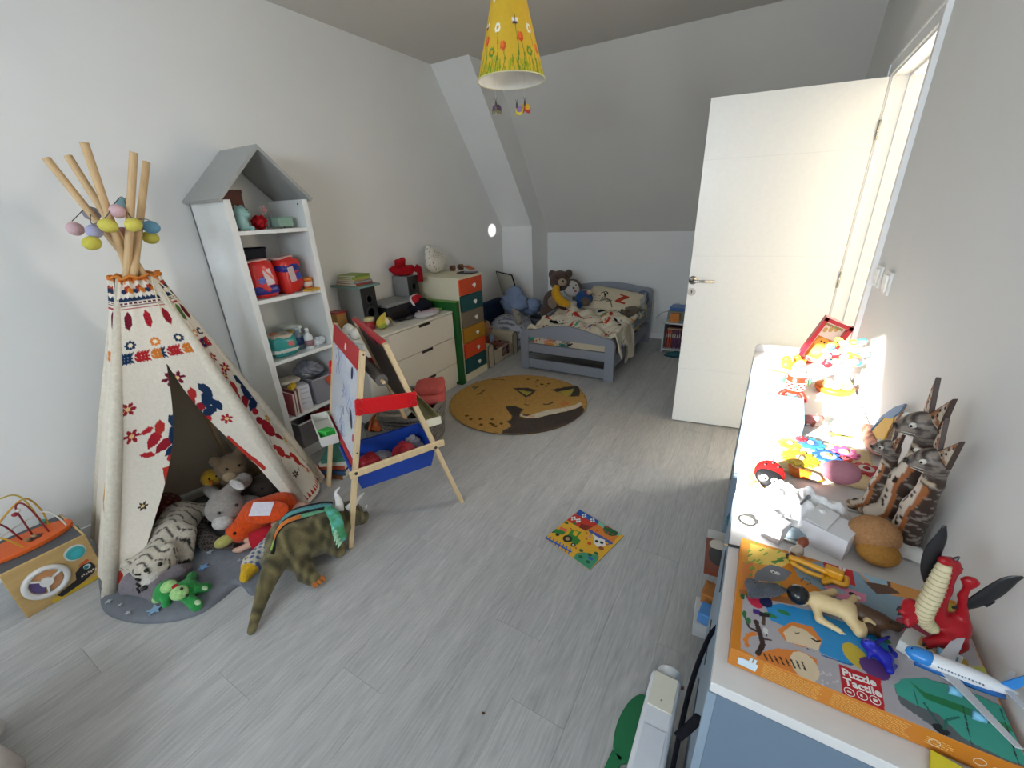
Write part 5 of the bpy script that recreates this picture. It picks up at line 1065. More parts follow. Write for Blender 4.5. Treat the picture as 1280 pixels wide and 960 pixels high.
# disc made of polar rings carrying the print
nu, nv = 220, 110; U, V_ = np.meshgrid(np.arange(nu)/nu, np.arange(nv)/(nv-1)); a = 2*PI*U.ravel(); r = V_.ravel()
edge = 1+.035*np.exp(-((a-.93)/.12)**2)
P = np.stack([np.cos(a)*r*edge*RR, np.sin(a)*r*edge*RR, .0135+.0012*np.sin(a*40+r*60)*np.sin(r*130)-.004*(r > .985)], 1)
idx = np.arange(nu*nv).reshape(nv, nu); nx_ = np.roll(idx, -1, 1); F = np.stack([idx[:-1], idx[1:], nx_[1:], nx_[:-1]], -1).reshape(-1, 4)
g = G(); g.v = P.tolist(); g.f = F.tolist(); C = cv.sample((P[:, 0]/RR+1.08)/2.16, (P[:, 1]/RR+1.08)/2.16)
part('rug_pile', g, mat('vc', .95, kind='vc', bump=.9, scale=45, amt=.12, spec=.05), rg_, smooth=True, colors=C)
part('rug_backing', G().lathe([(RR*.985, 0), (RR*.992, .006), (RR*.985, .0125)], 96), cloth('#6a4a1c'), rg_, smooth=True)
# ------------------------------------------------------------------ farm jigsaw on the floor
A = np.array([-.708, 1.442, .006]); B = np.array([-.446, 1.360, .006]); D = np.array([-.634, 1.716, .006])
pj = thing('farm_jigsaw', 'small square farm jigsaw with tractor and cow lying alone on the floor', 'jigsaw', tuple(((B+D)/2)*np.array([1, 1, 0])))
cv = Cv(1, 1, 260, '#d0a02c')
Ainv = np.linalg.inv(np.array([[530, 365], [355, -285]]))
def pu(x, y): q = Ainv @ np.array([x-180, y-450]); return (q[0], q[1])
def pp(P): return [pu(*q) for q in P]
cv.poly(pp([(545, 165), (1085, 460), (930, 590), (700, 420), (400, 280)]), '#c9742c')
cv.poly(pp([(700, 215), (1090, 455), (1020, 520), (850, 420), (770, 360)]), '#79b39a'); cv.line(pp([(690, 225), (800, 290)]), .03, '#d5e0d8'); cv.line(pp([(810, 330), (910, 385), (1075, 465)]), .03, '#d5e0d8')
cv.poly(pp([(545, 165), (600, 185), (790, 285), (775, 365), (500, 215)]), '#1d4f9c'); cv.poly(pp([(490, 208), (775, 360), (640, 425), (400, 275), (440, 240)]), '#b8352a'); cv.poly(pp([(575, 335), (720, 380), (640, 415), (560, 380)]), '#7a2f20')
for x, y in ((480, 265), (540, 295), (605, 245), (710, 310)): cv.poly(pp([(x-30, y-18), (x+20, y-22), (x+30, y+18), (x-20, y+22)]), '#d8dcd8'); cv.line(pp([(x-25, y), (x+25, y)]), .012, '#2a3a6a'); cv.line(pp([(x, y-20), (x, y+20)]), .012, '#2a3a6a')
cv.ell(*pu(925, 450), .14, .12, '#1f5a34')
for x, y in ((890, 410), (960, 440), (900, 470), (950, 490), (860, 445)): cv.ell(*pu(x, y), .022, .022, '#a03a3a')
cv.line(pp([(690, 430), (930, 580)]), .06, '#3a4f96')
for k in range(6): cv.line(pp([(715+40*k, 425+25*k), (700+40*k, 470+25*k)]), .016, '#3a4f96')
cv.poly(pp([(280, 360), (420, 400), (380, 440), (260, 400)]), '#2f7a3a'); cv.poly(pp([(340, 345), (430, 385), (415, 415), (330, 370)]), '#c9604a')
for x, y, r_ in ((255, 390, .03), (320, 430, .036)): cv.ell(*pu(x, y), r_, r_, '#1d2a20')
cv.poly(pp([(480, 390), (590, 430), (550, 480), (590, 520), (560, 560), (440, 500), (430, 450)]), '#2f7a34'); cv.poly(pp([(505, 405), (560, 428), (535, 470), (490, 445)]), '#c9a02c'); cv.ell(*pu(440, 485), .085, .085, '#1f241c'); cv.ell(*pu(440, 485), .04, .04, '#a38a6a'); cv.ell(*pu(512, 555), .045, .045, '#1f241c'); cv.ell(*pu(512, 555), .02, .02, '#c0c0b0')
cv.poly(pp([(720, 460), (770, 500), (860, 540), (870, 600), (800, 610), (745, 570), (740, 510)]), '#d8d4cc'); cv.ell(*pu(770, 545), .03, .03, '#1c1a1a'); cv.ell(*pu(825, 565), .035, .03, '#1c1a1a'); cv.ell(*pu(820, 620), .05, .04, '#8a4a2c'); cv.ell(*pu(690, 560), .035, .035, '#b8452a'); cv.ell(*pu(690, 490), .03, .03, '#c98a7a')
cv.poly(pp([(525, 680), (560, 640), (640, 640), (800, 690), (790, 730), (705, 810), (620, 760)]), '#3f8a6a')
for x, y in ((605, 680), (685, 735), (700, 670), (770, 665), (605, 620)): cv.ell(*pu(x, y), .04, .03, '#1f5a3a')
cv.ell(*pu(710, 705), .05, .025, '#2a5aa8')
cv.line(pp([(185, 445), (495, 620)]), .035, '#2058b0')
for k in range(8): cv.line(pp([(205+40*k, 425+23*k), (190+40*k, 475+23*k)]), .02, '#2058b0')
for x, y in ((650, 445), (770, 435), (655, 510), (545, 590), (885, 590), (465, 380)): cv.ell(*pu(x, y), .02, .015, '#a8422a')
cv.ell(*pu(400, 305), .05, .03, '#2a5a3a'); cv.ell(*pu(500, 325), .04, .03, '#3a6a3a')
g = G(); z0 = .0058
g.add([tuple(A*[1, 1, 0]), tuple(B*[1, 1, 0]), tuple((B+D-A)*[1, 1, 0]), tuple(D*[1, 1, 0])]+[(p[0], p[1], z0) for p in (A, B, B+D-A, D)], [(3, 2, 1, 0), (4, 5, 6, 7), (0, 1, 5, 4), (1, 2, 6, 5), (2, 3, 7, 6), (3, 0, 4, 7)])
part('jigsaw_base', g, wood('#a89a80'), pj, world=True); flatprint('jigsaw_picture', cv, A+[0, 0, .0004], B+[0, 0, .0004], D+[0, 0, .0004], vcm(.5), pj, nu=170, nv=170, world=True)
t = thing('crumb', 'tiny brown crumb alone on the floor in the foreground', 'crumb', fl(604, 892)); part('crumb_body', crumple((.006, .004, .003), 2), paint('#4a1f14'), t)
# ------------------------------------------------------------------ bed
BX0, BX1, BY0, BY1 = -1.965, -1.015, 3.50, 4.87
bd = thing('toddler_bed', 'grey painted wooden child bed with arched ends under the slope', 'bed', ((BX0+BX1)/2, (BY0+BY1)/2, 0))
bg = paint('#848993', .5); BM = (BX0+BX1)/2
XZm = lambda y: Matrix(((1, 0, 0, 0), (0, 0, -1, y), (0, 1, 0, 0), (0, 0, 0, 1)))   # prism (x,z) extruded towards -y
def bed_end(y, zend, zmid, op, name):
    ar = lambda n: [(BX1-.085-(BX1-BX0-.17)*i/n, zend+.015+(zmid-zend-.015)*math.sin(PI*i/n)**1.2) for i in range(n+1)]
    e = part(name, G(XZm(y)).prism([(BX0+.085, op), (BX1-.085, op)]+ar(20), 0, .035), bg, bd, world=True, bevel=.003)
    for x0, s_ in ((BX0, 1), (BX1, -1)):
        part('post', G(XZm(y)).prism([(x0, 0), (x0+s_*.088, 0), (x0+s_*.088, zend+.018), (x0+s_*.03, zend+.010), (x0+s_*.010, zend-.005), (x0, zend-.03)], -.004, .039), bg, bd, world=True, bevel=.003)
    return e
bed_end(BY0+.035, .385, .475, .335, 'footboard')
for a, b in ((.185, .27), (.02, .112)): part('foot_slat', G().box((BM, BY0+.018, (a+b)/2), (BX1-BX0-.16, .028, b-a)), bg, bd, world=True, bevel=.003)
bed_end(BY1, .615, .675, .575, 'headboard')
for a, b in ((.30, .52), (.10, .26)): part('head_slat', G().box((BM, BY1-.018, (a+b)/2), (BX1-BX0-.16, .028, b-a)), bg, bd, world=True, bevel=.003)
for x in (BX0+.02, BX1-.02):
    part('side_rail', G().box((x, (BY0+BY1)/2, .185), (.028, BY1-BY0-.08, .11)), bg, bd, world=True, bevel=.003)
    part('guard_rail', G(Matrix(((0, 0, 1, 0), (1, 0, 0, 0), (0, 1, 0, 0), (0, 0, 0, 1)))).prism([(4.05, .33), (BY1-.03, .33), (BY1-.03, .43), (4.12, .43), (4.07, .415), (4.05, .385)], x-.012, x+.012), bg, bd, world=True, bevel=.003)
for y in (BY0+.2, BY0+.6, BY1-.3): part('bed_slat', G().box((BM, y, .225), (BX1-BX0-.08, .08, .016)), wood('#b9a98c', 'woodx'), bd, world=True)
mt = thing('mattress', 'cream patterned mattress seen through the bed footboard opening', 'mattress', (BM, 4.18, .235))
def animal_print(cv, n, seed, x0=0, y0=0):
    r = random.Random(seed); cols = ['#b8402a', '#1c1f33', '#c9822c', '#3f8a72', '#8a5a3a', '#b0342a', '#5a6a8a', '#c98a7a']
    for k in range(n):
        x, y = r.uniform(0, cv.w), r.uniform(0, cv.h); c = cols[k % 8]; a = r.uniform(0, 180); s = r.uniform(.5, 1.15)
        if k % 5 == 4:
            ca, sa = math.cos(math.radians(a)), math.sin(math.radians(a))
            for q in range(7):
                t_ = (q-3)*.012*s; cv.line([(x+t_*ca-.016*sa, y+t_*sa+.016*ca), (x+t_*ca+.004+.016*sa, y+t_*sa-.016*ca)], .006, '#16161c')
            cv.ell(x+.05*ca*s, y+.05*sa*s, .014, .012, '#16161c')
        else:
            ca, sa = math.cos(math.radians(a)), math.sin(math.radians(a)); cv.ell(x, y, .038*s, .018*s, c, a); cv.ell(x+.045*s*ca, y+.045*s*sa, .016*s, .014*s, c)
            for q in (-.025, .02): cv.line([(x+q*s*ca, y+q*s*sa), (x+q*s*ca-.035*s*sa, y+q*s*sa+.035*s*ca)], .008, c)
            cv.line([(x-.035*s*ca, y-.035*s*sa), (x-.06*s*ca+.01, y-.06*s*sa)], .006, c)
        for q in range(3): cv.ell(x+r.uniform(-.08, .08), y+r.uniform(-.08, .08), .007, .007, cols[(k+q) % 8])
g = G().box((BM, (BY0+BY1)/2, .315), (BX1-BX0-.09, BY1-BY0-.10, .155)); mb = part('mattress_body', g, cloth('#c4b89e'), mt, world=True, bevel=.03, seg=4)
cv = Cv(.80, .10, 300, '#cbbf a6'.replace(' ', '')); animal_print(cv, 12, 4); flatprint('printed_edge', cv, (BM-.40, BY0+.0485, .262), (BM+.40, BY0+.0485, .262), (BM-.40, BY0+.0485, .362), vcm(.9), mt, world=True, nu=240, nv=40)
dv = thing('duvet', 'rumpled cream duvet printed with coloured animals on the bed, corner hanging over', 'duvet', (BM, 3.95, .40))
cv = Cv(1.15, 1.0, 460, '#cfc5b0'); animal_print(cv, 60, 9)
cv.poly([(.18, .16), (.25, .15), (.27, .24), (.22, .27), (.17, .24)], '#15161f'); cv.line([(.25, .22), (.31, .25), (.33, .21)], .016, '#15161f'); cv.ell(.42, .42, .09, .03, '#b8382a', -25); cv.poly([(.30, .40), (.40, .50), (.36, .53)], '#b8382a'); cv.line([(.66, .50), (.72, .62), (.70, .70)], .03, '#3a8a6a'); cv.ell(.60, .68, .05, .035, '#1c1c30', 20)
def duvf(u, v):
    x = BX0+.05+u*1.02; y = BY0+.05+v*.98
    z = .405+.05*np.sin(PI*np.clip(v, 0, 1))*np.sin(PI*np.clip(u, 0, 1))**.6
    z += .030*np.exp(-((u-.45)**2/.02+(v-.6)**2/.02))+.035*np.exp(-((u-.72)**2/.012+(v-.55)**2/.03))+.03*np.exp(-((u-.2)**2/.03+(v-.7)**2/.01))
    z += .024*np.sin(22*u+9*v+3*np.sin(7*v))*np.sin(13*v-5*u)+.014*(np.abs(np.sin(20*u-13*v+2*np.sin(9*v)))-.5)+.008*np.sin(37*u+19*v)
    e = np.clip((u-.86)/.14, 0, 1)
    ln = .20*np.exp(-((v-.10)/.11)**4)+.33*np.exp(-((v-.40)/.15)**4)
    x = x-e*.085*0+np.where(e > 0, -.13*e*0.55, 0); x = np.where(e > 0, np.minimum(x, BX1+.02+.025*np.sin(v*30)), x)
    z = z-e**1.1*ln*1.0
    x = np.where((e > .4) & (ln < .03), np.minimum(x, BX1-.05), x)
    y = y+e*.05*np.where(v < .25, -.4, .25)*np.sin(PI*e)
    return (x, y, z)
printed('duvet_cover', cv, duvf, vcm(.9, .3, 50, .06, .1), dv, nu=230, nv=200, world=True, solid=.012)
pw = thing('pillow', 'cream pillow with a red Z and a zebra print against the headboard', 'pillow', (-1.40, 4.62, .50))
cv = Cv(.6, .36, 330, '#cbbfa5')
cv.poly([(.37, .25), (.47, .25), (.47, .225), (.415, .155), (.47, .155), (.47, .13), (.36, .13), (.36, .155), (.41, .225), (.37, .225)], '#a83f2a')
for q in range(9): cv.line([(.20+.014*q, .10+.006*q-.03*(q > 4)), (.215+.014*q, .16-.003*q)], .007, '#1a1a1e')
cv.line([(.17, .21), (.20, .25), (.235, .23), (.22, .17)], .012, '#1a1a1e'); cv.line([(.19, .23), (.25, .15), (.32, .12), (.36, .06)], .008, '#1a1a1e'); cv.ell(.22, .20, .014, .02, '#1a1a1e', 20)
for q in range(16): cv.ell(.05+.03*(q % 5)+.008*(q % 2), .10+.035*(q//5), .007, .007, '#a8432a' if q % 3 else '#2a2a30')
def pillf(u, v, s):
    b = (np.sin(PI*u)*np.sin(PI*v))**.45
    X = (u-.5)*.62*(1-.06*np.cos(PI*(v-.5))*0+.03*np.sin(PI*v)); Y = (v-.5)*.37*(1+.03*np.sin(PI*u)); Z = s*.065*b+.004*np.sin(17*u+5*v)*np.sin(13*v)
    return X, Y, Z
PMX = np.array(rotm(32, 6, -7))[:3, :3]
printed('pillow_front', cv, lambda u, v: (PMX @ np.array(pillf(u, v, 1))), vcm(.9, .3, 50, .05, .1), pw, nu=180, nv=110)
part('pillow_back', G(rotm(32, 6, -7)).surf(lambda u, v: tuple(float(q) for q in pillf(np.float64(1-u), np.float64(v), -1)), 24, 16), cloth('#c4b89e'), pw, smooth=True)
t = thing('brown_bed_plush', 'brown soft toy lying between the pillow and the bed side rail', 'soft toy', (-1.10, 4.33, .44), 0, 'soft toys around the bed'); blob('body', [elp((0, 0, .03), (.075, .13, .055), '#5d5242'), elp((-.03, -.13, .03), (.05, .05, .045), '#5d5242'), elp((-.06, -.15, .07), .018, '#4a4034'), elp((.0, -.16, .07), .018, '#4a4034'), cap((-.03, .10, .02), (-.09, .14, .02), .03, .025, '#6b5f4c')], t, vox=.01); eyes(t, [(-.04, -.175, .045), (-.015, -.175, .045)], .006)
t = thing('white_bed_plush', 'small white soft toy slumped at the head end of the side rail', 'soft toy', (-1.08, 4.66, .43), 0, 'soft toys around the bed'); blob('body', [elp((0, 0, .04), (.05, .06, .05), '#aaa69c'), elp((.02, -.03, .10), (.04, .04, .035), '#aaa69c'), cap((.02, -.02, .12), (.035, .0, .17), .014, .012, '#aaa69c'), cap((.04, .0, .03), (.05, .0, -.08), .025, .022, '#a8a07a')], t, vox=.009); eyes(t, [(.05, -.06, .105)], .005)
t = thing('blue_cloth', 'crumpled pale blue cloth between pillow and headboard', 'cloth', (-1.12, 4.78, .42)); part('cloth_body', crumple((.06, .05, .07), 52), cloth('#6d7a92'), t, smooth=True)
# ------------------------------------------------------------------ toys and basket left of the bed
t = thing('grey_tub', 'dark grey round tub under the brown teddy beside the bed', 'tub', (-2.135, 4.36, 0)); part('tub_wall', G().lathe([(.12, 0), (.15, .30), (.155, .315), (.146, .315), (.115, .012)], 32), mat('#45474c', .7), t, smooth=True); part('tub_rim', G().tube([(.152*math.cos(a*PI/20), .152*math.sin(a*PI/20), .312) for a in range(40)], .011, 8, closed=True), paint('#5a5c60'), t, smooth=True)
yy = 4.45; P_ = lambda u, v, y=yy: np.array(pl(u, v, 1, y))
t = thing('large_teddy', 'large brown teddy bear with a beige muzzle sitting on the grey tub', 'soft toy', (-2.10, 4.42, .315), 0, 'soft toys around the bed')
TB = '#55423a'; hd = P_(700, 351); bo = P_(692, 378); lw = P_(690, 391)
blob('body', [elp(hd, (.12, .11, .115), TB), elp(bo, (.125, .11, .15), TB), elp(lw+np.array([.0, 0, .03]), (.15, .13, .09), TB), cap(lw+np.array([.06, -.06, 0]), P_(722, 391, 4.36), .06, .05, TB), cap(lw+np.array([-.04, -.08, -.02]), P_(702, 396, 4.3), .06, .055, TB), cap(bo+np.array([.06, -.05, .09]), P_(706, 378, 4.36), .045, .04, TB), elp(P_(690, 343), (.045, .035, .05), TB), elp(P_(711, 342), (.045, .035, .05), TB)], t, world=True, vox=.014, blend=.02)
part('muzzle', G().ell(P_(703, 353, 4.35), (.052, .04, .042)), fur('#a3907a'), t, smooth=True, world=True); part('nose', G().ell(P_(703.5, 351.5, 4.305), (.016, .01, .012)), plastic('#2a1c18'), t, smooth=True, world=True); part('chest_patch', G().ell(bo+np.array([.03, -.10, .02]), (.06, .02, .075)), fur('#8c7a68'), t, smooth=True, world=True); eyes(t, [P_(696, 347, 4.34), P_(708, 345, 4.34)], .009, world=True)
t = thing('banana_plush', 'big yellow banana soft toy held by the brown teddy', 'soft toy', P_(704, 374, 4.28), 0, 'soft toys around the bed')
bp_ = arch([P_(696, 357, 4.3), P_(695, 367, 4.27), P_(702, 377, 4.25), P_(714, 381, 4.25)], 5); g = G().tube(bp_, [.02+.032*math.sin(PI*(i+1)/(len(bp_)+1))**.7 for i in range(len(bp_))], 14, sq=1.1); part('banana_skin', g, fur('#c9961c'), t, smooth=True, world=True)
part('banana_tip', G().tube([P_(713, 381, 4.25), P_(718, 380, 4.25), P_(719, 377, 4.25)], [.032, .036, .02], 12), fur('#b9ad9c'), t, smooth=True, world=True)
t = thing('white_faced_plush', 'soft toy with a round white face and blue jumper beside the teddy', 'soft toy', P_(727, 385, 4.55), 0, 'soft toys around the bed')
h2 = P_(714, 361, 4.5); b2 = P_(730, 373, 4.52)
blob('body', [elp(h2+np.array([0, .04, .005]), (.105, .08, .10), '#5a4a3e'), elp(h2, (.095, .075, .09), '#c4c0b8'), elp(b2, (.10, .09, .085), '#1f4a80'), cap(b2, P_(722, 383, 4.45), .05, .04, '#1f4a80'), cap(b2+np.array([.04, 0, .04]), P_(735, 365, 4.48), .035, .03, '#8c2430'), elp(P_(737, 365, 4.47), .03, '#b5a58f'), cap(b2, P_(733, 378, 4.42), .05, .045, '#5a4a3e'), elp(P_(706, 354, 4.52), .04, '#5a4a3e')], t, world=True, vox=.011)
part('nose', G().ell(P_(717, 360, 4.405), (.013, .01, .012)), plastic('#4a2a24'), t, smooth=True, world=True); part('mouth', G().ell(P_(719, 364, 4.41), (.018, .008, .008)), cloth('#a3343a'), t, smooth=True, world=True); eyes(t, [P_(711, 357, 4.42), P_(720, 356, 4.42)], .008, world=True)
# white dotted pouf, pillow, blue clothes
pf = thing('dotted_armchair', 'white child armchair with grey star print under the blue clothes', 'armchair', (-2.46, 4.16, 0))
def dots(V, C, n):
    m = (np.sin(V[:, 1]*75)*np.sin(V[:, 2]*75+1) > .55) | ((np.sin(V[:, 0]*75)*np.sin(V[:, 1]*75) > .6) & (V[:, 2] > .3)); C = C.copy(); C[m] = lin('#6d7484'); return C
blob('seat_block', [('e', (0, 0, .17), (.27, .24, .20), '#b9bcc4', None), ('e', (.06, -.10, .17), (.2, .14, .19), '#b9bcc4', None), ('e', (.06, .10, .17), (.2, .14, .19), '#b9bcc4', None)], pf, vox=.014, paintfn=dots, m=vcm(.9, .2))
part('backrest', G().box((-.25, 0, .26), (.10, .44, .50)), cloth('#23304a'), pf, bevel=.03, seg=4)
t = thing('piped_pillow', 'white pillow with black piping propped up behind the blue clothes', 'pillow', (-2.60, 4.38, .40)); M = rotm(0, 74, 58, (0, 0, .2))
part('pillow_body', G(M).surf(lambda u, v: (( u-.5)*.42, (v-.5)*.40, .055*(math.sin(PI*u)*math.sin(PI*v))**.5), 20, 20).surf(lambda u, v: ((.5-u)*.42, (v-.5)*.40, -.055*(math.sin(PI*u)*math.sin(PI*v))**.5), 20, 20), cloth('#b3ada0'), t, smooth=True)
part('piping', G(M).tube([(-.21, -.20, 0), (.21, -.20, 0), (.21, .20, 0), (-.21, .20, 0)], .008, 8, closed=True), cloth('#1a1d26'), t, smooth=True)
t = thing('blue_clothes', 'heap of crumpled light blue clothes on the dotted armchair', 'clothes', (-2.36, 4.20, .37))
for d_, r_, sd in (((-.05, .0, .0), (.16, .18, .10), 61), ((-.06, .03, .12), (.10, .11, .085), 62), ((.06, .14, -.05), (.09, .10, .10), 63), ((-.02, -.02, .09), (.11, .09, .06), 64)): part('garment', crumple(r_, sd), cloth('#7f8fae'), t, smooth=True, loc=d_)
t = thing('cream_plush', 'small cream soft toy peeping out left of the blue clothes', 'soft toy', (-2.26, 3.96, .36), 0, 'soft toys around the bed'); blob('body', [elp((0, 0, .05), (.05, .05, .055), '#8f887c'), elp((.03, -.02, .0), (.045, .045, .05), '#8f887c'), elp((-.03, -.02, .11), .025, '#8f887c')], t, vox=.009); eyes(t, [(.04, -.03, .07)], .006)
t = thing('black_shoe', 'black shoe on the floor between the dotted armchair and bed', 'shoe', (-2.13, 4.08, .0)); blob('upper', [elp((0, 0, .05), (.05, .09, .05), '#1c1718'), elp((0, -.05, .04), (.045, .06, .04), '#1c1718')], t, vox=.01, m=vcm(.5)); part('sole', G().prism([(.05*math.cos(a*PI/12), .11*math.sin(a*PI/12)-.02) for a in range(24)], 0, .014), plastic('#2a2526'), t)
# doll's little armchair
da = thing('doll_armchair', 'small cream foam armchair holding a doll, beside the drawer tower', 'armchair', (-2.42, 3.64, 0)); cm = cloth('#b5aa94')
for y in (-.255, .235):
    g = G(Matrix(((0, 0, 1, 0), (1, 0, 0, 0), (0, 1, 0, 0), (0, 0, 0, 1)))).prism([(y-.05, 0), (y+.05, 0), (y+.05, .20)]+[(y+.05*math.cos(a*PI/8), .20+.05*math.sin(a*PI/8)) for a in range(1, 8)]+[(y-.05, .20)], -.19, .17)
    ar_ = part('armrest', g, cm, da, bevel=.006)
    part('piping', G().tube([(.172, y-.05, .01), (.172, y-.05, .20)]+[(.172, y-.05*math.cos(a*PI/8), .20+.05*math.sin(a*PI/8)) for a in range(1, 8)]+[(.172, y+.05, .20), (.172, y+.05, .01)], .005, 6), cloth('#5a5040'), ar_)
part('seat', G().box((.0, -.01, .075), (.33, .40, .15)), cm, da, bevel=.015, seg=3); part('backrest', G().box((-.155, -.01, .18), (.09, .42, .36)), cm, da, bevel=.03, seg=4)
part('seat_print', G().box((.005, .02, .1515), (.30, .30, .004)), mat('#4a2028', .9, col2='#8f7468', scale=60), da); part('seat_print', G().box((.169, .04, .10), (.004, .14, .10)), mat('#4a2028', .9, col2='#8f7468', scale=60), da)
dl = thing('rag_doll', 'doll with brown hair and a blue top sitting in the small armchair', 'doll', (-2.44, 3.62, .155))
blob('body', [elp((.02, -.06, .19), (.07, .065, .075), '#9c7256'), elp((.0, -.05, .06), (.06, .065, .08), '#7a3d34'), cap((.02, -.02, .09), (.09, .05, .05), .025, .02, '#9c7256'), cap((.02, -.03, .02), (.15, -.0, .02), .03, .024, '#7f4a40')], dl, vox=.01, m=vcm(.85, .3))
part('hair', G().ell((-.03, -.06, .215), (.08, .075, .075)), fur('#4f3a2c'), dl, smooth=True); part('blue_bib', G().ell((.055, -.0, .07), (.025, .05, .05)), cloth('#7f93ab'), dl, smooth=True); part('hat', G().ell((-.05, -.12, .28), (.04, .06, .09)), fur('#3a3836'), dl, smooth=True); eyes(dl, [(.083, -.08, .20), (.086, -.045, .20)], .006)
# ------------------------------------------------------------------ bedside shelf by the door
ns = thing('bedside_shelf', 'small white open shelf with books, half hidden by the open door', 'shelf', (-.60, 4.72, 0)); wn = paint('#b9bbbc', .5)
for x in (-.205, .205): part('side_panel', G().box((x, 0, .165), (.018, .33, .33)), wn, ns, bevel=.002)
for z, n_ in ((.035, 'bottom_panel'), (.322, 'top_panel')): part(n_, G().box((0, 0, z), (.428, .33, .018)), wn, ns, bevel=.002)
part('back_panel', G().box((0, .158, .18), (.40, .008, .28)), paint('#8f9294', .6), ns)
for k, (c, w_, h_) in enumerate((('#8a2a3a', .012, .19), ('#a8431f', .018, .20), ('#b8502a', .014, .20), ('#5a2f4a', .016, .195), ('#7a3a5a', .014, .20), ('#49304f', .016, .19), ('#6a3350', .014, .20), ('#2f3a5a', .016, .18), ('#8f2f2a', .014, .2), ('#4a4058', .016, .19), ('#7a4a3a', .016, .2))):
    lab = ['dark red', 'rust', 'orange red', 'plum', 'mauve', 'violet', 'raspberry', 'navy', 'brick red', 'slate violet', 'brown'][k]
    t = thing('shelf_book', lab+' book in the row of the bedside shelf', 'book', (-.775+.0225*k, 4.66, .046), 0, 'books in the bedside shelf'); part('cover', G().box((0, 0, h_/2), (w_, .15, h_)), mat(c, .5), t, bevel=.001); part('spine_label', G().box((0, -.0755, h_*.7), (w_*.8, .001, h_*.2)), paint('#b9b0a0'), t)
t = thing('flat_books', 'stack of tan magazines lying on the row of books in the bedside shelf', 'magazines', (-.66, 4.66, .248)); part('magazine', G().box((0, 0, .008), (.22, .15, .012)), paint('#9c8460'), t); part('magazine', G().box((.01, 0, .021), (.21, .15, .010)), paint('#5a2a2a'), t)
t = thing('orange_box', 'small orange box on the front of the bedside shelf', 'box', (-.71, 4.62, .331)); part('box_body', G().box((0, 0, .045), (.09, .07, .09)), plastic('#c9792a'), t, bevel=.006)
t = thing('grey_case', 'grey green box behind the orange box on the bedside shelf', 'box', (-.64, 4.75, .331)); part('box_body', G().box((0, 0, .05), (.32, .17, .10)), paint('#7d8478'), t, bevel=.008)
t = thing('blue_box', 'flat blue box on top of the grey green box', 'box', (-.63, 4.75, .432)); part('box_body', G().box((0, 0, .016), (.30, .18, .03)), plastic('#2f5f9c'), t, bevel=.006); part('box_lid', G().box((0, 0, .033), (.31, .19, .008)), plastic('#3a6cac'), t, bevel=.003)
t = thing('teal_slipper', 'teal slipper lying under the front edge of the bedside shelf', 'slipper', (-.66, 4.46, 0)); blob('slipper_body', [elp((0, 0, .02), (.09, .05, .02), '#2f5a60'), elp((.03, 0, .035), (.05, .045, .025), '#2f5a60')], t, vox=.009, m=vcm(.8)); part('sole', G().prism([(.10*math.cos(a*PI/12), .052*math.sin(a*PI/12)) for a in range(24)], 0, .008), plastic('#23464a'), t)
t = thing('white_cable', 'white cable looping along the wall behind the bed', 'cable', (-.86, 4.99, .30)); part('cable_cord', G().tube(arch([(.09, .03, .10), (.02, .04, .05), (-.06, .04, .02), (-.12, .04, -.04)], 8), .006, 8), plastic('#b9bcc0'), t, smooth=True); part('plug', G().box((.09, .04, .11), (.05, .03, .06)), plastic('#c0c2c4'), t, bevel=.006)
# ------------------------------------------------------------------ cabinets along the right wall
ZT = .78; CX0, CX1 = .037, .402
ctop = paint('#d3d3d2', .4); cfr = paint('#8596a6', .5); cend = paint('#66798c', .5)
def cabinet(name, label, y0, y1, open_=False):
    c = thing(name, label, 'cabinet', ((CX0+CX1)/2, (y0+y1)/2, 0), group=None)
    part('top_panel', G().box(((CX0+CX1)/2, (y0+y1)/2, ZT-.011), (CX1-CX0, y1-y0-.002, .022)), ctop, c, world=True, bevel=.002)
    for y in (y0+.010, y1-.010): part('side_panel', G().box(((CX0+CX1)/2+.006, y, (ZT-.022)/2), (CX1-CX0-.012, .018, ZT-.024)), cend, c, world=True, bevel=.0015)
    part('back_panel', G().box((CX1-.008, (y0+y1)/2, ZT/2), (.008, y1-y0-.04, ZT-.06)), cfr, c, world=True)
    part('plinth', G().box((CX0+.03, (y0+y1)/2, .03), (.016, y1-y0-.04, .06)), cfr, c, world=True)
    if open_:
        for z in (.07, .30, .53): part('shelf', G().box(((CX0+CX1)/2, (y0+y1)/2, z), (CX1-CX0-.02, y1-y0-.04, .018)), cfr, c, world=True, bevel=.0015)
    else:
        zs_ = np.linspace(.06, ZT-.026, 4)
        for k in range(3):
            d_ = part('drawer', G().box((CX0+.006, (y0+y1)/2, (zs_[k]+zs_[k+1])/2), (.016, y1-y0-.006, zs_[k+1]-zs_[k]-.005)), cfr, c, world=True, bevel=.002)
            part('finger_notch', G().box((0, 0, 0), (.004, .12, .014)), paint('#3a444e'), d_, loc=np.array([CX0-.0025, (y0+y1)/2, zs_[k+1]-.012])-np.array(wloc(c)))
    return c
cabinet('low_cabinet', 'grey blue low cabinet nearest the camera, carrying the jigsaw box', .528, 1.125)
cabinet('low_cabinet', 'open low cabinet in the middle of the row, carrying the flower puzzle', 1.129, 1.588, True)
fc = cabinet('low_cabinet', 'low cabinet farthest along the right wall, beside the door, carrying the tree toy', 1.592, 2.40)
part('end_lip', G(XZm(2.405)).prism([(CX0, ZT-.02), (CX1, ZT-.02), (CX1, ZT+.035)]+[(CX0+.02-.02*math.sin(a*PI/12), ZT+.015+.02*math.cos(a*PI/12)) for a in range(7)], 0, .016), paint('#dcdcdb', .4), fc, world=True, bevel=.002)
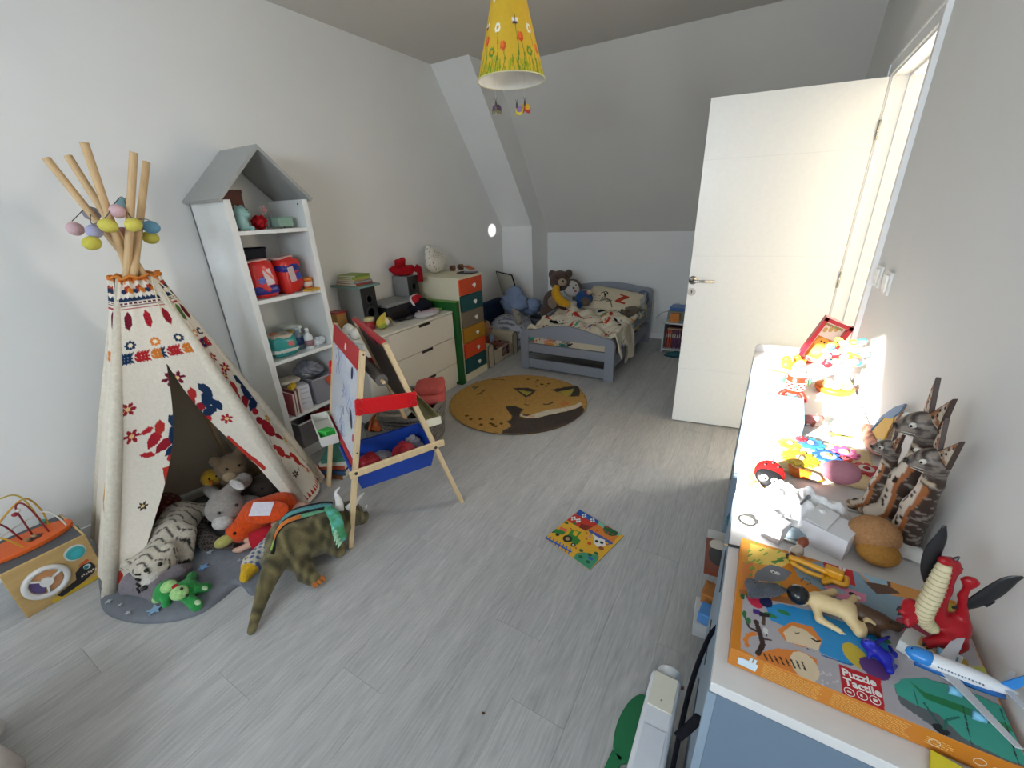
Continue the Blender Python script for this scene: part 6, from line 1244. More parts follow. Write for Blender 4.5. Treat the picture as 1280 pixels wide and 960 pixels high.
for k, (y, z, c, lab, sz) in enumerate(((1.36, .311, '#c7c5c0', 'white picture book sticking out of the open cabinet, upper one', (.20, .20, .03)), (1.30, .345, '#7a3a22', 'book with an orange and black animal cover sticking out of the open cabinet', (.20, .16, .022)), (1.25, .082, '#bfc0bf', 'white box sticking out of the lowest cubby of the open cabinet', (.20, .12, .06)))):
    t = thing('cabinet_book', lab, 'book', (.09, y, z), 4); part('cover', G().box((0, 0, sz[2]/2), sz), mat(c, .5), t, bevel=.002)
    if k == 1: part('cover_picture', G().ell((-.06, .0, sz[2]), (.03, .05, .001)), paint('#1f1a18'), t); part('cover_picture', G().ell((-.06, .05, sz[2]), (.03, .03, .0012)), paint('#c8bfb0'), t)
for k, (y, z, c, lab) in enumerate(((1.38, .082, '#a8682f', 'tan card block poking out low in the open cabinet, upper one'), (1.30, .146, '#a86a30', 'tan card block poking out low in the open cabinet, lower one'), (1.21, .146, '#4f86c0', 'bright blue block poking out low in the open cabinet'))):
    t = thing('cubby_block', lab, 'block', (.05, y, z), -8); part('block_body', G().box((0, 0, .025), (.09, .06, .045)), mat(c, .6), t, bevel=.004)
t = thing('teal_toy', 'small teal toy in the upper cubby of the open cabinet', 'toy', (.075, 1.22, .54)); part('toy_body', crumple((.04, .04, .03), 71), plastic('#2f6a72'), t, smooth=True); part('pink_piece', crumple((.03, .03, .03), 72), plastic('#a88a90'), t, smooth=True, loc=(.0, -.05, 0))
st = thing('black_strap', 'black webbing strap hanging down the front of the nearest cabinet', 'strap', (.02, .62, .5))
strap = cloth('#121218')
part('webbing', G().tube(arch([(.040, .68, .74), (.026, .655, .72), (.012, .62, .62), (.008, .58, .45), (.010, .55, .25), (.01, .54, .02)], 6), .010, 8, sq=.3), strap, st, smooth=True, world=True)
part('webbing', G().tube(arch([(.034, .545, .66), (.022, .54, .63), (.006, .53, .60)], 5), .009, 8, sq=.3), strap, st, smooth=True, world=True)
# white plastic case and green piece in the foreground
wc = thing('white_case', 'tall narrow white plastic toy case standing beside the nearest cabinet', 'toy case', (-.045, .63, 0)); wpl = plastic('#d9dce2', .35)
part('case_body', G().box((0, 0, .15), (.078, .44, .30)), wpl, wc, bevel=.012, seg=3); part('cream_top', G().box((0, .165, .2995), (.062, .095, .006)), plastic('#d6d3c2', .4), wc, bevel=.002)
g = G().box((0, -.03, .3005), (.054, .20, .003)); part('recessed_panel', g, plastic('#cdd2da', .35), wc, bevel=.001); part('screw', G().cyl((0, .14, .302), (0, .14, .3035), .002, 8), paint('#6a6a66'), wc)
part('round_cap', G().cyl((.006, .218, .262), (.006, .252, .262), .033, 28), plastic('#cfd2d4', .4), wc, bevel=.005); part('cap_hub', G().cyl((.03, .23, .255), (.045, .235, .25), .006, 10), plastic('#7a4a3a'), wc)
t = thing('green_paddle', 'dark green plastic paddle lying left of the white case', 'toy', (-.135, .75, 0))
part('paddle_blade', G(rotm(0, 0, -6)).prism([(.045*math.cos(a*PI/16), .11*math.sin(a*PI/16)**1 if a <= 16 else .11*math.sin(a*PI/16)) for a in range(32)], 0, .014), plastic('#0f6a40', .4), t, bevel=.005, seg=3, loc=(.02, .09, 0)); part('paddle_handle', G().box((.0, -.12, .007), (.035, .24, .014), rotm(0, 0, -8)), plastic('#0f6a40', .4), t, bevel=.004)
# bed cover corner at the lower left edge of the picture
t = thing('bed_cover', 'corner of a pale crumpled bed cover at the near left', 'bed cover', (-1.42, -.30, 0))
def bc(u, v):
    x, y = -1.95+u*.70, -.765+v*.635; z = .335+.025*math.sin(13*u+5*v)+.02*math.sin(17*v-4*u)+.01*math.sin(31*u)
    e = max(0, (v-.84)/.16); f_ = max(0, (u-.80)/.20); z -= .30*max(e, f_)**1.5; return (x-.03*f_, y-.02*e+.015*math.sin(21*u), max(z, .01))
part('cover_cloth', G().surf(bc, 40, 36), cloth('#d2cfcb', col2='#beb4b0', scale=14), t, smooth=True, world=True, solid=.012)
part('mattress_block', G().box((-1.64, -.45, .14), (.5, .44, .27)), cloth('#a8a29c'), t, world=True, bevel=.03)
# ------------------------------------------------------------------ on the far cabinet
def PZ(u, v, z=ZT): return np.array(pl(u, v, 2, z))
yf = 2.33; Pf = lambda u, v, y=yf: np.array(pl(u, v, 1, y))
TL = Pf(1041, 399); wv_ = np.array([.106, 0, -.040]); hv_ = -np.array([.092, 0, .245])*.90
wv_ = wv_/np.linalg.norm(wv_)*.118; hv_ = np.array([-wv_[2]*1, 0, wv_[0]]); hv_ = -hv_/np.linalg.norm(hv_)*.225
if TL[2]+hv_[2] < ZT+.012: TL[2] += ZT+.012-(TL[2]+hv_[2])
TL[0] = min(TL[0], XR-.015-wv_[0])
fr = thing('red_picture_frame', 'deep red picture frame with an animal picture leaning tilted against the right wall', 'picture frame', tuple(TL+hv_))
def fq(a, b, y): return tuple(TL+wv_*a+hv_*b+np.array([0, y, 0]))
red = paint('#b01224', .35)
for a0, b0, a1, b1, nm in ((0, .04, 1, .04, 't'), (0, .96, 1, .96, 'b'), (.07, 0, .07, 1, 'l'), (.93, 0, .93, 1, 'r')):
    part('frame_bar', G().bar(fq(a0, b0, -.02), fq(a1, b1, -.02), .017, .05, (wv_ if nm in 'lr' else hv_)), red, fr, world=True, bevel=.001)
cv = Cv(.11, .20, 150, '#d5cdbc'); cv.rect(.02, .02, .09, .12, '#b5762a'); cv.ell(.055, .09, .03, .03, '#c99a3a'); cv.ell(.055, .06, .022, .025, '#d0a850'); cv.ell(.047, .10, .004, .004, '#2a1a10'); cv.ell(.063, .10, .004, .004, '#2a1a10')
for q in range(3): cv.ell(.03+.02*q, .15+.01*q, .009, .012, '#b8a060')
for q in range(8): cv.ell(.02+.01*q, .175, .005, .006, '#b3704a' if q % 2 else '#7a9a4a')
flatprint('picture', cv, fq(.07, .97, -.004), fq(.93, .97, -.004), fq(.07, .03, -.004), vcm(.6), fr, nu=80, nv=140, world=True)
part('backing', G().bar(fq(.5, 0.02, .0), fq(.5, .98, .0), .11, .004, wv_), paint('#8a7a66'), fr, world=True)
# tree toy on an orange base
p = PZ(1042, 489); tt = thing('tree_toy', 'wooden tree puzzle toy with coloured leaves on an orange base', 'toy', tuple(p)); Mt = lambda z: (0, 0, z)
part('orange_base', G().lathe([(.055, 0), (.066, .012), (.066, .022), (.050, .026)], 32), paint('#d8641a', .5), tt, smooth=True)
part('trunk', G(XZm(.004)).prism([(-.012, .02), (.012, .02), (.008, .09), (.03, .13), (.024, .137), (.004, .115), (.006, .20), (-.006, .20), (-.004, .12), (-.03, .15), (-.035, .143), (-.010, .09)], 0, .008), paint('#8fc9b2', .5), tt)
part('trunk', G(Matrix(((0, 0, 1, -.004), (1, 0, 0, 0), (0, 1, 0, 0), (0, 0, 0, 1)))).prism([(-.012, .02), (.012, .02), (.006, .17), (-.006, .17)], 0, .008), paint('#9ccbbb', .5), tt)
rr = random.Random(8); lc = ['#d9c433', '#4fb0d8', '#d9dbd2', '#c9d94a', '#e08f86', '#4fa8c8', '#d9b92c', '#e5dcb0']
for k in range(30):
    a = k*2.4; q = .02+.055*math.sqrt((k % 15+1)/15); z = .12+.085*(k/30)+.012*math.sin(k*5); q *= 1-.3*(z-.12)/.09
    part('leaf', G(frame((q*math.cos(a), q*math.sin(a), z), (rr.uniform(-.6, .6), -1, rr.uniform(-.2, .6)))).ell((0, 0, 0), (.016, .011, .0025), nu=12, nv=6), paint(lc[k % 8], .5), tt, smooth=True)
for x, z in ((-.03, .155), (-.045, .115)): part('red_bird', G().ell((x, -.03, z), (.014, .004, .012)).ell((x+.012, -.03, z+.006), (.006, .004, .006)), paint('#a8141e', .4), tt, smooth=True)
for x, y, c, l in ((.028, -.038, '#c5c94a', 'chick'), (-.03, -.035, '#d0a060', 'cat'), (-.006, -.045, '#a9c45a', 'bush')): part('cutout_'+l, G(XZm(y)).prism([(x+.019*math.cos(a*PI/8), .042+.022*math.sin(a*PI/8)*(1 if a < 9 else .8)) for a in range(16)], 0, .006), paint(c, .5), tt, bevel=.001)
# rocket
p = PZ(990, 500); rk = thing('rocket_toy', 'red and white wooden toy rocket with three red feet', 'toy', tuple(p))
cv = Cv(.2, .10, 200, '#d8d5cc'); cv.rect(0, .0, .2, .018, '#c0301c'); cv.rect(0, .055, .2, .080, '#c0301c')
for i in range(20):
    for j in range(3):
        if (i+j) % 2: cv.rect(i*.01, .022+j*.010, i*.01+.01, .032+j*.010, '#b02a24')
for k in range(5): cv.ell(.02+.04*k, .067, .005, .006, '#e0dcd0'); cv.ell(.03+.04*k, .038, .004, .009, '#3a6a5a', 20)
prof = lambda v: .024+.010*np.sin(PI*(v*.8+.12))
printed('rocket_body', cv, lambda u, v: (prof(v)*np.cos(2*PI*u), prof(v)*np.sin(2*PI*u), .035+.085*v), vcm(.35), rk, nu=120, nv=60)
part('nose_cone', G().lathe([(.0245, .119), (.022, .138), (.013, .155), (.003, .162)], 24), paint('#dedbd2', .35), rk, smooth=True); part('engine', G().lathe([(.012, .02), (.022, .036)], 20), paint('#a87a8a', .4), rk, smooth=True); part('ring', G().lathe([(.018, .008), (.018, .016)], 20), plastic('#4fb0b8'), rk, smooth=True)
for a in (200, 320, 80):
    c_, s_ = math.cos(math.radians(a)), math.sin(math.radians(a)); part('foot', G().tube(arch([(.016*c_, .016*s_, .045), (.038*c_, .038*s_, .032), (.045*c_, .045*s_, .010)], 5), [.009]*6+[.012]*5, 10), paint('#c4281c', .35), rk, smooth=True)
for a in (190, 10): c_, s_ = math.cos(math.radians(a)), math.sin(math.radians(a)); part('side_fin', G().ell((.042*c_, .042*s_, .085), (.006, .006, .018)), paint('#3f7a54', .4), rk, smooth=True)
for (u, v, lab, s) in ((984, 462, 'yellow rubber duck behind the rocket, left one', 1), (997, 458, 'yellow rubber duck behind the rocket, right one', .85)):
    p = PZ(u, v); t = thing('rubber_duck', lab, 'duck', tuple(p), 200, 'ducks behind the rocket'); blob('duck_body', [elp((0, 0, .022*s), (.03*s, .022*s, .02*s), '#d9a92c'), elp((.012*s, 0, .05*s), (.018*s, .017*s, .017*s), '#d9a92c'), cap((-.02*s, 0, .025*s), (-.036*s, 0, .036*s), .010*s, .004*s, '#d9a92c')], t, vox=.004, m=vcm(.4)); part('beak', G().ell((.031*s, 0, .048*s), (.008*s, .007*s, .003*s)), plastic('#d0601c'), t, smooth=True); eyes(t, [(.026*s, .009*s, .055*s), (.026*s, -.009*s, .055*s)], .002)
t = thing('wooden_stick_toy', 'flat wooden stick lying left of the rubber ducks', 'toy', tuple(PZ(972, 466))); part('stick', G().box((0, 0, .004), (.075, .014, .008), rotm(0, 0, -14)), wood('#a8703f', 'woodx'), t, bevel=.002)
t = thing('medicine_box', 'white and light blue medicine carton with red print', 'box', (.136, 1.575, ZT), -2)
part('carton', G().box((0, 0, .03), (.128, .20, .06)), paint('#dcdfe2', .5), t, bevel=.001)
part('blue_end', G().box((.046, 0, .03), (.037, .2012, .0612)), paint('#8fc0dc', .5), t, bevel=.001)
for k, (x, w_, c) in enumerate(((-.04, .03, '#8a7f96'), (.0, .05, '#c98f9a'))):
    for y in (.06, .01, -.04): part('print_line', G().box((x, y, .0603), (w_, .012, .0006)), paint(c), t)
part('print_line', G().box((-.005, -.1003, .03), (.06, .0006, .010)), paint('#c4808c'), t)
t = thing('pink_elephant', 'small pink and brown plastic elephant beside the medicine carton', 'figurine', tuple(PZ(1010, 531))); blob('body', [elp((0, 0, .022), (.024, .016, .015), '#b8706c'), elp((.026, 0, .03), (.013, .012, .012), '#a86058'), cap((.035, 0, .028), (.046, 0, .010), .006, .004, '#c98f8a'), cap((-.012, .009, .015), (-.012, .009, .004), .006, .006, '#8a4a3c'), cap((.012, .009, .015), (.012, .009, .004), .006, .006, '#8a4a3c'), cap((-.012, -.009, .015), (-.012, -.009, .004), .006, .006, '#8a4a3c'), cap((.012, -.009, .015), (.012, -.009, .004), .006, .006, '#8a4a3c'), elp((.02, .012, .034), (.004, .008, .010), '#c98f8a'), elp((.02, -.012, .034), (.004, .008, .010), '#c98f8a')], t, vox=.003, blend=.006, m=vcm(.4)); eyes(t, [(.035, .008, .036), (.035, -.008, .036)], .0018)
p = PZ(1050, 520); t = thing('white_star', 'white plastic star lying flat on the far cabinet', 'star', tuple(p)); part('star_body', G().prism([((.05 if k % 2 == 0 else .02)*math.cos(k*PI/5+.3), (.05 if k % 2 == 0 else .02)*math.sin(k*PI/5+.3)) for k in range(10)], 0, .008), plastic('#d5d6d0', .4), t, bevel=.002)
p = PZ(1040, 545); t = thing('grey_scissors', 'grey and yellow child scissors lying before the white star', 'scissors', tuple(p), 2)
for s_ in (-1, 1):
    part('handle', G().tube([(-.025+.018*math.cos(a*PI/8), s_*.012+.009*math.sin(a*PI/8), .006) for a in range(16)], .004, 8, closed=True), plastic('#7d7f78'), t, smooth=True); part('blade', G().bar((-.008, s_*.006, .006), (.055, -s_*.004, .006), .010, .003, (0, 1, 0)), plastic('#b8ab4a'), t, bevel=.001)
# sail boat against the wall
p = np.array([.36, 1.53, ZT]); sb = thing('sailboat_toy', 'little toy boat with a yellow and blue sail leaning on the wall', 'toy', tuple(p))
Yp = lambda u, v: np.array(pl(u, v, 0, .385))
hull = [Yp(1082, 533), Yp(1090, 552), Yp(1103, 566)]
part('hull', G().tube(arch(hull, 5), [.012, .02, .026, .028, .03, .03, .03, .026, .022, .016, .008], 12, sq=.7), mat('#8a4a38', .6, col2='#c98f7a', scale=90), sb, smooth=True, world=True)
def sheet(name, pts, th, c): 
    P = [np.array(q) for q in pts]; off = np.array([-th, 0, 0]); g = G(); n = len(P); g.add([tuple(q) for q in P]+[tuple(q+off) for q in P], [tuple(range(n))[::-1], tuple(range(n, 2*n))]+[(i, (i+1) % n, n+(i+1) % n, n+i) for i in range(n)]); return part(name, g, paint(c, .6), sb, world=True)
sheet('sail', [Yp(1098, 556), Yp(1091, 541), Yp(1110, 520), Yp(1122, 511), Yp(1118, 528), Yp(1107, 549)], .004, '#c9a022'); sheet('sail', [Yp(1090, 538), Yp(1105, 520), Yp(1121, 509), Yp(1134, 505), Yp(1128, 515), Yp(1116, 524), Yp(1108, 522)], .005, '#5f86ac')
part('mast', G().tube([Yp(1099, 560), Yp(1133, 506)], .0025, 8), wood('#8a6a4a'), sb, world=True)
# flower puzzle board on a sheet of paper
t = thing('white_sheet', 'sheet of white paper lying under the flower puzzle', 'paper', (.27, 1.27, ZT), 2); part('sheet', G().box((0, .0, .0008), (.21, .28, .0012)), paint('#d5d6d8', .7), t)
fb = thing('flower_puzzle', 'wooden puzzle board with blue, yellow, pink and red flowers', 'puzzle', (.247, 1.345, ZT+.0018), -1)
part('board', G().box((0, 0, .006), (.235, .215, .012)), wood('#cbb389', 'woodx'), fb, bevel=.004)
def fpiece(x, y, r, n, c, c2, c3, z=.013):
    poly = []
    for k in range(n*8): a = 2*PI*k/(n*8); q = r*(.72+.28*abs(math.cos(a*n/2))); poly.append((x+q*math.cos(a), y+q*math.sin(a)))
    f_ = part('flower_piece', G().prism(poly, z-.003, z+.004), paint(c, .5), fb, bevel=.001); part('flower_ring', G().prism([(x+r*.5*math.cos(a*PI/12), y+r*.5*math.sin(a*PI/12)) for a in range(24)], z+.0035, z+.0048), paint(c2, .5), f_); part('flower_centre', G().ell((x, y, z+.005), (r*.24, r*.24, .006)), paint(c3, .4), f_, smooth=True)
fpiece(-.03, .075, .040, 9, '#2f7fb8', '#2a5fae', '#d8dcdc'); fpiece(-.085, .045, .033, 8, '#d9c42c', '#c9a92c', '#d9d9cf'); fpiece(-.06, -.035, .048, 14, '#d9bd20', '#b8862c', '#c9b88a'); fpiece(.01, .015, .040, 8, '#23599c', '#8fb0c8', '#c99a4a'); fpiece(.055, .06, .036, 8, '#c24f86', '#d58fae', '#d9b080'); fpiece(.095, -.015, .036, 9, '#b01c28', '#c9c0bc', '#8c1420'); fpiece(.05, .02, .018, 8, '#c02838', '#c86a6a', '#a01c28'); fpiece(-.055, .085, .016, 10, '#b8202a', '#a8141e', '#c83030', .019)
t = thing('pink_egg', 'matt dusky pink egg resting on the flower puzzle', 'egg', tuple(PZ(1047, 603, ZT+.018)), 0); part('egg_body', G(rotm(0, 84, -8, (0, .0, .032))).lathe([(.003, -.043), (.016, -.038), (.028, -.02), (.032, 0), (.028, .02), (.016, .038), (.003, .043)], 28), mat('#a8707e', .8, amt=.06, scale=120), t, smooth=True)
# ladybird on yellow cloud-like wooden stack
p = PZ(957, 611); t = thing('ladybird_toy', 'round red ladybird toy with a black face and white eyes', 'toy', (p[0], p[1]-.01, ZT+.0), 0)
M = rotm(48, 8, 0, (0, .005, .052))
part('red_shell', G(M).ell((0, 0, 0), (.036, .036, .015)), paint('#c01818', .25), t, smooth=True); part('black_face', G(M).ell((0, -.012, .008), (.032, .026, .010)), paint('#1a1a1c', .3), t, smooth=True); part('wooden_back', G(M).ell((0, 0, -.006), (.037, .037, .010)), wood('#c9ab7a'), t, smooth=True)
for x in (-.011, .013): 
    e_ = part('white_eye', G(M).ell((x, -.018, .018), (.009, .008, .003)), paint('#e2e2e0', .3), t, smooth=True); part('pupil', G(M).ell((x+.001, -.020, .0205), (.0035, .0035, .0015)), paint('#0f0f10', .3), e_, smooth=True)
for x, y in ((-.016, .018), (.014, .022), (.0, .028)): part('black_spot', G(M).ell((x, y, .012), (.004, .004, .002)), paint('#2a0c0c'), t, smooth=True)
part('antenna', G(M).tube([(.0, .034, 0), (-.002, .05, .004)], .002, 6), paint('#b02020'), t)
t = thing('yellow_cloud_block', 'pale yellow wooden cloud-shaped block under the ladybird', 'block', (p[0]-.025, p[1]-.028, ZT)); part('cloud_body', G().cyl((0, .035, 0), (0, .035, .022), .022, 20).cyl((.004, .0, 0), (.004, .0, .022), .024, 20).cyl((.012, -.034, 0), (.012, -.034, .022), .022, 20).cyl((.05, -.028, 0), (.05, -.028, .022), .022, 20), paint('#dcbf7a', .6), t, bevel=.003); part('brown_stripe', G().bar((.03, -.035, .024), (.06, .0, .024), .014, .004, (1, 0, 0)), paint('#a86a4a'), t)
p = PZ(1000, 598); t = thing('orange_fish_toy', 'orange and white toy fish right of the ladybird', 'figurine', tuple(p), 0); blob('fish_body', [elp((0, 0, .016), (.026, .014, .014), '#c9691c'), elp((.03, .0, .014), (.014, .012, .012), '#d8d2c6'), cap((-.02, 0, .018), (-.03, .012, .03), .010, .005, '#b8601c'), cap((.038, -.004, .012), (.05, -.006, .012), .006, .004, '#c9691c')], t, vox=.004, m=vcm(.4)); eyes(t, [(.03, -.010, .02)], .002)
# crumpled white bag with small white boxes
for (x, y, w_, l_, h_, rz_, lab) in ((.225, .975, .085, .075, .055, -24, 'plain white carton at the right of the crumpled white bag'), (.120, .945, .05, .04, .045, -28, 'small white open carton at the left of the crumpled white bag')):
    t = thing('white_carton', lab, 'box', (x, y, ZT), rz_); part('carton_body', G().box((0, 0, h_/2), (w_, l_, h_)), paint('#d3d3d6', .55), t, bevel=.001); part('carton_flap', G().box((-w_*.3, 0, h_+.003), (w_*.5, l_, .0015), rotm(0, 6, 0)), paint('#dcdcde', .55), t)
t = thing('crumpled_bag', 'crumpled white paper bag spread over the middle of the cabinet row', 'bag', (.17, 1.04, ZT))
def bagf(u, v):
    a = 2*PI*u; r_ = v; x = (.115*math.cos(a)*(1+.18*math.sin(3*a+1)))*r_; y = (.085*math.sin(a)*(1+.15*math.sin(4*a)))*r_
    z = .062*(1-r_**2.2)+.016*math.sin(x*70+y*40)*math.sin(y*85-x*30)+.010*math.sin(x*150+2)*math.sin(y*130+1)
    return (x, y, max(.003, z+.006))
part('bag_paper', G().surf(lambda u, v: bagf(u, v*.995+.005), 56, 26, cu=True), mat('#dedede', .6, scale=30, amt=.03, bump=.2), t); part('bag_neck', G().surf(lambda u, v: (.10+v*.12, -.035+u*.05-.02*v, .004+.02*math.sin(PI*u)+.012*math.sin(9*v+5*u)*(1-v)), 10, 20), mat('#d6d4cf', .6, scale=30, amt=.03), t, solid=.001)
part('drawstring', G().tube([(-.005, -.045, .07), (.002, -.03, .072), (.010, -.012, .07)], .0025, 6).ell((.012, -.008, .071), (.005, .005, .004)), paint('#77777c'), t)
t = thing('blue_goggles', 'pale blue clear plastic goggle lens before the white cartons', 'goggles', tuple(PZ(988, 672))); part('lens', G().ell((0, 0, .014), (.030, .018, .013), nu=20), mat('#8ea0aa', .08, amt=.03), t, smooth=True); part('rim', G().tube([(.032*math.cos(a*PI/12), .020*math.sin(a*PI/12), .006) for a in range(24)], .004, 8, closed=True), plastic('#a9b2b4'), t, smooth=True)
p = PZ(933, 653); t = thing('white_medal', 'little white disc with a dark rim lying on the near cabinet', 'medal', tuple(p)); part('disc', G().cyl((0, 0, 0), (0, 0, .006), .018, 28), paint('#d8d8d6', .4), t, bevel=.001); part('dark_rim', G().tube([(.018*math.cos(a*PI/16), .018*math.sin(a*PI/16), .0065) for a in range(32)], .0018, 6, closed=True), paint('#3a3836'), t)
t = thing('brown_bird_figure', 'tiny brown and white bird figure behind the jigsaw box', 'figurine', (.158, .862, ZT), 60); blob('bird_body', [elp((0, 0, .04), (.018, .012, .014), '#a89a8c'), elp((.018, 0, .058), (.011, .010, .011), '#7a3f28'), cap((-.014, 0, .04), (-.03, 0, .045), .007, .003, '#6a3a28'), cap((0, .004, .03), (0, .004, .004), .004, .004, '#5a3a2a'), cap((0, -.004, .03), (0, -.004, .004), .004, .004, '#5a3a2a')], t, vox=.003, blend=.005, m=vcm(.5)); part('beak', G().tube([(.028, 0, .058), (.038, 0, .055)], [.004, .001], 6), paint('#6a3a20'), t)
t = thing('black_pencil', 'short black pencil poking out by the corner of the jigsaw box', 'pencil', (.048, .865, ZT), 10); part('pencil_body', G().cyl((-.014, 0, .0035), (.05, .0, .0035), .0032, 8), paint('#2a2c30'), t); part('pencil_tip', G().tube([(-.014, 0, .0035), (-.022, 0, .0035)], [.0032, .0006], 8), wood('#b99a6a'), t)
# cork stones
ckm = mat('#a2764c', .9, scale=220, amt=.22, bump=.5)
b_ = PZ(1094, 706); t = thing('cork_stone', 'small round ochre cork stone behind the jigsaw box', 'cork toy', (b_[0], b_[1]+.01, ZT), 0, 'cork stones'); part('stone_body', G().ell((0, 0, .026), (.038, .032, .026), nu=24, nv=14), mat('#a0702c', .9, scale=220, amt=.18, bump=.4), t, smooth=True)
t = thing('cork_stone', 'large round tan cork stone leaning over the small one, before the cats', 'cork toy', (.300, .985, ZT), 0, 'cork stones'); part('stone_body', G(rotm(14, -6, 0, (0, 0, .047))).ell((0, 0, 0), (.047, .040, .040), nu=28, nv=18), ckm, t, smooth=True)
# carved wooden cats
def cat(label, base, h, rz, lean, fat=1.0):
    t = thing('carved_cat', label, 'cat figure', base, rz, 'carved cats'); t.rotation_euler = (math.radians(lean[0]), math.radians(lean[1]), math.radians(rz)); k = h/.36
    D_, W_, O_ = '#43342d', '#c9bfb0', '#9c6038'
    rs = np.random.RandomState(int(h*1000)); spots = [(rs.uniform(-.014, .014)*fat, z+rs.uniform(-.005, .005), rs.uniform(.0034, .006)) for z in np.arange(.03, .185, .0135)]
    def pf(V, C, near):
        x, y, z = V[:, 0]/k, V[:, 1]/k, V[:, 2]/k; C = np.tile(np.array(lin(D_)), (len(V), 1))
        n_ = np.sin(y*260+6*np.sin(z*90))*np.sin(z*170+x*100); C[n_ > .45] = lin('#8d8378')
        bw = .022*fat*np.clip(1-(z-.02)/.42, .5, 1); f_ = (x > -.004) & (z < .205)
        C[f_ & (np.abs(y) < bw+.007)] = lin(O_); C[f_ & (np.abs(y) < bw)] = lin(W_)
        for sy, sz_, r_ in spots: C[f_ & ((y-sy)**2+((z-sz_)*.8)**2 < r_*r_)] = lin('#16110f')
        hd_ = z > .232; C[hd_] = lin('#5c5450'); C[hd_ & (n_ > .1)] = lin('#84796f'); C[hd_ & (n_ < -.5)] = lin('#3a302b')
        C[(z > .212) & (z < .222) & (x > 0)] = lin('#b9a890')
        return C
    P = [cap((0, 0, .03), (0, 0, .12), .036*fat, .032*fat, D_), cap((0, 0, .12), (-.004, 0, .205), .032*fat, .018, D_), cap((-.004, 0, .205), (.0, 0, .245), .018, .020, D_), elp((.012, 0, .268), (.031, .025, .026), D_), elp((.038, 0, .258), (.016, .016, .013), D_), elp((.012, .0, .02), (.044, .036*fat, .02), D_)]
    P = [('c', tuple(np.array(p[1])*k), tuple(np.array(p[2])*k), p[3]*k, p[4]*k, p[5]) if p[0] == 'c' else ('e', tuple(np.array(p[1])*k), tuple(np.array(p[2])*k), p[3], None) for p in P]
    blob('cat_body', P, t, vox=.0045, blend=.012*k, paintfn=pf, m=vcm(.45, .05))
    for s_ in (-1, 1):
        e_ = part('ear', G(Matrix.Scale(k, 4) @ rotm(s_*-8, 0, s_*10, (.004, s_*.015, .280)) @ Matrix(((0, 0, 1, 0), (1, 0, 0, 0), (0, 1, 0, 0), (0, 0, 0, 1)))).prism([(-.022, 0), (.022, 0), (s_*.012, .075)], -.004, .004), paint(D_, .5), t, bevel=.001)
        part('ear_print', G(Matrix.Scale(k, 4) @ rotm(s_*-8, 0, s_*10, (.004, s_*.015, .280)) @ Matrix(((0, 0, 1, 0), (1, 0, 0, 0), (0, 1, 0, 0), (0, 0, 0, 1)))).prism([(-.017, .006), (.017, .006), (s_*.010, .066)], .0041, .0048), mat('#c2b5a3', .6, col2='#8f5a34', scale=150), e_)
        for q in range(4): part('ear_spot', G(Matrix.Scale(k, 4) @ rotm(s_*-8, 0, s_*10, (.004, s_*.015, .280))).ell((.0048, s_*.003*q-.004+.004*(q % 2), .014+.012*q), (.0008, .0034-.0005*q, .0034)), paint('#16110f'), e_)
        ey = part('eye', G(Matrix.Scale(k, 4)).ell((.034, s_*.018, .276), (.006, .0045, .006)), paint('#cfc9bd', .3), t, smooth=True); part('pupil', G(Matrix.Scale(k, 4)).ell((.0375, s_*.0205, .276), (.0025, .0025, .003)), paint('#0d0b0a', .2), ey, smooth=True)
        part('whiskers', G(Matrix.Scale(k, 4)).tube([(.046, s_*.012, .256), (.03, s_*.027, .262)], .0007, 5).tube([(.046, s_*.012, .252), (.03, s_*.027, .254)], .0007, 5), paint('#cfc9bd'), t)
    part('nose', G(Matrix.Scale(k, 4)).ell((.053, 0, .262), (.004, .006, .004)), paint('#1a1210'), t, smooth=True)
    part('front_paws', G(Matrix.Scale(k, 4)).ell((.045, .012, .010), (.016, .010, .010)).ell((.045, -.012, .010), (.016, .010, .010)), mat('#4a3a30', .5, col2='#b5a48c', scale=120), t, smooth=True)
    part('collar_bow', G(Matrix.Scale(k, 4)).tube([(.018+.004*math.cos(a*PI/6), .009*math.cos(a*PI/6), .207+.006*math.sin(a*PI/6)) for a in range(12)], .0012, 6, closed=True), paint('#cfc6b4'), t)
    return t
cat('tallest carved wooden cat with spotted front and large pointed ears, in the middle', (.366, 1.125, ZT), .385, 186, (-10, 4), .95)
cat('middle sized carved wooden cat leaning right, nearest the camera', (.368, 1.048, ZT), .335, 186, (-12, 4), .85)
cat('smallest carved wooden cat, left of the tall one by the cork stone', (.325, 1.15, ZT), .262, 180, (-9, 1), .75)
# ------------------------------------------------------------------ tactile jigsaw box on the near cabinet
QX0, QX1, QY0, QY1, QZ = .057, .398, .574, .856, .820
jb = thing('jigsaw_box', 'large flat orange jigsaw box printed with jungle animals on the nearest cabinet', 'box', ((QX0+QX1)/2, (QY0+QY1)/2, ZT))
part('box_lid', G().box(((QX0+QX1)/2, (QY0+QY1)/2, (ZT+QZ)/2+.0005), (QX1-QX0, QY1-QY0, QZ-ZT-.002)), paint('#bd7420', .45), jb, world=True, bevel=.0015)
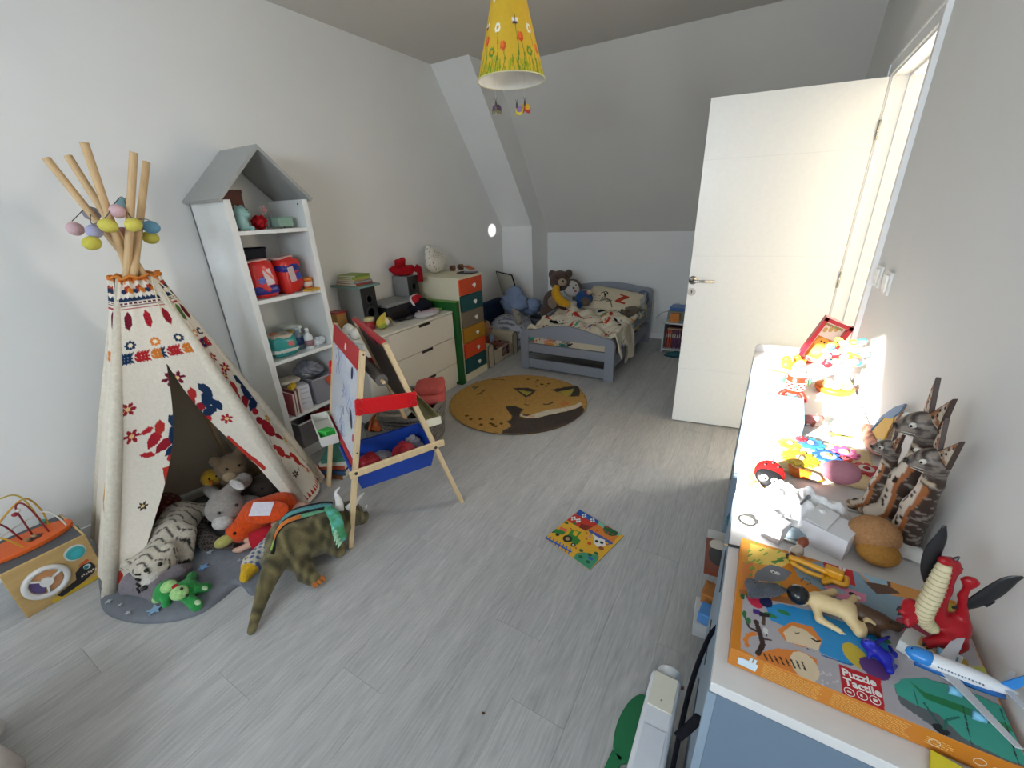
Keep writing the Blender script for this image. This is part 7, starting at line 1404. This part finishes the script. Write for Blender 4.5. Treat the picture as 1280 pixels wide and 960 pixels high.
# homography: photo trace coordinates -> unit square of the lid
def homog(src):
    dst = [(0, 1), (1, 1), (1, 0), (0, 0)]; A = []; b = []
    for (x, y), (u, v) in zip(src, dst):
        A.append([x, y, 1, 0, 0, 0, -u*x, -u*y]); b.append(u); A.append([0, 0, 0, x, y, 1, -v*x, -v*y]); b.append(v)
    h = np.linalg.solve(np.array(A, float), np.array(b, float)); return np.append(h, 1).reshape(3, 3)
HM = homog([(80, 60), (932, 331), (1140, 892), (45, 498)])
LW, LH_ = QX1-QX0, QY1-QY0
def jq(x, y): q = HM @ np.array([x, y, 1]); return (q[0]/q[2]*LW, q[1]/q[2]*LH_)
def jp(P): return [jq(*p) for p in P]
cv = Cv(LW, LH_, 400, '#c47a22')
cv.poly(jp([(92, 285), (250, 320), (420, 330), (560, 250), (700, 330), (960, 420), (1130, 880), (820, 800), (560, 700), (200, 560), (85, 500)]), '#a5a0a4')
cv.poly(jp([(78, 60), (240, 110), (250, 300), (90, 285)]), '#c98a3a'); cv.poly(jp([(120, 85), (240, 120), (330, 150), (250, 190), (110, 160)]), '#d9b85a'); cv.poly(jp([(85, 160), (130, 160), (135, 290), (90, 285)]), '#c07038')
for k in range(26): x, y = random.Random(k).uniform(85, 250), random.Random(k+50).uniform(75, 270); cv.line(jp([(x, y), (x+14, y-8)]), .003, '#6f9a3f' if k % 3 else '#4f8a3a')
cv.poly(jp([(75, 270), (300, 310), (560, 330), (560, 350), (300, 335), (78, 292)]), '#9c6236')
cv.poly(jp([(290, 165), (420, 170), (600, 215), (760, 300), (850, 400), (700, 420), (520, 380), (420, 280), (330, 230)]), '#7b93a2'); cv.poly(jp([(205, 175), (250, 185), (300, 210), (270, 240), (215, 245), (160, 240), (120, 260), (150, 200)]), '#6c7078')
for x, y in ((218, 205), (238, 212)): cv.ell(*jq(x, y), .004, .004, '#d8d8d8'); cv.ell(*jq(x+2, y+2), .002, .002, '#151515')
cv.line(jp([(335, 245), (350, 232), (372, 240), (378, 255), (360, 258)]), .0018, '#3f4d5c'); cv.line(jp([(240, 155), (275, 150), (330, 195)]), .004, '#4f8a3a'); cv.line(jp([(215, 165), (260, 160)]), .005, '#3f7a34')
cv.poly(jp([(430, 265), (500, 262), (560, 290), (600, 300), (595, 330), (520, 325), (455, 300)]), '#c97f98'); cv.ell(*jq(545, 300), .006, .005, '#20242a'); cv.ell(*jq(565, 312), .005, .004, '#d8d4d4'); cv.ell(*jq(490, 285), .012, .006, '#8a9aa6')
cv.poly(jp([(190, 340), (250, 330), (380, 360), (500, 400), (640, 450), (690, 500), (640, 550), (520, 555), (420, 520), (300, 430), (210, 395)]), '#2c86bf')
for x, y in ((210, 375), (265, 365), (660, 470)): cv.ell(*jq(x, y), .010, .005, '#2f7a4a')
cv.line(jp([(420, 525), (520, 557), (640, 552)]), .003, '#1f5f96')
OR_ = '#cf7a34'
cv.poly(jp([(240, 430), (300, 400), (380, 420), (420, 470), (410, 500), (340, 495), (270, 470)]), OR_); cv.poly(jp([(262, 440), (300, 415), (350, 430), (415, 480), (405, 508), (340, 490), (280, 475)]), '#d3bfa0')
cv.poly(jp([(150, 520), (240, 500), (330, 510), (400, 540), (395, 590), (350, 615), (250, 585), (160, 560)]), OR_); cv.ell(*jq(350, 565), .019, .024, '#d3bfa0', 10)
for k in range(8): cv.line(jp([(185+22*k, 522+4*k), (200+22*k, 545+5*k)]), .0025, '#2a2018')
cv.line(jp([(310, 440), (318, 446), (330, 442)]), .0015, '#3a2a1c'); cv.line(jp([(375, 462), (400, 475), (412, 472)]), .003, '#2a2018'); cv.line(jp([(360, 500), (385, 512)]), .0014, '#3a2a1c')
cv.line(jp([(115, 490), (105, 470), (120, 450), (145, 445)]), .007, OR_); cv.line(jp([(160, 520), (180, 485), (165, 440), (150, 400)]), .008, '#3a2a24'); cv.line(jp([(160, 440), (120, 420), (105, 385)]), .004, '#3a2a24'); cv.line(jp([(180, 465), (215, 470)]), .003, '#3a2a24'); cv.line(jp([(195, 455), (190, 430)]), .002, '#3a2a24')
for x, y, c in ((100, 370, '#2f6a3a'), (90, 300, '#2f5a34'), (115, 300, '#2f5a34'), (190, 435, '#c8ccc8'), (118, 395, '#2f6a3a')): cv.ell(*jq(x, y), .004, .007, c)
cv.ell(*jq(145, 315), .013, .018, '#c2304a', 20); cv.ell(*jq(190, 322), .011, .013, '#242a52'); cv.poly(jp([(135, 348), (165, 355), (165, 375), (138, 366)]), '#4a2a7a'); cv.poly(jp([(165, 360), (208, 372), (205, 385), (165, 378)]), '#2a2228'); cv.line(jp([(183, 385), (180, 408)]), .006, '#4a3a30')
cv.ell(*jq(550, 525), .016, .022, '#bfa83a', 20); cv.ell(*jq(620, 570), .019, .018, '#5a3a72'); cv.ell(*jq(770, 425), .022, .018, '#b0405a', -20); cv.line(jp([(690, 400), (740, 420)]), .008, '#3f6a44')
cv.poly(jp([(485, 557), (640, 605), (655, 722), (500, 680)]), '#b5202a'); cv.poly(jp([(425, 158), (545, 200), (558, 270), (440, 225)]), '#b5202a')
cv.poly(jp([(480, 215), (505, 205), (520, 240), (528, 250), (490, 248)]), '#d8d4d2'); cv.line(jp([(500, 205), (495, 180)]), .004, '#d8d4d2'); cv.line(jp([(512, 208), (522, 184)]), .004, '#d8d4d2')
cv.poly(jp([(560, 205), (700, 240), (830, 290), (900, 330), (800, 330), (640, 290)]), '#c58a4a'); cv.poly(jp([(580, 220), (690, 235), (690, 268), (620, 258)]), '#8fa9b8'); cv.poly(jp([(590, 250), (690, 270), (730, 300), (640, 300)]), '#5a4238'); cv.line(jp([(690, 275), (688, 240)]), .005, '#5a4238')
GRN = '#3f9c8a'
cv.poly(jp([(690, 630), (720, 605), (800, 600), (900, 625), (1000, 660), (1090, 700), (1138, 885), (1050, 860), (900, 810), (800, 750), (710, 690)]), '#5a5f62'); cv.poly(jp([(692, 625), (722, 606), (800, 602), (900, 627), (1000, 662), (1088, 702), (1136, 880), (1060, 858), (930, 800), (840, 720), (760, 690), (700, 660)]), GRN)
cv.poly(jp([(745, 610), (800, 650), (930, 690), (1080, 750), (1100, 775), (940, 720), (800, 670)]), '#2c7a4a'); cv.line(jp([(795, 685), (840, 750)]), .003, '#2a5a50'); cv.ell(*jq(850, 772), .009, .007, '#1d2224'); cv.line(jp([(860, 770), (870, 740), (915, 730)]), .003, '#2a6a5a')
cv.poly(jp([(930, 560), (1020, 560), (1065, 650), (950, 600)]), '#b5b552'); cv.poly(jp([(935, 530), (960, 540), (965, 590), (945, 580)]), '#a88a3a'); cv.poly(jp([(880, 330), (950, 350), (975, 420), (930, 400)]), '#b3a042'); cv.poly(jp([(820, 385), (980, 430), (1000, 500), (900, 470)]), '#a89a98')
for P in ([(755, 610), (775, 700)], [(930, 690), (955, 835)], [(1060, 700), (1105, 880)], [(950, 560), (1060, 600)], [(1020, 590), (1040, 640)]): cv.line(jp(P), .0014, '#28302e')
for k in range(14): r_ = random.Random(90+k); cv.ell(*jq(r_.uniform(410, 480), r_.uniform(580, 660)), .0015, .0015, '#c5c0c4')
flatprint('jungle_print', cv, (QX0, QY0, QZ), (QX1, QY0, QZ), (QX0, QY1, QZ), vcm(.4), jb, nu=330, nv=275, world=True)
# writing on the lid and on the front band
def lidM(x, y, x2, y2):
    a = jq(x, y); b = jq(x2, y2); d_ = np.array([b[0]-a[0], b[1]-a[1], 0.]); return frame((QX0+a[0], QY0+a[1], QZ+.0005), (0, 0, 1), tuple(d_))
wtx = paint('#e4dfdc', .5)
text_mesh('Puzzle\nTactile', .0165, lidM(497, 594, 625, 634), wtx, 'lettering', jb, bold=.0004, spacing=.92)
lgc = [jq(x, y) for x, y in ((522, 655), (570, 667), (618, 682))]
g = G()
for c in lgc: g.tube([(QX0+c[0]+.0062*math.cos(a*PI/10), QY0+c[1]+.0062*math.sin(a*PI/10), QZ+.0006) for a in range(20)], .0005, 5, closed=True)
g.box((QX0+lgc[0][0], QY0+lgc[0][1], QZ+.0006), (.005, .002, .0004)); g.box((QX0+lgc[1][0]-.001, QY0+lgc[1][1], QZ+.0006), (.003, .004, .0004)); g.box((QX0+lgc[2][0], QY0+lgc[2][1], QZ+.0006), (.005, .004, .0004))
part('pictograms', g, wtx, jb, world=True)
fy = QY0-.0004
g = G(XZm(fy))
g.prism([(QX0+.014, ZT+.012), (QX0+.040, ZT+.010), (QX0+.042, ZT+.026), (QX0+.030, ZT+.027), (QX0+.018, ZT+.028), (QX0+.013, ZT+.026)], 0, .0006)
for dx in (.030, .036): g.prism([(QX0+dx-.002, ZT+.026), (QX0+dx+.002, ZT+.026), (QX0+dx+.003, ZT+.036), (QX0+dx-.001, ZT+.036)], 0, .0006)
part('rabbit_mark', g, paint('#c3d3de', .5), jb, world=True)
g = G()
rr = random.Random(4)
for r_ in range(9):
    for (x0, x1) in ((.048, .125), (.138, .228)):
        if r_ > 7 and x0 > .1: continue
        x = x0
        while x < x1-.006:
            w_ = rr.uniform(.004, .011); g.box((QX0+x+w_/2, fy-.0002, ZT+.034-r_*.0034), (w_-.0012, .0005, .0011)); x += w_
for r_ in range(4):
    x = .245
    while x < .27: w_ = rr.uniform(.004, .009); g.box((QX0+x+w_/2, fy-.0002, ZT+.026-r_*.004), (w_-.0012, .0005, .0012)); x += w_
part('small_print', g, paint('#dba95c', .5), jb, world=True)
g = G()
for x in (.255, .30): g.tube([(QX0+x+.006*math.cos(a*PI/8), fy-.0003, ZT+.020+.006*math.sin(a*PI/8)) for a in range(16)], .0006, 5, closed=True)
part('pictograms', g, paint('#d8c7a8'), jb, world=True)
text_mesh('CE', .011, frame((QX0+.312, fy-.0002, ZT+.014), (0, -1, 0), (1, 0, 0)), paint('#d8d0c0'), 'lettering', jb); part('green_dot', G(XZm(fy)).prism([(QX0+.336+.004*math.cos(a*PI/8), ZT+.018+.003*math.sin(a*PI/8)) for a in range(16)], 0, .0006), paint('#4a8a3a'), jb, world=True)
# lying toy figures on the box
Q = lambda u, v, z=QZ: np.array(pl(u, v, 2, z))
def fig(name, label, cat, p): return thing(name, label, cat, (p[0], p[1], QZ+.001))
t = fig('lemur_plush', 'small fluffy grey animal toy lying at the far left corner of the jigsaw box', 'figurine', Q(955, 735)); a, b = Q(945, 738, QZ+.014), Q(968, 737, QZ+.012)
blob('body', [cap(a, b, .014, .012, '#3e4148'), elp(a+np.array([-.008, .008, .003]), (.013, .012, .010), '#55585f'), cap(b, Q(985, 738, QZ+.008), .009, .004, '#2c2e33'), cap(a, Q(938, 745, QZ+.006), .007, .005, '#3e4148')], t, world=True, vox=.004, blend=.006, m=fur('#46494f')); eyes(t, [a+np.array([-.004, .004, .014])], .002, world=True)
t = fig('giraffe_clip', 'yellow plastic giraffe-shaped clip lying at the back of the jigsaw box', 'toy', Q(1020, 715)); yl = plastic('#c98f1c', .4)
part('neck_bar', G().tube(arch([Q(986, 696, QZ+.012), Q(1010, 705, QZ+.014), Q(1035, 716, QZ+.013)], 6), .0055, 10), yl, t, smooth=True, world=True); part('neck_bar', G().tube(arch([Q(988, 702, QZ+.008), Q(1008, 714, QZ+.008), Q(1030, 722, QZ+.008)], 6), .0045, 10), yl, t, smooth=True, world=True)
part('head_block', G().bar(Q(1030, 712, QZ+.012), Q(1054, 722, QZ+.012), .022, .018, (0, 0, 1)), yl, t, world=True, bevel=.004); part('loop', G().tube(arch([Q(1034, 722, QZ+.006), Q(1030, 728, QZ+.006), Q(1040, 726, QZ+.006), Q(1056, 731, QZ+.006), Q(1058, 722, QZ+.006)], 6), .005, 10), yl, t, smooth=True, world=True); part('dark_hoof', G().ell(Q(986, 695, QZ+.012), (.006, .006, .006)), plastic('#3a2a18'), t, smooth=True, world=True)
t = fig('baby_doll', 'naked little doll with black hair lying face down on the jigsaw box', 'doll', Q(1040, 762)); SK = '#cdb588'
hp = Q(1055, 763, QZ+.016); sh = Q(1022, 751, QZ+.017); hd = Q(1000, 745, QZ+.019)
blob('body', [cap(sh, hp, .0155, .0135, SK), elp(hp+np.array([.004, -.004, .003]), (.014, .014, .011), SK), elp(hp+np.array([.006, .008, .003]), (.013, .013, .011), SK), cap(sh+np.array([-.002, -.012, -.004]), Q(1024, 774, QZ+.007), .0075, .006, SK), cap(Q(1024, 774, QZ+.007), Q(1050, 789, QZ+.006), .006, .0045, SK), cap(sh+np.array([.0, .012, -.003]), Q(1042, 740, QZ+.010), .0075, .006, SK), cap(Q(1042, 740, QZ+.010), Q(1034, 742, QZ+.018), .006, .005, SK), cap(hp+np.array([.004, -.006, -.002]), Q(1075, 790, QZ+.010), .0105, .0085, SK), cap(Q(1075, 790, QZ+.010), Q(1084, 776, QZ+.014), .0085, .0065, SK), cap(Q(1084, 776, QZ+.014), Q(1093, 780, QZ+.013), .0055, .004, SK), cap(hp+np.array([.006, .008, -.003]), Q(1068, 748, QZ+.008), .009, .007, SK), cap(sh, hd, .008, .009, SK), elp(hd, (.0155, .0155, .0155), SK)], t, world=True, vox=.0025, blend=.004, m=vcm(.45))
part('black_hair', G().ell(hd+np.array([-.003, .0, .002]), (.0175, .0175, .0165), nu=20, nv=14), mat('#14161a', .25), t, smooth=True, world=True)
for k in range(4): part('finger', G().tube([Q(1049+1.5*k, 788+k, QZ+.006), Q(1051+2*k, 793, QZ+.004)], [.0016, .0012], 6), vcm(.45) if False else plastic(SK, .5), t, smooth=True, world=True)
t = fig('brown_seal', 'dark brown plastic seal lying behind the doll on the jigsaw box', 'figurine', Q(1090, 775)); BRN = '#4a3424'
blob('body', [cap(Q(1075, 765, QZ+.014), Q(1100, 776, QZ+.012), .015, .013, BRN), cap(Q(1100, 776, QZ+.012), Q(1120, 783, QZ+.010), .012, .008, BRN), elp(Q(1082, 784, QZ+.010), (.014, .012, .010), BRN), cap(Q(1120, 783, QZ+.010), Q(1127, 782, QZ+.006), .006, .004, BRN), cap(Q(1095, 780, QZ+.008), Q(1098, 795, QZ+.004), .006, .004, BRN)], t, world=True, vox=.003, blend=.006, m=vcm(.4)); eyes(t, [Q(1113, 778, QZ+.020)], .0016, world=True)
t = fig('blue_frog', 'shiny dark blue plastic frog on the jigsaw box beside the white card box', 'figurine', Q(1098, 818)); BL = '#1c2296'
blob('body', [cap(Q(1090, 808, QZ+.014), Q(1106, 822, QZ+.012), .009, .011, BL), elp(Q(1085, 806, QZ+.016), (.010, .010, .008), BL), cap(Q(1106, 822, QZ+.012), Q(1118, 818, QZ+.012), .006, .004, BL), cap(Q(1118, 818, QZ+.012), Q(1112, 808, QZ+.006), .004, .003, BL), cap(Q(1106, 822, QZ+.012), Q(1112, 838, QZ+.010), .007, .005, BL), cap(Q(1112, 838, QZ+.010), Q(1120, 832, QZ+.004), .005, .003, BL), cap(Q(1090, 808, QZ+.012), Q(1102, 800, QZ+.010), .004, .003, BL), cap(Q(1102, 800, QZ+.010), Q(1112, 796, QZ+.006), .003, .0024, BL), cap(Q(1090, 810, QZ+.012), Q(1086, 822, QZ+.006), .004, .003, BL), elp(Q(1083, 802, QZ+.024), .0035, '#3a44c0'), elp(Q(1089, 803, QZ+.024), .0035, '#3a44c0')], t, world=True, vox=.0022, blend=.004, m=vcm(.15)); eyes(t, [Q(1082, 801, QZ+.027), Q(1088, 802, QZ+.027)], .0015, world=True)
# white card box
t = fig('card_box', 'white card box with a small dark print and yellow picture under the toy plane', 'box', Q(1145, 815)); a, b, d_ = Q(1116, 790), Q(1170, 822), Q(1139, 840)
u_ = (b-a)/np.linalg.norm(b-a); M = frame((0, 0, 0), (0, 0, 1), u_)
part('card_body', G(M).box((.012, -.0, .011), (.066, .042, .022)), paint('#cfd0cc', .5), t, bevel=.001); part('yellow_picture', G(M).box((.012, .004, .0223), (.03, .022, .0006)), mat('#c99a3a', .5, col2='#d8d0b8', scale=120), t); part('dark_print', G(M).box((-.0212, .004, .013), (.0006, .012, .008)), paint('#16181a'), t); part('blue_print', G(M).box((.035, -.0, .0223), (.012, .026, .0006)), paint('#5f98b0'), t); part('print_line', G(M).box((-.0212, -.008, .007), (.0006, .010, .002)), paint('#4a6a8a'), t)
# red dragon
yd = .74; D = lambda u, v, y=yd: np.array(pl(u, v, 1, y))
t = thing('red_dragon', 'red plastic dragon with a cream belly and black wings rearing on the jigsaw box', 'figurine', (D(1180, 790)[0], yd, QZ+.001)); RD, CRM = '#9c1620', '#c9bd9a'
hd = D(1188, 706); nk = D(1174, 735); ch = D(1162, 764); bl = D(1180, 782); hp = D(1192, 783)
blob('body', [cap(hd, nk, .011, .014, RD), cap(nk, ch, .013, .019, RD), cap(ch, bl, .019, .019, RD), elp(hp, (.020, .020, .020), RD), cap(hd, D(1180, 701, .73), .010, .008, RD), cap(hd+np.array([0, 0, .0]), D(1197, 712), .008, .005, RD), cap(ch+np.array([-.008, -.004, .0]), D(1138, 756, .72), .011, .009, RD), cap(D(1138, 756, .72), D(1128, 765, .705), .009, .007, RD), cap(ch+np.array([-.01, -.014, -.008]), D(1146, 768, .715), .011, .009, RD), cap(D(1146, 768, .715), D(1134, 779, .70), .009, .007, RD), cap(bl+np.array([.004, -.008, -.004]), D(1182, 800, .715), .015, .011, RD), cap(D(1182, 800, .715), D(1160, 803, .70), .010, .008, RD), cap(hp+np.array([.006, .0, -.006]), D(1200, 805, .735), .013, .010, RD), cap(D(1200, 805, .735), D(1192, 815, .72), .009, .007, RD), cap(hp+np.array([.01, .006, .006]), D(1203, 745), .010, .005, RD), cap(D(1203, 745), D(1211, 731), .005, .005, RD), elp(D(1213, 727), (.011, .007, .009), RD)], t, world=True, vox=.0035, blend=.007, m=vcm(.3))
gb_ = arch([D(1181, 706, .725), D(1167, 740, .718), D(1154, 770, .712), D(1168, 788, .712)], 6); part('cream_belly', G().tube(gb_, [.006+.0062*math.sin(PI*min(1, (i+2)/(len(gb_)+2)))**.8 for i in range(len(gb_))], 14), plastic(CRM, .5), t, smooth=True, world=True)
for i in range(1, len(gb_)-1): 
    p = Vector(gb_[i]); tg = (Vector(gb_[i+1])-Vector(gb_[i-1])).normalized(); r_ = .0062+.0062*math.sin(PI*min(1, (i+2)/(len(gb_)+2)))**.8; M = frame(p, tg); part('belly_ridge', G(M).tube([(r_*math.cos(a*PI/8), r_*math.sin(a*PI/8), 0) for a in range(16)], .0011, 5, closed=True), plastic('#b5a883', .5), t, smooth=True, world=True)
def wing(P, r):
    pts = arch([np.array(q) for q in P], 6); return part('wing', G().tube(pts, r(len(pts)), 12, sq=.30), plastic('#1b1b1e', .35), t, smooth=True, world=True)
wing([D(1162, 738), D(1160, 715), D(1166, 690), D(1176, 672), D(1181, 657)], lambda n: [.0015+.0105*math.sin(PI*(i+1.5)/(n+1.5))**1.1*(1-.35*i/n) for i in range(n)]); wing([D(1190, 760), D(1212, 756), D(1238, 742), D(1262, 726), D(1279, 721)], lambda n: [.0015+.0095*math.sin(PI*(i+1)/(n+1))**1.3 for i in range(n)])
for P in ((1160, 703, 1158, 690), (1231, 756, 1244, 752)): part('wing_claw', G().tube([D(P[0], P[1]), D(P[2], P[3])], [.004, .001], 6), plastic('#1b1b1e', .35), t, world=True)
for u, v, y in ((1127, 766, .703), (1125, 760, .708), (1132, 781, .698), (1136, 782, .70), (1158, 804, .698), (1163, 808, .70), (1190, 817, .718)): part('claw', G().tube([D(u, v, y), D(u-5, v+3, y-.006)], [.0035, .0008], 6), plastic('#1d1a1a', .4), t, world=True)
for u, v in ((1193, 700), (1197, 714)): part('horn', G().tube([D(u, v), D(u+6, v-4)], [.004, .0015], 8), plastic('#241a1a', .4), t, world=True)
eyes(t, [D(1180, 707, .728)], .0022, world=True)
# toy airliner
t = thing('toy_airliner', 'white and blue toy airliner resting on the card box and jigsaw box', 'toy plane', tuple(Q(1200, 850, QZ+.03)))
no, ta = Q(1131, 813, QZ+.040), Q(1272, 868, QZ+.042); ax = ta-no; ax = ax/np.linalg.norm(ax); L_ = np.linalg.norm(ta-no); sd = np.cross([0, 0, 1], ax); up = np.cross(ax, sd)
A_ = lambda a, s_, h: no+ax*L_*a+sd*s_+up*h
fus = [A_(a, 0, .004*max(0, a-.7)) for a in (0, .02, .06, .14, .3, .6, .75, .88, 1)]
part('fuselage', G().tube(fus, [.001, .006, .0095, .0115, .012, .012, .0105, .007, .002], 18), plastic('#d5d8dc', .25), t, smooth=True, world=True)
part('blue_nose', G().tube([A_(a, 0, .0008) for a in (.0, .02, .06, .14, .22, .26)], [.0012, .0062, .0098, .0118, .0119, .0108], 18), plastic('#2f7fc8', .25), t, smooth=True, world=True)
part('blue_stripe', G().tube([A_(a, -.0075, -.0062) for a in (.1, .3, .6, .78, .9)], [.0055, .0058, .0058, .0050, .003], 10), plastic('#1f5a9c', .25), t, smooth=True, world=True)
part('cockpit_window', G().ell(A_(.075, .0, .0085), (.004, .004, .002)), plastic('#16202c', .15), t, smooth=True, world=True)
def slabq(name, P, th, c):
    P = [np.array(q) for q in P]; n = np.array(up)*th; g = G(); g.add([tuple(q) for q in P]+[tuple(q+n) for q in P], [(3, 2, 1, 0), (4, 5, 6, 7), (0, 1, 5, 4), (1, 2, 6, 5), (2, 3, 7, 6), (3, 0, 4, 7)]); return part(name, g, plastic(c, .3), t, world=True)
sg_ = -1 if (A_(.5, .05, 0)-A_(.5, 0, 0))[1] > 0 else 1
slabq('wing', [A_(.30, sg_*.006, -.004), A_(.46, sg_*.006, -.004), A_(.86, sg_*.088, .002), A_(.80, sg_*.090, .002)], .002, '#b9bcc2'); slabq('wing', [A_(.30, -sg_*.006, -.004), A_(.46, -sg_*.006, -.004), A_(.72, -sg_*.088, .002), A_(.66, -sg_*.090, .002)], .002, '#b9bcc2')
slabq('tail_plane', [A_(.86, sg_*.003, .003), A_(.95, sg_*.003, .003), A_(1.06, sg_*.034, .004), A_(1.01, sg_*.034, .004)], .0016, '#b9bcc2'); slabq('tail_plane', [A_(.86, -sg_*.003, .003), A_(.95, -sg_*.003, .003), A_(1.04, -sg_*.034, .004), A_(.99, -sg_*.034, .004)], .0016, '#b9bcc2')
g = G(); P = [A_(.84, -.001, .008), A_(.96, -.001, .006), A_(1.08, -.001, .042), A_(1.0, -.001, .042)]; g.add([tuple(q) for q in P]+[tuple(np.array(q)+sd*.002) for q in P], [(3, 2, 1, 0), (4, 5, 6, 7), (0, 1, 5, 4), (1, 2, 6, 5), (2, 3, 7, 6), (3, 0, 4, 7)]); part('tail_fin', g, plastic('#2f7fc8', .3), t, world=True)
for a, s_ in ((.44, sg_*.032), (.60, sg_*.058), (.42, -sg_*.032), (.56, -sg_*.058)): part('engine', G().tube([A_(a-.05, s_, -.007), A_(a+.06, s_, -.007)], [.0062, .0045], 12), plastic('#6fb0cf', .3), t, smooth=True, world=True)
text_mesh('AIRLINES', .007, frame(A_(.34, sg_*.0115, .0045), tuple(np.array(up)*.6+sd*sg_*.8), tuple(ax)), plastic('#3a6a9c'), 'lettering', t, depth=.0002) if False else None
for k in range(14): part('window', G().ell(A_(.30+.03*k, sg_*.0113, .004), (.0012, .0012, .0012), nu=6, nv=4), plastic('#5a6a7c'), t, world=True)
t = thing('yellow_booklet', 'yellow and red booklet leaning at the near edge of the jigsaw box', 'booklet', (.345, .545, ZT)); M = rotm(8, 0, -12, (0, 0, .004)); part('booklet_body', G(M).box((.01, -.012, .004), (.10, .055, .006)), paint('#cdbf2a', .5), t, bevel=.001); part('red_picture', G(M).ell((.03, -.025, .0072), (.03, .014, .0006)), paint('#b8281c', .5), t, smooth=True)
